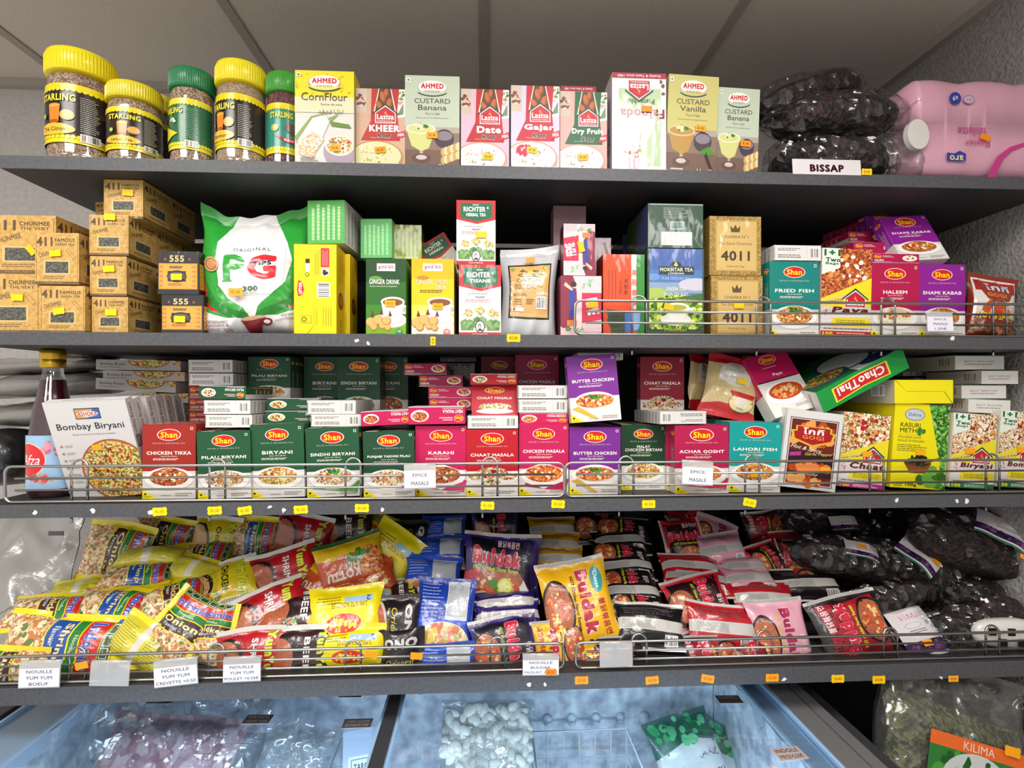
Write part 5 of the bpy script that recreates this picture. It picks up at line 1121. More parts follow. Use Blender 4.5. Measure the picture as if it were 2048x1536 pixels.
# bombay biryani cartons
bg = 'white Bombay Biryani cartons leaning forward in a row'
z0 = SH[3]; xa = P(125, 990, .055).x; xb = P(287, 990, .055).x; w_ = xb-xa; hh = .192; dd = .019
bm_ = carton('biryani_carton', w_, dd, hh, 'd6d2cf', {'f': bombay, 'r': bomspine(True), 't': lambda a: (a.rect(0, 0, 1, 1, 'dad6d3'), a.lines(.2, .3, .8, .7, 2, '9a9490'))[0]})
bm_.matrix_world = mtx(((xa+xb)/2, .075, z0+.0003), 0, 17, -3); tag(bm_, 'front white Bombay Biryani carton leaning forward with rice bowl picture', 'carton', bg)
for i, off in enumerate((.024, .055, .080, .105, .130, .155)):
    c = bm_.copy(); COL.objects.link(c); c.matrix_world = mtx(((xa+xb)/2+.001*i, .075+off, z0+.0003), 0, 17-1.2*i, -3)
    c['label'] = 'white Bombay Biryani carton showing its spine, number %s behind the leaning front one' % ['one', 'two', 'three', 'four', 'five', 'six'][i]
    c['label'] = c['label'].replace('number one behind', 'right behind').replace('number six behind', 'last in the row behind').replace('number ', '').replace('two behind', 'second behind').replace('three behind', 'third behind').replace('four behind', 'fourth behind').replace('five behind', 'fifth behind')
for i, (a, b, tp_, bt_, s) in enumerate(((228, 378, 787, 806, 'lowest'), (190, 352, 764, 786, 'third from the top'), (203, 372, 744, 763, 'second from the top'), (191, 362, 722, 742, 'topmost'))):
    B('biryani_carton', 'white Bombay Biryani carton lying flat, %s of the stack' % s, 'carton', a, b, tp_, bt_, .19 if i else .2, .13, 'cfcbc8', {'f': bomspine(False)}, yaw=-3+2*(i % 2), roll=(0, 3, 1, 1)[i], group='white Bombay Biryani cartons lying flat')
g3 = 'spice mix boxes standing in the front row of the third shelf'
S('brown-red CHICKEN TIKKA spice box beside the Bombay Biryani carton', 285, 391, 849, 3, .045, BRN, 'CHICKEN TIKKA', MEAT, group=g3, n=5)
S('green PILAU BIRYANI spice box in the front row', 397, 503, 864, 3, .035, GRN, 'PILAU BIRYANI', RICE2, roll=-1.5, group=g3, n=6)
S('green BIRYANI spice box in the front row between PILAU and SINDHI', 504, 610, 850, 3, .04, GRN, 'BIRYANI', RICE, roll=-1.5, group=g3, n=6, d=.027)
S('green SINDHI BIRYANI spice box in the front row', 615, 721, 857, 3, .04, GRN, 'SINDHI BIRYANI', RICE2, roll=-1.8, grn=1, cloth='4f9a3a', group=g3, n=6)
S('green PUNJABI YAKHNI PILAU spice box in the front row', 728, 830, 864, 3, .035, '1c4a30', 'PUNJABI YAKHNI PILAU', RICE2, roll=-1, group=g3, n=6)
S('magenta KARAHI spice box in the front row', 831, 933, 852, 3, .045, PNK, 'KARAHI', MEAT, 'diam', cloth='d8386a', group=g3, n=6)
S('bright red CHAAT MASALA spice box in the front row', 933, 1036, 859, 3, .04, RED, 'CHAAT MASALA', NUTS, 'bowls', group=g3, n=6)
S('magenta CHICKEN MASALA spice box in the front row', 1038, 1137, 848, 3, .045, PNK, 'CHICKEN MASALA', CURRY, 'diam', cloth='c01850', group=g3, n=6)
S('purple BUTTER CHICKEN spice box in the front row', 1139, 1241, 855, 3, .045, '7a2a90', 'BUTTER CHICKEN', CURRY, 'bowl', grn=1, group=g3, n=6)
S('green MALAY CHICKEN BIRYANI spice box in the front row', 1243, 1331, 850, 3, .09, '1a4428', 'CHICKEN BIRYANI', RICE, title2='MALAY', group=g3, n=4)
S('magenta spice box mostly hidden left of ACHAR GOSHT', 1333, 1400, 850, 3, .08, MAG, 'ACHAR GOSHT', MEAT, group=g3)
S('magenta ACHAR GOSHT spice box in the front row', 1350, 1457, 851, 3, .045, MAG, 'ACHAR GOSHT', CURRY, cloth='d03048', group=g3, n=5)
S('teal LAHORI FISH spice box in the front row', 1457, 1560, 846, 3, .045, '129a96', 'LAHORI FISH', FISH, roll=1.2, group=g3, n=5, st=(.5, .26, 'ffb41e', ''))
B('batter_mix_box', 'white and red GOGI garlic pepper batter box leaning right', 'box', 1557, 1670, 829, 3, .04, .05, 'c0bdba', {'f': gogibox, 'l': wh, 't': wh}, roll=7, st=(.76, .27, 'ffa81e', ''))
lz = '1+1 and fruit topped spice mix boxes on the third shelf'
B('chaat_mix_box', 'Chaat mix box with fruit salad picture and pink bottom strip', 'spice box', 1674, 1768, 832, 3, .055, .035, 'd8d0c0', {'f': ldiag('Chaat', NUTS, 'with Ginger', 'b8308a', two=False)}, roll=6, group=lz, st=(.55, .46, 'ffa81e', ''), n=2)
B('fenugreek_box', 'bright yellow KASURI METHI fenugreek leaves box', 'box', 1779, 1889, 812, 3, .05, .045, 'd8c414', {'f': kasuri, 'l': lambda a: a.rect(0, 0, 1, 1, 'c8b612')}, roll=4, st=(.5, .43, 'f5b01e', ''), n=3)
B('biryani_mix_box', '1+1 Two Bags Biryani box right of KASURI METHI', 'spice box', 1898, 1986, 831, 3, .05, .035, 'd8d0c0', {'f': ldiag('Biryani', RICE2, 'Garlic & Ginger', '2a7a4a')}, roll=4, group=lz, st=(.4, .5, 'ffa81e', ''), n=3)
B('biryani_mix_box', '1+1 Two Bags Bombay biryani box at the right end of the third shelf', 'spice box', 1992, 2080, 826, 3, .05, .035, 'd8d0c0', {'f': ldiag('Bombay', RICE2, 'Garlic & Ginger', '2a7a4a', '130')}, roll=4, group=lz, st=(.5, .5, 'ffa81e', ''), n=3)
# boxes lying on the front row
lf = 'spice mix boxes lying flat on the front row'
def L(label, px0, px1, t_, b_, Y, kind, col=None, title='', food=None, flip=True, roll=0, yaw=0, d=.125, pitch=0, extra=None, **k):
    fc = {'f': whitespine(k.get('wf', False)) if kind == 'w' else spine(col, title, food, flip), 'r': greyside if kind == 'w' else colside(col or 'c0c0c0', food), 'l': greyside if kind == 'w' else colside(col or 'c0c0c0', food)}
    if extra: fc.update(extra)
    return B('spice_mix_box', label, 'spice box', px0, px1, t_, b_, Y, d, 'd4d0cc', fc, roll=roll, yaw=yaw, pitch=pitch, group=lf)
L('white-spined spice box, lowest in the stack on PILAU BIRYANI', 410, 505, 830, 855, .05, 'w', yaw=-2)
L('white-spined spice box, second from below in the stack on PILAU BIRYANI', 406, 502, 801, 828, .055, 'w', yaw=-4)
L('green PILAU BIRYANI spice box lying upside down above two white spines', 396, 493, 773, 799, .06, 'c', GRN, 'PILAU BIRYANI', RICE2, yaw=-6, roll=1)
L('white-spined spice box, lower of the pair left of the dark PILAU BIRYANI', 377, 467, 747, 771, .12, 'w', yaw=-2)
L('white-spined spice box, uppermost left of the dark standing PILAU BIRYANI', 376, 466, 720, 745, .12, 'w', yaw=-2)
for i in range(4): L('brown-red CHICKEN TIKKA spice box lying left of the white spines, %s' % ['lowest of four', 'second from below', 'third from below', 'topmost of four'][i], 378, 450, 822-25*i, 846-25*i, .17, 'c', BRN, 'CHICKEN TIKKA', MEAT, flip=False)
bk = 'spice mix boxes standing in the dark back row'
S('green PILAU BIRYANI spice box standing at the back', 496, 581, 714, 812, .16, GRN, 'PILAU BIRYANI', RICE2, group=bk, n=3, yaw=-2)
S('green BIRYANI spice box standing at the back left of SINDHI', 608, 690, 714, 850, .22, GRN, 'BIRYANI', MEAT, group=bk, n=2)
S('green SINDHI BIRYANI spice box standing at the back', 675, 760, 714, 850, .2, GRN, 'SINDHI BIRYANI', RICE2, grn=1, group=bk, n=3)
S('green biryani spice box standing at the back, half hidden right of SINDHI', 736, 816, 714, 850, .26, GRN, 'BIRYANI', MEAT, group=bk, n=2)
L('green spine spice box lying on the BIRYANI box, lower one', 531, 640, 822, 846, .08, 'c', GRN, 'BIRYANI', RICE)
L('green spine spice box lying on the BIRYANI box, upper one', 535, 642, 797, 820, .09, 'c', GRN, 'BIRYANI', RICE)
L('white-spined spice box lying on SINDHI BIRYANI, lower one', 622, 722, 829, 853, .06, 'w')
L('white-spined spice box lying on SINDHI BIRYANI, upper one', 614, 712, 801, 828, .065, 'w', yaw=-3)
L('magenta MEAT MASALA spice box lying tilted on PUNJABI YAKHNI PILAU', 723, 822, 824, 853, .05, 'c', PNK, 'MEAT MASALA', MEAT, roll=-3)
L('magenta MEAT MASALA spice box lying on KARAHI', 817, 930, 814, 849, .035, 'c', PNK, 'MEAT MASALA', MEAT, roll=-.5)
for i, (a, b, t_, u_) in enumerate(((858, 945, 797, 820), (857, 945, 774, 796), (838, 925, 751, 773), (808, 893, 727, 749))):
    L('magenta KARAHI spice box lying flat, %s in the stepped stack' % ['lowest', 'second from below', 'third from below', 'topmost'][i], a, b, t_, u_, .11+.02*(i > 1), 'c', PNK if i < 2 else 'a01448', 'KARAHI', MEAT, flip=False)  # upper two boxes get a darker pink, shade put into the colour
L('white-spined spice box lying on CHAAT MASALA, seen with its lid', 935, 1036, 832, 857, .04, 'w')
B('spice_mix_box', 'bright red CHAAT MASALA spice box leaning back above the white spine', 'spice box', 943, 1036, 770, 833, .07, .02, 'd4d0cc', {'f': lambda a: (a.rect(0, 0, 1, 1, 'b8182a'), a.ell(.5, .83, .22, .1, 'f0d8a0'), a.ell(.5, .83, .2, .085, 'd5231d'), a.text('Shan', .5, .83, .3, .1, 'ffe01a', .03), a.text('CHAAT MASALA', .5, .58, .76, .08, 'f0e4e0', .02), a.ell(.5, .3, .36, .12, NUTS), a.ell(.5, .16, .4, .08, 'e8dcd4'))[0]}, pitch=-22, group=lf)
L('bright red CHAAT MASALA spice box lying upside down, topmost above the leaning one', 941, 1034, 748, 769, .075, 'c', RED, 'CHAAT MASALA', NUTS)
L('magenta CHICKEN MASALA spice box lying upside down on CHICKEN MASALA', 1039, 1136, 826, 848, .055, 'c', PNK, 'CHICKEN MASALA', CURRY)
L('white-spined spice box, middle of the stack on CHICKEN MASALA', 1037, 1135, 799, 825, .055, 'w')
L('white-spined spice box, top of the stack on CHICKEN MASALA', 1036, 1134, 771, 797, .055, 'w')
S('shade-darkened red CHAAT MASALA spice box standing at the back', 962, 1036, 711, 850, .27, '8a1222', 'CHAAT MASALA', NUTS, 'bowls', group=bk, n=1)  # same print as the front CHAAT MASALA, its red darkened as shade
S('magenta CHICKEN MASALA spice box standing at the back', 1031, 1117, 710, 850, .19, 'a01448', 'CHICKEN MASALA', CURRY, 'diam', group=bk, n=2)  # front-row magenta darkened to carry the shade of the back row
B('spice_mix_box', 'grey wrapped box lying deep behind the KARAHI stack, upper one', 'spice box', 880, 953, 704, 724, .3, .1, '6a5a5e', {}, fin='wrap', group=bk)
B('spice_mix_box', 'grey wrapped box lying deep behind the KARAHI stack, lower one', 'spice box', 876, 950, 726, 850, .31, .08, '6a5a5e', {}, fin='wrap', group=bk)
S('purple BUTTER CHICKEN spice box standing on the front row', 1143, 1243, 713, 846, .03, '7a2a90', 'BUTTER CHICKEN', CURRY, 'bowl', grn=1, roll=-4, pitch=-5, group=lf)
L('white-spined spice box lying behind the top of the upper BUTTER CHICKEN', 1155, 1246, 698, 720, .14, 'w')
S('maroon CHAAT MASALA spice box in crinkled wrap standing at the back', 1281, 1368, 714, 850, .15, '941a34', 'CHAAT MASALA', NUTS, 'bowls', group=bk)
L('white-spined spice box lying askew on ACHAR GOSHT with purple side', 1318, 1415, 823, 848, .045, 'w', yaw=7, wf=True)
def vermi(a):
    a.rect(0, 0, 1, 1, cells(['e8d49a', 'c9a860', 'f0e2b4', 'b8924c'], 300, 'foil', 'wave')); a.rect(0, .84, 1, 1, 'b5182a'); a.poly([(0, 0), (1, 0), (1, .14), (.7, .2), (.3, .22), (0, .16)], 'c01a24')
    a.ell(.5, .7, .3, .2, 'ece6dc'); a.rect(.2, .55, .8, .68, 'ece6dc'); a.text('Vermicelli', .5, .63, .44, .05, '3a3430', .0, rot=180, sh=.3); a.lines(.28, .72, .72, .84, 4, '8a847c', .3); a.ell(.7, .26, .24, .15, '3a2a1a'); a.ell(.7, .26, .23, .14, 'ead8a4'); a.ell(.7, .26, .13, .09, 'f0e8d4'); a.text('MYRNA', .7, .17, .14, .02, '6a3a1a', .01); a.poly([(.44, .42), (.95, .42), (.9, .34), (.5, .34)], 'c01a24')
def pouch(name, px, py, Y, w, h, T, fn, label, seed, yaw=0, pitch=0, roll=0, body='d8c48a', **k):
    me = softpack(name, w, h, T, body, fn, seed=seed, **k); o = bpy.data.objects.new(name, me); COL.objects.link(o); o.matrix_world = mtx(P(px, py, Y), yaw, pitch, roll); tag(o, label, 'pouch'); return o
o = pouch('vermicelli_pouch', 1462, 775, .11, .118, .135, .028, vermi, 'red and clear vermicelli pouch upside down on the front row', 41, 0, -12, 16)
sticker(o, (.012, -.022, .012), 'ffd81e', '', 0)
pouch('vermicelli_pouch', 1408, 775, .17, .09, .13, .02, vermi, 'second vermicelli pouch mostly hidden behind the front one', 43, 20, -10, 12)
B('spice_mix_box', 'magenta Paya spice box leaning right beside the vermicelli pouch', 'spice box', 1546, 1643, 714, 838, .06, .035, 'd4d0cc', {'f': paya, 'l': colside(PNK, CURRY), 'r': greyside}, roll=-16, pitch=-26, group=lf)
B('spice_mix_box', 'shade-darkened spice box in the shade above the magenta Paya box', 'spice box', 1472, 1552, 703, 800, .22, .03, 'd4d0cc', {'f': shan('7a1030', 'PAYA', CURRY)}, roll=-6, group=bk)  # Paya print with the shade put into its darker colour
# big green box tilted
pl = P(1632, 800, .05); pr_ = P(1798, 712, .05); L_ = (Vector((pr_.x, 0, pr_.z))-Vector((pl.x, 0, pl.z))).length*1.02
cb = carton('noodle_meal_box', L_, .15, .046, 'c8ccc8', {'f': chaothai, 't': chaotop, 'l': wh, 'r': lambda a: a.rect(0, 0, 1, 1, '1f8a40')})
an = math.degrees(math.atan2(pr_.z-pl.z, pr_.x-pl.x)); cb.matrix_world = Matrix.Translation((pl.x+.01, .04, pl.z-.026)) @ Matrix.Rotation(R(-an), 4, 'Y') @ Matrix.Rotation(R(8), 4, 'X') @ Matrix.Translation((L_/2, 0, 0))
tag(cb, 'green ChaoThai noodle box lying tilted up to the right', 'box')
B('fenugreek_box', 'yellow fenugreek box lying on KASURI METHI, folded end to the front', 'box', 1789, 1906, 760, 807, .045, .13, 'd8c414', {'f': box_yellow, 'l': lambda a: (a.rect(0, 0, 1, 1, 'b8b098'), a.barcode(.5, .3, .8, .8))[0]})
B('fenugreek_box', 'yellow fenugreek box standing behind and left of KASURI METHI', 'box', 1752, 1800, 812, 3, .12, .05, 'd8c414', {'f': kasuri})
wg = 'white-ended fenugreek boxes lying in the right-hand stack'
for i, (a, b, t_, u_, dy) in enumerate(((1936, 2020, 800, 828, .07), (1923, 2012, 770, 797, .075), (1963, 2036, 741, 768, .07), (1910, 2008, 711, 739, .08))):
    B('white_carton', 'white-ended carton in the stack above the 1+1 boxes, %s' % ['lowest', 'second from below', 'third from below', 'topmost'][i], 'box', a, b, t_, u_, dy, .14, 'd0ccc8', {'f': whitelabelspine, 'l': lambda q: (q.rect(0, 0, 1, 1, 'b8b4a8'), q.barcode(.7, .2, .92, .85, 'c0bcb0', '3a3a34'))[0]}, group=wg, roll=(2, 0, 0, 0)[i])
for i, (a, b, t_, u_) in enumerate(((1806, 1900, 714, 752), (1830, 1925, 676+80, 790))):
    B('white_carton', 'pale carton lying deep in the shade behind the yellow box, %s' % ('upper one' if i == 0 else 'lower one'), 'box', a, b, t_, u_, .24, .12, 'b0aca0', {'f': wh}, group=wg)
# grey bundle behind the bottle
GRY = film('grey_plastic', a=.16, rough=.25, scale=20, strength=.8, white=.75)
for i, (px, py, Y, a, b, c, s, tx) in enumerate(((75, 830, .3, .16, .10, .027, 51, 'lower'), (90, 775, .3, .17, .10, .022, 52, 'middle'), (110, 735, .32, .15, .09, .018, 53, 'upper'))):
    p = P(px, py, Y); mb = blobmesh(a, b, c, M('8a8782', 'foil'), s, .006, 45, ridge=.008); o = mb.build('folded_plastic_bag'); o.matrix_world = mtx((p.x, Y, p.z-c), 0, 0, -3)
    tag(o, '%s grey folded plastic bag in the pile behind the syrup bottle' % tx, 'bag', 'grey folded plastic bags behind the bottle')
p = P(180, 712, .35); mb = blobmesh(.075, .04, .014, cells(['2a2018', '6a5a40', '141010', '8a7a58'], 90, 'foil'), 66, .004, 60, ridge=.006); o = mb.build('dark_snack_bag'); o.matrix_world = mtx((p.x, .34, p.z-.015), 0, 0, -4)
tag(o, 'dark shiny patterned bag lying on the grey plastic bags', 'bag')
p = P(30, 905, .25); mb = blobmesh(.06, .08, .06, M('121214', 'foil'), 61, .005, 50); o = mb.build('black_bag'); o.matrix_world = mtx((p.x, .25, SH[3]), 0, 0, 0); tag(o, 'black bag at the left end of the third shelf behind the syrup bottle', 'bag')
# ================================================================ lowest shelf: soft packets
NOOD = cells(['8a5a28', 'd8a860', 'e8c890', 'a87038', 'c89048'], 330, 'foil', 'wave')
DNOOD = cells(['4a1c10', 'a8482a', 'd87848', '7a2c18', 'e8a070'], 330, 'foil', 'wave')
INOOD = cells(['c89a58', 'e8cfa0', 'b87840', 'f0e2c0', 'a8602c', 'd8b478'], 300, 'foil')
PRAWN = cells(['d8a070', 'c8684a', 'e8c898', 'a8b060', 'd88a60', 'f0dcb8'], 90, 'foil')
YB = 'ecd916'
def indomie(c2, title):
    def f(a):
        a.rect(0, 0, 1, 1, YB); a.rect(0, .09, .5, .91, INOOD); a.blobs(.22, .5, .2, .36, ['d8b080', 'c87848', 'e8d4a8', 'b07838', 'ecdcb4', '6a7a38'], 70, .032)
        a.poly([(.40, .1), (.42, .3), (.385, .6), (.40, .9), (.64, .9), (.62, .6), (.655, .3), (.63, .1)], YB)
        a.poly([(.415, .12), (.435, .3), (.40, .6), (.415, .88), (.62, .88), (.605, .6), (.64, .3), (.615, .12)], c2)
        a.poly([(.63, .12), (.655, .3), (.62, .6), (.635, .88), (.72, .88), (.705, .6), (.74, .3), (.715, .12)], '1f7a34')
        a.poly([(.73, .12), (.755, .3), (.72, .6), (.735, .88), (.9, .88), (.9, .12)], 'c8261c')
        a.text(title, .555, .5, .6*a.h/a.w*1.1, .085*a.w/a.h, 'f0dc8a', .03, rot=-90); a.text('Flavour', .475, .62, .3*a.h/a.w, .05*a.w/a.h, 'c8d8f0', .01, rot=-90)
        a.text('Noodles', .68, .5, .3*a.h/a.w, .04*a.w/a.h, 'e8f0d8', .0, rot=-90); a.text('Indomie', .81, .5, .64*a.h/a.w*1.1, .1*a.w/a.h, '3a58b8', .05, rot=-90, out='f0e8e8', ow=.05)
        a.rect(.91, .12, .985, .88, '1a4a1c')
        for i in range(4): a.rect(.92, .14+i*.185, .975, .3+i*.185, 'e8e4d8'); a.rect(.925, .15+i*.185, .97, .29+i*.185, '24481c')
    return f
def ybackf(a):
    a.rect(0, 0, 1, 1, 'd8cc3a'); a.rect(0, .88, 1, 1, YB); a.rect(0, 0, 1, .12, YB); a.rect(.44, .0, .56, 1, 'dcd8c8'); a.lines(.06, .2, .4, .8, 12, '8a8438', .25); a.lines(.6, .2, .94, .8, 12, '8a8438', .25)
def yumyum(c1, c2, t, tc='f0ece8'):
    def f(a):
        a.rect(0, 0, 1, 1, c1); a.ell(.2, .5, .32, .42, c2); a.ell(.18, .48, .26, .36, '1a1412'); a.ell(.15, .46, .24, .34, DNOOD if c1 != 'dcc81c' else NOOD)
        a.text('YumYum', .83, .5, .78*a.h/a.w*1.05, .14*a.w/a.h, 'd8e03a', .07, rot=-90, out='1c5a28', ow=.06)
        a.text(t, .6, .52, .55*a.h/a.w, .1*a.w/a.h, tc, .03, rot=-90, out='1a1412' if c1 != 'dcc81c' else None); a.rect(0, 0, 1, .09, 'c8c4bc'); a.rect(0, .91, 1, 1, 'd8d4cc'); a.vlines(.05, .01, .95, .08, 26, '8a8680', .4)
        a.disc(.7, .22, .05, 'e8b83a'); a.blobs(.42, .2, .1, .08, ['e8e0d0', 'c83a2a', '6a9a3a'], 12, .03)
    return f
def maggi(a):
    a.rect(0, 0, 1, 1, 'efdc10'); a.ell(.5, .62, .25, .15, 'd8301c'); a.text('Maggi', .5, .62, .36, .16, 'f2dc1c', .06); a.text('2-MINUTE NOODLES', .42, .34, .5, .08, '8a6a1a', .02); a.rect(.1, .2, .5, .3, 'a8c8dc'); a.text('2', .16, .25, .06, .09, '2a5a9a', .03)
    a.lines(.55, .18, .9, .32, 3, '8a7a1a', .35); a.rect(0, .93, 1, .96, 'd8c40c'); a.flip()
def kottu(a):
    a.rect(0, 0, 1, 1, 'c8501c'); a.poly([(0, 0), (1, 0), (1, .32), (.6, .4), (.3, .3), (0, .38)], 'e0b81c'); a.rect(0, 0, 1, .08, '1f5a24'); a.ell(.16, .55, .22, .28, cells(['d8782e', 'e8a050', 'a84818'], 220, 'foil')); a.blobs(.35, .4, .2, .08, ['2f6a2a', '4a8a3a'], 20, .05)
    a.text('KOTTU', .6, .68, .5, .17, 'e8dccc', .06, out='a82a1c'); a.text('MEE', .46, .55, .24, .09, 'e8dccc', .04, out='a82a1c'); a.rect(.5, .34, .66, .42, 'c8242c'); a.text('Prima', .58, .38, .14, .06, 'f0e4dc', .03); a.lines(.35, .82, .85, .93, 3, 'e8c8a0', .4); a.flip()
def kottu2(a):
    a.rect(0, 0, 1, 1, 'b8481c'); a.rect(0, 0, 1, .14, '1f6a2a'); a.blobs(.5, .5, .42, .3, ['d88a3a', 'e8b868', 'a83a1c', 'f0d8a0'], 60, .05); a.rect(.08, .2, .36, .5, 'c8ccb8'); a.lines(.1, .22, .34, .48, 4, '5a6a5a', .4)
def bul(c1, c2, tc='d01f3c', food=DNOOD, out='f0e0e4', sub='e8d81c', vert=True, badge=None):
    """text runs down the pack; mascots on the real pack are left out"""
    def f(a):
        a.rect(0, 0, 1, 1, c1)
        if c2: a.poly([(.08, .08), (.5, .14), (.92, .08), (.88, .5), (.92, .92), (.5, .88), (.08, .92)], c2)
        a.rect(0, 0, 1, .05, 'c8c4c0'); a.rect(0, .95, 1, 1, 'c8c4c0'); a.vlines(.05, .005, .95, .045, 40, '77736f', .4); a.vlines(.05, .955, .95, .995, 40, '77736f', .4)
        k = a.h/a.w
        if vert:
            a.ell(.2, .45, .23, .34*1, '1a1616', 36); a.ell(.2, .45, .2, .3, food, 36); a.blobs(.2, .45, .15, .22, ['e8a060', 'c83a1c', 'f0d080', 'd8582c'], 40, .03)
            a.text('Buldak', .62, .5, .72*k, .19/k, tc, .07, rot=-90, out=out, ow=.05); a.text('HOT Chicken Flavor Ramen', .46, .5, .6*k, .05/k, sub, .03, rot=-90)
            a.text('불닭볶음면', .84, .3, .4*k, .1/k, tc if badge else 'f0d8dc', .02, rot=-90); 
            if badge: a.ell(.83, .72, .09, .15, badge); a.text('Cheese', .83, .72, .2*k, .06/k, 'e8f4f4', .02, rot=-90)
        else:
            a.poly([(0, .1), (.28, .1), (.2, .5), (0, .42)], 'c81c34'); a.poly([(.1, .1), (.94, .1), (.75, .42), (.25, .48)], food); a.blobs(.45, .24, .34, .12, ['e8a060', 'c83a1c', 'f0c8a0', 'd8582c'], 60, .026)
            a.text('Buldak', .43, .64, .66, .24, tc, .07, out=out, ow=.05, rot=-6); a.text('HOT Chicken Flavor Ramen', .42, .475, .62, .06, sub, .03, rot=-5); a.text('불닭볶음면', .58, .83, .3, .1, 'f0c8d0', .02, rot=-4)
            a.disc(.55, .24, .1, 'd8d84a'); a.disc(.55, .24, .075, 'eef0a0'); a.blobs(.4, .26, .06, .07, ['3f8a2a'], 10, .03); a.poly([(.72, .12), (.8, .34), (.9, .12)], 'e8e4e4')
    return f
def blackback(col='141214', strip='c9c5c1'):
    def f(a):
        a.rect(0, 0, 1, 1, col); a.rect(0, .36, 1, .6, strip); a.vlines(.05, .38, .55, .58, 30, '6a6662', .4); a.rect(0, 0, 1, .06, strip); a.rect(0, .94, 1, 1, strip); a.lines(.1, .68, .9, .88, 5, '6a6666', .3); a.barcode(.7, .1, .9, .3)
    return f
def blueprawn(a):
    a.rect(0, 0, 1, 1, '1c3fa8'); a.rect(.52, .5, .9, .96, 'c8ccd0'); a.vlines(.54, .54, .88, .92, 12, '7a8088', .4); a.lines(.08, .56, .48, .94, 9, 'a8b8e8', .3); a.rect(0, .46, 1, .5, '2a55d0')
    a.ell(.5, .26, .46, .22, 'd8cdb0', 30); a.ell(.5, .27, .43, .2, PRAWN, 30); a.blobs(.42, .28, .3, .13, ['d88a68', 'e8a888', 'c86a48', 'a8a850'], 30, .07, .5); a.poly([(.18, .36), (.4, .42), (.45, .3), (.25, .2)], 'd8b850')
def blueback(a): a.rect(0, 0, 1, 1, '2350c0'); a.rect(.5, .35, .92, .9, 'c0c4cc'); a.lines(.06, .4, .45, .85, 6, 'a8b8e8', .3); a.rect(0, 0, 1, .3, PRAWN)
def orien(a):
    a.rect(0, 0, 1, 1, '1c1416'); a.ell(.1, .5, .26, .44, 'c8b8b0'); a.ell(.08, .5, .23, .4, DNOOD); a.text('Oriental', .5, .5, .6*a.h/a.w, .12*a.w/a.h, 'd8c83a', .0, rot=-90, sh=.3); a.text('ONO', .8, .5, .7*a.h/a.w, .16*a.w/a.h, 'c8c4c4', .06, rot=-90); a.text('Style Instant Noodles', .38, .5, .6*a.h/a.w, .05*a.w/a.h, 'c8a83a', .0, rot=-90)
_pk = {}
def pk(des, seed, w, h, T):
    k = (des, seed, w, h, T)
    if k not in _pk:
        D_ = {'shr': (YB, indomie('1c4aa0', 'Shrimp')), 'oni': (YB, indomie('3a1418', 'Onion')), 'chi': (YB, indomie('4a1c1c', 'Chicken')), 'yb': (YB, ybackf),
              'yyr': ('b81420', yumyum('b81420', 'a01018', 'SHRIMP')), 'yyb': ('3a1c1e', yumyum('3a1c1e', '2c1416', 'BEEF')), 'yyc': ('dcc81c', yumyum('dcc81c', 'c8b818', 'CHICKEN', '1c1a10')),
              'mag': ('efdc10', maggi), 'kot': ('c8501c', kottu), 'kob': ('1f5a24', kottu2), 'blp': ('1c3fa8', blueprawn), 'blb': ('1c3fa8', blueback), 'ori': ('1c1416', orien),
              'bpl': ('3a2480', bul('2f1c6a', '121018', vert=False)), 'bpu': ('2f1c6a', bul('2f1c6a', '181222')), 'bpb': ('2f1c6a', blackback('2c1a66')),
              'bye': ('e6a812', bul('eeb512', None, 'b81c3c', sub='4a1410', badge='2a9aa0')), 'byb': ('d89a10', blackback('cf9410')),
              'bbl': ('121012', bul('161315', None, 'c81c38')), 'bbb': ('121012', blackback()), 'bre': ('c01422', bul('c01424', '2a0c10')), 'brb': ('c01422', blackback('b81220')),
              'bpi': ('dc9cb0', bul('dfa2b5', None, 'a82850')), 'bpk': ('dc9cb0', blackback('d898ac')), 'bbr': ('b81422', bul('181214', 'a01424'))}[des]
        _pk[k] = softpack('noodle_packet', w, h, T, D_[0], D_[1], seed=seed, crimp=.011, nu=24, nv=28)
    return _pk[k]
YP = lambda py: float(np.interp(py, [1050, 1100, 1150, 1200, 1250, 1300, 1340], [.33, .26, .2, .145, .10, .065, .055]))
GN = {'s': 'yellow and brown noodle packets on the left of the lowest shelf', 'b': 'hot chicken noodle packets on the lowest shelf', 'm': 'mixed noodle packets in the middle of the lowest shelf'}
def N(label, des, px, py, w, h, roll, tilt, g, seed=1, dY=0.0, T=.03, yaw=0, cut=None):
    """roll turns the pack in its own plane (its long axis lies across the picture at 0), tilt lays it back"""
    w_, h_ = w/100, h/100
    o = bpy.data.objects.new('noodle_packet', pk(des, seed, w_, h_, T)); COL.objects.link(o)
    o.matrix_world = Matrix.Translation(P(px, py, YP(py)+dY)) @ Matrix.Rotation(R(yaw), 4, 'Z') @ Matrix.Rotation(R(-tilt), 4, 'X') @ Matrix.Rotation(R(-roll), 4, 'Y')
    tag(o, label, 'noodle packet', GN[g]); return o
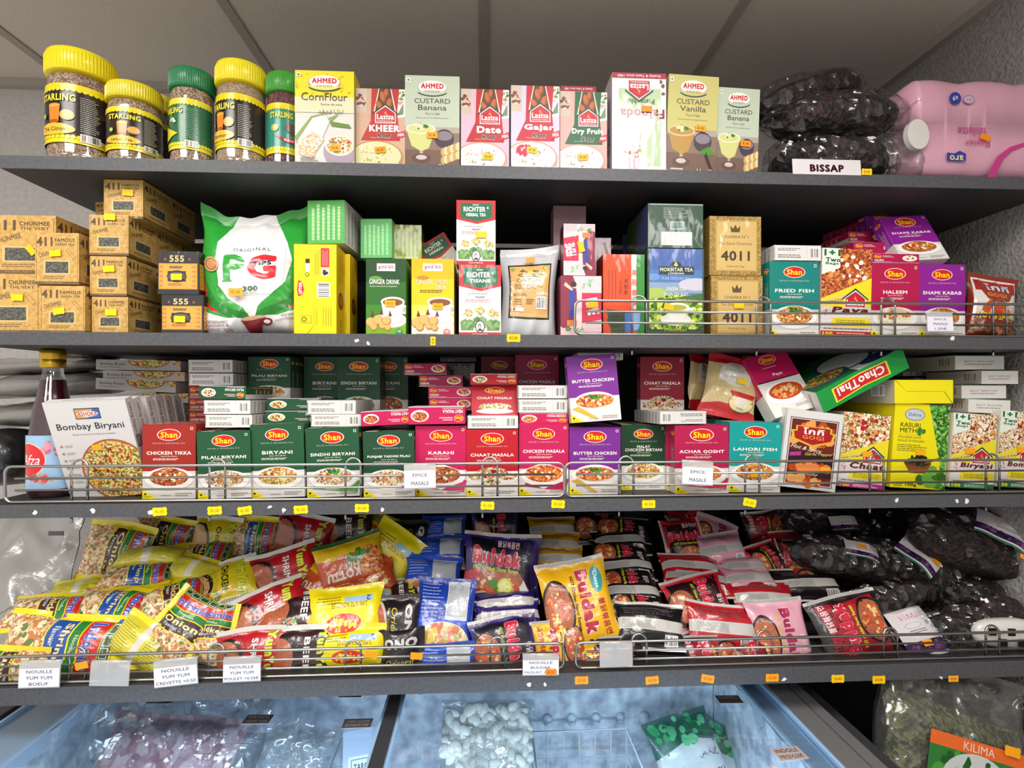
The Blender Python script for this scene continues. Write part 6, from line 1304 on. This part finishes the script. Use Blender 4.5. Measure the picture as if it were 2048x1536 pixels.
# left heap
N('Indomie Shrimp packet with blue, green and red bands lying front left', 'shr', 118, 1290, 22, 11.5, -4, 30, 's', 1)
N('maroon and green noodle packet pressed behind the fence at the far left', 'oni', 20, 1345, 14, 9, 176, 10, 's', 2, -.01)
N('yellow-edged chicken noodle packet lying above the Indomie Shrimp packet', 'chi', 100, 1222, 17, 9, 6, 62, 's', 3)
N('yellow-edged shrimp noodle packet on the heap right of the chicken one', 'shr', 225, 1215, 17, 10, -7, 55, 's', 2)
N('yellow noodle packet showing SHRIMP side, tilted up on the left heap', 'shr', 275, 1150, 15, 8, 10, 66, 's', 3, .0)
N('yellow noodle packet showing its printed back, below the shelf upright', 'yb', 300, 1112, 14, 7, 1, 70, 's', 4)
N('brown onion noodle packet standing at the back left of the heap', 'oni', 232, 1105, 15, 13.5, -12, 12, 's', 4, .02)
N('dark maroon noodle packet standing in the shade behind the onion one', 'oni', 325, 1080, 15, 12, -10, 8, 's', 2, .04)
N('yellow YumYum chicken packet standing in the shade at the back', 'yyc', 430, 1082, 11, 12, -10, 8, 's', 5, .03)
N('Indomie packet with green and blue bands standing at the back beside YumYum chicken', 'shr', 503, 1085, 13, 12, -4, 8, 's', 4, .04)
N('olive-yellow noodle packet lying back side up in front of the heap', 'yb', 283, 1292, 13, 9, -32, 25, 's', 5)
N('yellow crimped noodle packet end under the heap left of centre', 'yb', 180, 1205, 13, 8, 12, 50, 's', 6, .04)
N('Indomie onion packet turned upright with green picture column', 'oni', 362, 1255, 14, 11, 62, 30, 's', 3, -.01)
N('yellow noodle packet lying behind the upright Indomie onion packet', 'chi', 345, 1195, 15, 9, 20, 55, 's', 2)
N('yellow YumYum chicken packet lying in the middle of the left heap', 'yyc', 440, 1170, 15, 11, 22, 50, 's', 4)
N('yellow noodle packet wedged behind the fence beside the red YumYum packets', 'chi', 420, 1265, 12, 9, 80, 25, 's', 6)
N('yellow noodle packet lying on the heap above the YumYum chicken packet', 'yb', 390, 1140, 13, 8, -14, 64, 's', 3)
N('dark noodle packet lying in the shade behind the left heap', 'oni', 400, 1112, 14, 9, 4, 55, 's', 2, .03)
N('small yellow packet corner peeking between the heap and the plastic sheet', 'yb', 160, 1180, 12, 7, 8, 62, 's', 2, .02)
# middle
N('red YumYum packet standing at the back in the shade', 'yyr', 605, 1075, 14, 12, -10, 10, 'm', 3, .02)
N('red YumYum shrimp packet, uppermost of the red ones, text upside down', 'yyr', 565, 1148, 15, 11.5, 18, 30, 'm', 1)
N('red YumYum shrimp packet, middle of the red ones', 'yyr', 530, 1225, 17, 11, 24, 38, 'm', 2)
N('red YumYum shrimp packet, lowest one behind the fence', 'yyr', 500, 1312, 13, 10, 2, 15, 'm', 4)
N('dark brown YumYum beef packet lying under the orange one', 'yyb', 598, 1225, 15, 10, 6, 55, 'm', 1, -.005)
N('dark brown YumYum beef packet behind the fence', 'yyb', 605, 1308, 12.5, 11, 2, 18, 'm', 2)
N('dark brown noodle packet standing in the shade behind the orange one', 'yyb', 690, 1060, 14, 10, 2, 15, 'm', 3, .02)
N('orange and green kottu mee packet lying upside down on the pile', 'kot', 700, 1128, 15, 11.5, 18, 26, 'm', 1, -.03)
N('orange kottu packet with green lower edge under the upside-down one', 'kob', 735, 1170, 13, 9, 20, 32, 'm', 2, .005)
N('orange kottu packet corner at the left below the upside-down one', 'kot', 650, 1172, 13, 9, -25, 40, 'm', 3, .01)
N('yellow Maggi packet leaning steeply behind the orange one', 'mag', 775, 1115, 13, 15, -35, 15, 'm', 2, .0)
N('yellow Maggi packet at the back under the shelf', 'mag', 745, 1055, 14, 9, -20, 40, 'm', 3, .03)
N('yellow Maggi packet with red oval, upside down in front', 'mag', 690, 1235, 15, 12.5, 6, 36, 'm', 1, -.015)
N('yellow Maggi packet underneath, behind the fence', 'mag', 700, 1300, 13.5, 9, 0, 15, 'm', 4)
N('yellow Maggi packet end sticking out right of the upside-down one', 'mag', 752, 1205, 10, 10, -40, 40, 'm', 5, .02)
N('dark brown oriental style packet standing between Maggi and blue', 'ori', 790, 1255, 10, 12.5, 2, 22, 'm', 1)
N('dark noodle packet in the shade left of the blue packets', 'ori', 822, 1085, 9, 11, 2, 15, 'm', 2, .02)
N('dark brown noodle packet with bowl picture behind the fence', 'ori', 800, 1322, 12, 9, 92, 12, 'm', 3)
N('dark red noodle packet lying between Maggi and the blue ones', 'yyb', 795, 1190, 10, 8, 10, 55, 'm', 5, .02)
N('blue noodle packet lying flat, highest of the blue stack', 'blb', 888, 1062, 11, 8, 2, 35, 'm', 1)
N('blue noodle packet, second from the top of the blue stack', 'blb', 880, 1104, 12, 8.5, 2, 45, 'm', 2)
N('blue noodle packet with white label, third from the top of the blue stack', 'blb', 866, 1148, 13, 8.5, -2, 40, 'm', 3)
N('large blue prawn noodle packet with white label and prawn picture', 'blp', 888, 1242, 12.5, 17, -4, 32, 'm', 1)
N('blue noodle packet behind the fence under the prawn one', 'blb', 895, 1330, 11, 8, 0, 12, 'm', 5)
# hot chicken noodles
N('dark purple Buldak packet standing at the back, text running down', 'bpu', 992, 1068, 12, 13, 4, 10, 'b', 1, .02)
N('dark purple and black Buldak packet with lime slice picture on top of the pile', 'bpl', 1003, 1135, 17, 14.5, -3, 18, 'b', 1, -.04)
N('purple noodle packet edge right under the lime slice one', 'bpb', 1010, 1207, 14, 7, 4, 42, 'b', 2)
N('purple noodle packet with white seam strip, second under the lime slice one', 'bpb', 1015, 1233, 14, 7, 5, 42, 'b', 3)
N('purple Buldak packet with text running down, behind the fence', 'bpu', 1012, 1292, 14, 12, 10, 25, 'b', 2)
N('bright yellow Buldak cheese packet lying on the pile', 'bye', 1155, 1205, 15, 17, 10, 24, 'b', 1, -.04)
N('yellow Buldak packet upside down under the bright one', 'bye', 1120, 1300, 11, 11, 186, 15, 'b', 2)
N('yellow Buldak packet lying flat, uppermost of the yellow stack at the back', 'byb', 1104, 1062, 12, 8, 1, 45, 'b', 1)
N('yellow Buldak packet, second of the yellow stack at the back', 'byb', 1112, 1092, 12, 8, -2, 45, 'b', 2)
N('yellow Buldak packet, third of the yellow stack at the back', 'byb', 1118, 1120, 12, 8, 0, 45, 'b', 3)
N('yellow noodle packet behind the gap between the two fences', 'bye', 1190, 1325, 8, 8, 5, 10, 'b', 3)
for i, (px, py, r_, s_) in enumerate(((1245, 1058, -8, 'topmost'), (1240, 1084, 3, 'second from the top'), (1240, 1110, -3, 'third from the top'), (1250, 1136, 1, 'fourth from the top'), (1250, 1162, 2, 'fourth from below'), (1262, 1186, -1, 'third from below'), (1270, 1211, -2, 'second from below'))):
    N('black noodle packet in the black stack, %s' % s_, 'bbb' if i % 2 else 'bbl', px, py, 13.5, 8.5, r_, 58, 'b', 1+i % 4)
N('black Buldak packet with white seam at the foot of the black stack', 'bbb', 1300, 1252, 14, 9.5, -8, 42, 'b', 5, -.015)
N('black noodle packet behind the fence under the black stack', 'bbl', 1240, 1312, 12, 8, 0, 12, 'b', 2)
N('red noodle packet lying on the back of the red stack', 'bre', 1368, 1086, 12, 10, 96, 30, 'b', 1)
N('pink noodle packet lying beside the topmost red one', 'bpk', 1443, 1100, 12, 9, 8, 40, 'b', 1)
N('pale pink noodle packet standing behind the others in the shade', 'bpi', 1425, 1075, 11, 10, -25, 20, 'b', 4, .03)
N('red noodle packet edge, second in the red stack', 'brb', 1380, 1136, 14, 8.5, -6, 58, 'b', 2)
N('red noodle packet edge, third in the red stack', 'brb', 1390, 1158, 15, 8.5, -8, 58, 'b', 3)
N('pink noodle packet edge right of the red stack, upper one', 'bpk', 1490, 1137, 11, 8, 0, 58, 'b', 2)
N('pink noodle packet edge right of the red stack, lower one', 'bpk', 1498, 1160, 12, 8, 2, 55, 'b', 3)
N('red and black Buldak packet with large B, centre of the red stack', 'bre', 1395, 1200, 14, 11, 12, 36, 'b', 2, -.01)
N('red noodle packet with white seam right of the large B packet', 'brb', 1525, 1197, 14, 8, -3, 40, 'b', 5)
N('red noodle packet lying low in front of the red stack', 'brb', 1445, 1255, 15, 9.5, -6, 30, 'b', 1, -.01)
N('pink Buldak packet hanging towards the fence', 'bpi', 1560, 1270, 12.5, 14, 4, 22, 'b', 1, -.01)
N('dark red Buldak packet upside down behind the fence', 'bbr', 1420, 1318, 12, 9, 184, 10, 'b', 3)
N('brown noodle packet behind the fence beside the pink one', 'bbr', 1495, 1318, 9, 8, 4, 10, 'b', 4)
N('red and black Buldak packet at the right, text running up, pan picture', 'bbr', 1703, 1255, 16, 13, 192, 26, 'b', 1, -.03)
N('red noodle packet lying at the back right', 'brb', 1600, 1092, 14, 8, -3, 42, 'b', 4)
N('dark red Buldak packet lying upside down at the back right', 'bbr', 1598, 1135, 14, 9, 86, 38, 'b', 2)
N('black noodle packet with grey seam under the dark red one', 'bbb', 1615, 1170, 15, 8, 2, 50, 'b', 3)
N('red-brown noodle packet standing in the dark at the back', 'bbr', 1375, 1052, 12, 10, 6, 12, 'b', 1, .03)
N('dark Buldak packet standing upside down in the dark at the back right', 'bbr', 1530, 1058, 12, 10, 184, 12, 'b', 4, .03)
N('black noodle packet at the back under the shelf', 'bbl', 1200, 1052, 14, 9, 6, 30, 'b', 3, .03)
N('red noodle packet tucked left of the dark red upside-down one', 'bre', 1535, 1120, 9, 9, 20, 40, 'b', 3)
# hibiscus bags on the lowest shelf
hg = 'bags of dried hibiscus on the lowest shelf'
def HB(label, px, py, Y, rx, ry, rz, yaw, pitch, roll, seed, lab=None, st=None, tail=False, cont=None):
    c = P(px, py, Y); m = Matrix.Translation(c) @ Matrix.Rotation(R(yaw), 4, 'Z') @ Matrix.Rotation(R(-pitch), 4, 'X') @ Matrix.Rotation(R(-roll), 4, 'Y')
    t = hib_bag((0, 0, 0), 0, 0, 0, rx, ry, rz, seed, label, lab, st, tail=tail, group=hg, cont=cont); t.matrix_world = m @ Matrix.Translation((0, 0, -rz)); return t
HB('dark hibiscus bag with BISSAP 1L label in front behind the fence', 1835, 1270, .11, .10, .035, .05, 0, 18, 6, 101, (.088, .10, -.035, .05, -18, -5), (.0, -.2))
HB('dark hibiscus bag in the right corner behind the fence', 1960, 1265, .09, .13, .035, .06, 0, 20, 12, 102)
HB('dark hibiscus bag lying above the corner one', 1985, 1195, .16, .12, .05, .04, 0, 30, -4, 103)
HB('dark hibiscus bag with tilted white and green label in the middle of the pile', 1800, 1130, .2, .13, .045, .045, 0, 28, -22, 104, (.085, .075, .0, .06, -30, 35), (.35, .1))
HB('dark hibiscus bag with small green label by the red noodle packets', 1690, 1120, .2, .12, .045, .04, 0, 26, -12, 105, (.07, .04, -.0, .055, -34, 8), (0, .2))
HB('dark hibiscus bag at the back with green and grey label', 1660, 1055, .32, .12, .05, .05, 0, 10, -10, 106, (.07, .035, -.01, .07, -14, -10))
HB('large dark hibiscus bag with white label leaning in the upper right', 1960, 1090, .15, .14, .045, .065, 0, 24, -14, 107, (.12, .075, .01, .105, -24, 28), (.25, -.75))
HB('dark hibiscus bag in the shade behind the others', 1790, 1065, .33, .14, .06, .06, 0, 6, 4, 108)
HB('clear crumpled hibiscus bag end lying between label bags', 1790, 1190, .14, .09, .04, .03, 0, 25, 8, 109)
HB('dark hibiscus bag at the back right corner near the wall', 1920, 1150, .22, .12, .05, .045, 0, 15, -20, 110)
p = P(2010, 1305, .05); mb = MB(); pw_ = .14; 
CHK = M('e0ded8', 'foil'); mb2 = blobmesh(.07, .02, .03, CHK, 113, .003, 50); o = mb2.build('checked_packet'); o.matrix_world = mtx((p.x, .05, SH[4]+.002), 0, 0, 3); tag(o, 'black and white checked packet low in the right corner behind the fence', 'packet')
mb3 = MB()
for i in range(6):
    for j in range(2):
        if (i+j) % 2: x = -.055+i*.02; mb3.box((x, -.0245+.004*j, .012+j*.02), (x+.015, -.0215+.004*j, .026+j*.02), M('1a1816'))
mb3.build('black_check', o)
# grey plastic sheet at the left
nu, nv = 30, 24; A1 = SN(88, 18); A2 = SN(89, 60); v = []
c0, c1 = P(-120, 1040, .30), P(172, 1030, .30); d0, d1 = P(-140, 1290, .12), P(150, 1160, .26)
for j in range(nv):
    t_ = j/(nv-1)
    for i in range(nu):
        s_ = i/(nu-1); q = (c0.lerp(c1, s_)).lerp(d0.lerp(d1, s_), t_); n_ = .014*float(A1(q.x, q.z))+.011*(1-2*abs(float(A2(q.x, q.z)))); v.append((q.x, q.y-n_, q.z+n_*.4))
mb = MB(); f = [(j*nu+i, j*nu+i+1, (j+1)*nu+i+1, (j+1)*nu+i) for j in range(nv-1) for i in range(nu-1)]
mb.add(v, f, M('9b9894', 'foil'), True); b_ = [(x, y+.003, z-.001) for x, y, z in v]; mb.add(b_, [q[::-1] for q in f], M('9b9894', 'foil'), True)
t = tag(mb.build('plastic_sack'), 'large grey plastic sack slumped at the left end of the lowest shelf', 'sack')
a_, b2 = P(118, 1056, .262), P(147, 1064, .262); mb = MB(); mb.box((a_.x, a_.y-.03, b2.z), (b2.x, a_.y-.028, a_.z), M('5a5856')); mb.build('dark_tape', t)
# ================================================================ freezer
h = .62; ZF = ZC-h; YF = -.55; YB_ = .27
XLf, XRf = -1.49*h, 1.0*h; iL, iR = -1.32*h, .888*h
FR = speckle('freezer_frost', 'a4aab4', 'e8eef4', 30, .6, .9, .006)
RIM = M('b8c8d8', 'plastic'); DK = M('3c3c40'); GYF = M('6d6c6e')
t = tag(empty('chest_freezer', (0, 0, 0)), 'lit chest freezer with sliding glass lids under the shelves', 'freezer')
mb = MB(); z0, z1 = .03, ZF-.03
mb.box((XLf-.05, YF-.04, z0), (XLf, YB_+.06, z1+.02), DK); mb.box((XRf+.06, YF-.04, z0), (XRf+.1, YB_+.06, z1), DK); mb.box((XLf-.05, YB_+.03, z0), (XRf+.1, YB_+.07, z1), DK); mb.box((XLf-.05, YF-.05, z0), (XRf+.1, YF-.04, z1), DK)
mb.build('cabinet', t)
mb = MB(); mb.box((iL, YF, .25), (iR, YB_, .27), FR); mb.build('liner_floor', t)
def frostwall(name, p0_, p1_, nrm, seed):
    nu, nv = 70, 40; A = SN(seed, 130); Bq = SN(seed+2, 45); mb = MB(); v = []
    for j in range(nv):
        for i in range(nu):
            x = p0_[0]+(p1_[0]-p0_[0])*i/(nu-1); y = p0_[1]+(p1_[1]-p0_[1])*i/(nu-1); z = .26+(ZF-.02-.26)*j/(nv-1); k = (x+y); d = .003*float(A(k, z))+.005*float(Bq(k, z)); v.append((x+nrm[0]*d, y+nrm[1]*d, z))
    mb.add(v, [(j*nu+i, j*nu+i+1, (j+1)*nu+i+1, (j+1)*nu+i) for j in range(nv-1) for i in range(nu-1)], FR, True); mb.build(name, t)
frostwall('frosted_wall', (iL, YB_), (iR, YB_), (0, -1), 1); frostwall('frosted_wall', (iL, YF), (iL, YB_), (1, 0), 2); frostwall('frosted_wall', (iR, YB_), (iR, YF), (-1, 0), 3); frostwall('frosted_wall', (iR, YF), (iL, YF), (0, 1), 4)
mb = MB()
for i in range(7):
    x = P(1015+i*48, 1440, YB_).x-.02
    mb.lathe([(.0001, 0), (.009, .003), (.011, .012), (.009, .022), (.0001, .026)], FR, 14); k = mb.v[-1]; mb.v[-1] = k+np.array([x, YB_-.008, P(1015, 1440, YB_).z-.012])
mb.build('frost_knob', t)
mb = MB(); mb.box((XLf, YF-.03, ZF-.05), (iL, YB_+.03, ZF-.012), RIM, bev=.006); mb.box((iR, YF-.03, ZF-.05), (.966*h, YB_+.03, ZF-.012), RIM, bev=.006); mb.box((iL, YB_+.001, ZF-.05), (iR, YB_+.03, ZF-.012), RIM); mb.build('rim', t)
mb = MB(); mb.box((.966*h, YF-.03, ZF-.03), (1.035*h, YB_+.05, ZF), GYF, bev=.002); mb.build('side_rail', t)
mb = MB(); mb.box((1.045*h, YF-.03, ZF-.04), (1.085*h, YB_+.05, ZF-.004), GYF, bev=.002); mb.build('side_rail', t)
mb = MB(); mb.box((-.308*h, YF-.03, ZF-.02), (-.268*h, YB_+.03, ZF+.004), DK, bev=.002); mb.build('lid_divider', t)
mb = MB(); mb.box((XLf-.03, YF-.03, ZF-.02), (XLf, YB_+.03, ZF), DK, bev=.002); mb.build('side_rail', t)
GLS = film(a=.05, rough=.02, tint='eef6fc', scale=3, strength=.02)
for x0, x1 in ((XLf+.01, -.308*h), (-.268*h, .966*h)):
    mb = MB(); mb.box((x0, YF-.02, ZF-.01), (x1, YB_+.02, ZF-.004), GLS); l = mb.build('glass_lid', t); l['label'] = 'sliding glass lid'
    for q0 in (x0, x1-.006): mb = MB(); mb.box((q0, YF-.02, ZF-.0105), (q0+.006, YB_+.02, ZF-.002), M('9fc4e8', 'plastic')); mb.build('lid_edge', l)
def PZ(px, py, z):
    a = P(px, py, 0.0); c = Vector(cam.location); d_ = a-c; return c+d_*((z-c.z)/d_.z)
def lidlabel(px0, px1, py, lines, rot=0, dark=True, z=None, hgt=.028, on='lid'):
    a, b = PZ(px0, py, z or ZF-.003), PZ(px1, py, z or ZF-.003); w_ = b.x-a.x
    A = Art(w_, hgt, 'matte', '4a4648' if dark else 'b8a8a4')
    for i, s in enumerate(lines): A.text(s, .5, .74-.46*i, .8, .3, '8a8486' if dark else '4a3a3a', .02)
    mb = MB(); mb.art(A, lambda x, y, zz: np.stack([x, y, 0*x+zz+.0006], 1)); mb.box((0, 0, 0), (w_, hgt, .0005), M('c8c4c4', 'matte')); o = mb.build('paper_label', t); o.matrix_world = mtx((a.x, a.y, a.z+.0008), rot, 0, 0)
lidlabel(290, 345, 1408, ['BEIGNETS'], -3); lidlabel(482, 536, 1449, ['MANIOC', 'PAQUET 3.50€'], -2); lidlabel(682, 740, 1458, ['TARO COUPÉ', '1KG PAQUET 7.50€'], 0); lidlabel(1440, 1488, 1408, ['GOMBO'], -2); lidlabel(676, 722, 1396, ['POISSON'], -2)
lidlabel(1562, 1624, 1524, ['INDOLE', 'PIECE>2.50€'], 5, False, z=ZF-.004, hgt=.032)
# contents
fz = 'frozen food bags in the freezer'
WB = cells(['e8e4d8', 'f2eee4', 'dcd6c8'], 60, 'foil')
def beans(loc, label, m, n, rx, ry, col, size, seed):
    t_ = tag(empty('frozen_food_bag', mat=loc), label, 'bag', fz); rn = random.Random(seed); mb = MB()
    for i in range(n):
        a = rn.uniform(-1, 1); b = rn.uniform(-1, 1); c = rn.uniform(0, .012); th = rn.uniform(0, PI); ph = rn.uniform(-.5, .5); N1, N2 = 10, 7; v = []
        for j in range(N2):
            q = -PI/2+PI*j/(N2-1)
            for k in range(N1):
                an = 2*PI*k/N1; x = size*math.sin(q)*1.45; y = size*math.cos(q)*math.cos(an)*.95; z = size*.7*math.cos(q)*math.sin(an)
                v.append((a*rx+x*math.cos(th)-y*math.sin(th), -c-z-.01*(1-(a*a+b*b)/2), b*ry+x*math.sin(th)+y*math.cos(th)))
        mb.add(v, [(j*N1+k, j*N1+(k+1) % N1, (j+1)*N1+(k+1) % N1, (j+1)*N1+k) for j in range(N2-1) for k in range(N1)], M(rn.choice(col), 'plastic'), True)
    o = mb.build('contents', t_); o['kind'] = 'stuff'
    me = softpack('plastic_film', rx*2.35, ry*2.35, .05, 'ffffff', seed=seed, nu=40, nv=40, wr=.004); me.materials.clear(); me.materials.append(FILMT); f_ = bpy.data.objects.new('plastic_film', me); COL.objects.link(f_); f_.parent = t_
    return t_
c = P(972, 1500, .12); beans(Matrix.Translation(c) @ Matrix.Rotation(R(-38), 4, 'X') @ Matrix.Rotation(R(3), 4, 'Y'), 'clear bag of large white frozen beans in the right half of the freezer', None, 230, .085, .078, ['dcd8cc', 'e6e2d8', 'c8c4b8'], .0105, 5)
MT = cells(['c09098', 'd8a8ac', 'a87480', 'dcc0c4'], 70, 'foil')
c = P(330, 1520, .05); m_ = Matrix.Translation(c) @ Matrix.Rotation(R(-48), 4, 'X') @ Matrix.Rotation(R(6), 4, 'Y')
t2 = tag(empty('frozen_food_bag', mat=m_), 'large clear bag of pinkish frozen meat in the left half of the freezer', 'bag', fz)
me = softpack('contents', .27, .15, .05, 'a8788a', lambda a: a.rect(0, 0, 1, 1, MT), seed=9); o = bpy.data.objects.new('contents', me); COL.objects.link(o); o.parent = t2
me = softpack('plastic_film', .36, .24, .07, 'ffffff', seed=10, nu=50, nv=50, wr=.008); me.materials.clear(); me.materials.append(FILMT); o = bpy.data.objects.new('plastic_film', me); COL.objects.link(o); o.parent = t2
for px, py, s, lb in ((560, 1505, 15, 'left one of the two clear crumpled bags in the freezer basket'), (612, 1510, 16, 'right one of the two clear crumpled bags in the freezer basket')):
    c = P(px, py, .1); me = softpack('frozen_food_bag', .09, .10, .05, 'ffffff', seed=s, wr=.008); me.materials.clear(); me.materials.append(film(a=.2, rough=.1, scale=30, strength=1, white=.2)); o = bpy.data.objects.new('frozen_food_bag', me); COL.objects.link(o)
    o.matrix_world = Matrix.Translation(c) @ Matrix.Rotation(R(-35), 4, 'X') @ Matrix.Rotation(R(-20 if s == 15 else 15), 4, 'Y'); tag(o, lb, 'bag', fz)
def spin(a):
    a.rect(0, 0, 1, 1, '2c5a4a'); a.poly([(0, 0), (1, 0), (1, .62), (.6, .72), (0, .6)], 'd0d2cc'); a.blobs(.5, .82, .46, .14, ['3aa860', '1f6a3c', '6ac88a'], 30, .07); a.text('MINCED SPINACH', .5, .3, .86, .1, '6a2a2a', .03); a.text('سبانخ', .78, .52, .3, .1, '2a2a2a', .02); a.text('Nutritious', .2, .45, .26, .05, '3a5a8a', .0)
for px, py, r_, s, lb in ((1380, 1520, 14, 21, 'green and white MINCED SPINACH bag on the right side of the freezer'), (1440, 1530, -30, 22, 'second green frozen vegetable bag with red edge beside the spinach bag')):
    c = P(px, py, .12+(.05 if s == 22 else 0)); me = softpack('frozen_food_bag', .15, .17, .035, '1f5a3c', spin, seed=s); o = bpy.data.objects.new('frozen_food_bag', me); COL.objects.link(o); o.matrix_world = Matrix.Translation(c) @ Matrix.Rotation(R(-35), 4, 'X') @ Matrix.Rotation(R(-r_), 4, 'Y'); tag(o, lb, 'bag', fz)
for x0, x1, lb in ((P(395, 1480, .15).x, P(670, 1480, .15).x, 'white wire basket in the left half of the freezer'), (P(1068, 1470, .15).x, P(1265, 1470, .15).x, 'white wire basket in the right half of the freezer')):
    tb = tag(empty('freezer_basket', (0, 0, 0)), lb, 'basket', 'white wire freezer baskets'); Wt = M('d8dce4', 'plastic'); zt = P(600, 1480, .2).z
    mb = MB(); mb.tube([(x0, .2, zt), (x1, .2, zt), (x1, -.4, zt), (x0, -.4, zt)], .003, Wt, closed=True); mb.build('rim_wire', tb)
    mb = MB()
    for i in range(7): x = x0+(x1-x0)*i/6; mb.tube([(x, .2, zt), (x, .2, zt-.2), (x, -.4, zt-.2), (x, -.4, zt)], .0016, Wt, n=6)
    for i in range(3): z = zt-.06*(i+1); mb.tube([(x0, .2, z), (x1, .2, z), (x1, -.4, z), (x0, -.4, z)], .0016, Wt, n=6, closed=True)
    mb.build('wire_mesh', tb)
def tub(a): a.rect(0, 0, 1, 1, 'b8c4d8'); a.rect(.15, .1, .85, .5, 'e8ecf0'); a.rect(.22, .15, .78, .45, '8a8a94'); a.rect(.25, .17, .75, .43, 'e4e6ea'); a.text('TARO', .5, .3, .4, .12, '3a3a44', .03)
c = P(722, 1535, .05); o = carton('frozen_tub', .07, .02, .09, 'b8c4d8', {'f': tub}); o.matrix_world = mtx((c.x, c.y, c.z-.03), 0, -40, -8); tag(o, 'pale blue frozen food tub with square label by the lid divider', 'tub')
# right foreground bag of leaves
LV = cells(['4a5228', '5c6434', '34381a', '6e7440', '2a2e16'], 150, 'rough')
c = P(1905, 1475, .0); m_ = Matrix.Translation((c.x, c.y+.02, c.z-.06)) @ Matrix.Rotation(R(-12), 4, 'X') @ Matrix.Rotation(R(17), 4, 'Y')
t3 = tag(empty('dried_leaf_bag', mat=m_), 'large clear bag of dried green leaves with orange KILIMA label at bottom right', 'bag')
me = softpack('leaves', .27, .26, .07, '4a4a2c', lambda a: a.rect(0, 0, 1, .86, LV), seed=61, wr=.004); me.materials.clear(); me.materials.append(LV); me.polygons.foreach_set('material_index', [0]*len(me.polygons)); o = bpy.data.objects.new('leaves', me); COL.objects.link(o); o.parent = t3; o.location = (0, 0, -.03)
me = softpack('plastic_film', .31, .36, .085, 'ffffff', seed=62, nu=60, nv=60, wr=.006); me.materials.clear(); me.materials.append(film(a=.07, rough=.1, scale=10, strength=1, white=.06)); o = bpy.data.objects.new('plastic_film', me); COL.objects.link(o); o.parent = t3
A = Art(.19, .11, 'plastic', 'a9b0a8'); A.rect(0, .78, 1, 1, 'e86a2a'); A.text('KILIMA', .5, .89, .32, .13, 'f0dcc8', .0); A.rect(0, 0, 1, .78, '2f7a34'); A.blobs(.5, .4, .5, .38, ['4a9a3c', '1f5a24', '6ab84a'], 40, .06)
A.ell(.5, .3, .36, .5, 'c8cccc'); A.blobs(.5, .3, .3, .28, ['d4d8d8', 'b8bcbc'], 20, .07); A.blobs(.55, .3, .1, .1, ['a83a4a', 'c86a70'], 8, .03)
mb = MB(); mb.art(A, lambda x, y, z: np.stack([x-.095, -.052-z+0*x+.12*((x-.095)**2), y-.02], 1)); lb = mb.build('paper_label', t3); lb.location = (.02, 0, -.03); sticker(lb, (.06, -.056, .092), 'ffa81e', '', 0, 0, 1.5)
# more dried bags on top of it
LV2 = cells(['2a2420', '3a322a', '1c1814', '4a4034'], 120, 'rough')
c = P(1975, 1395, .12); t4 = hib_bag((0, 0, 0), 0, 0, 0, .14, .06, .035, 120, 'dark dried leaf bag lying behind the KILIMA bag under the lowest shelf', None, tail=False, cont=LV2, name='dried_leaf_bag', group='dried leaf bags'); t4.matrix_world = Matrix.Translation((c.x, c.y, c.z-.04)) @ Matrix.Rotation(R(15), 4, 'Y')
mb = MB(); xs = .727; mb.box((xs, -.3, 0), (XR-.005, .5, c.z-.1-.16), M('1c1c1e')); o = mb.build('low_cabinet'); tag(o, 'dark low cabinet between freezer and right wall', 'cabinet')
mb = MB(); mb.box((xs, .28, c.z-.26), (XR-.005, .3, SHY[4]-.04), M('0e0e10')); o = mb.build('dark_board'); tag(o, 'dark upright board behind the bottom right bags', 'board')
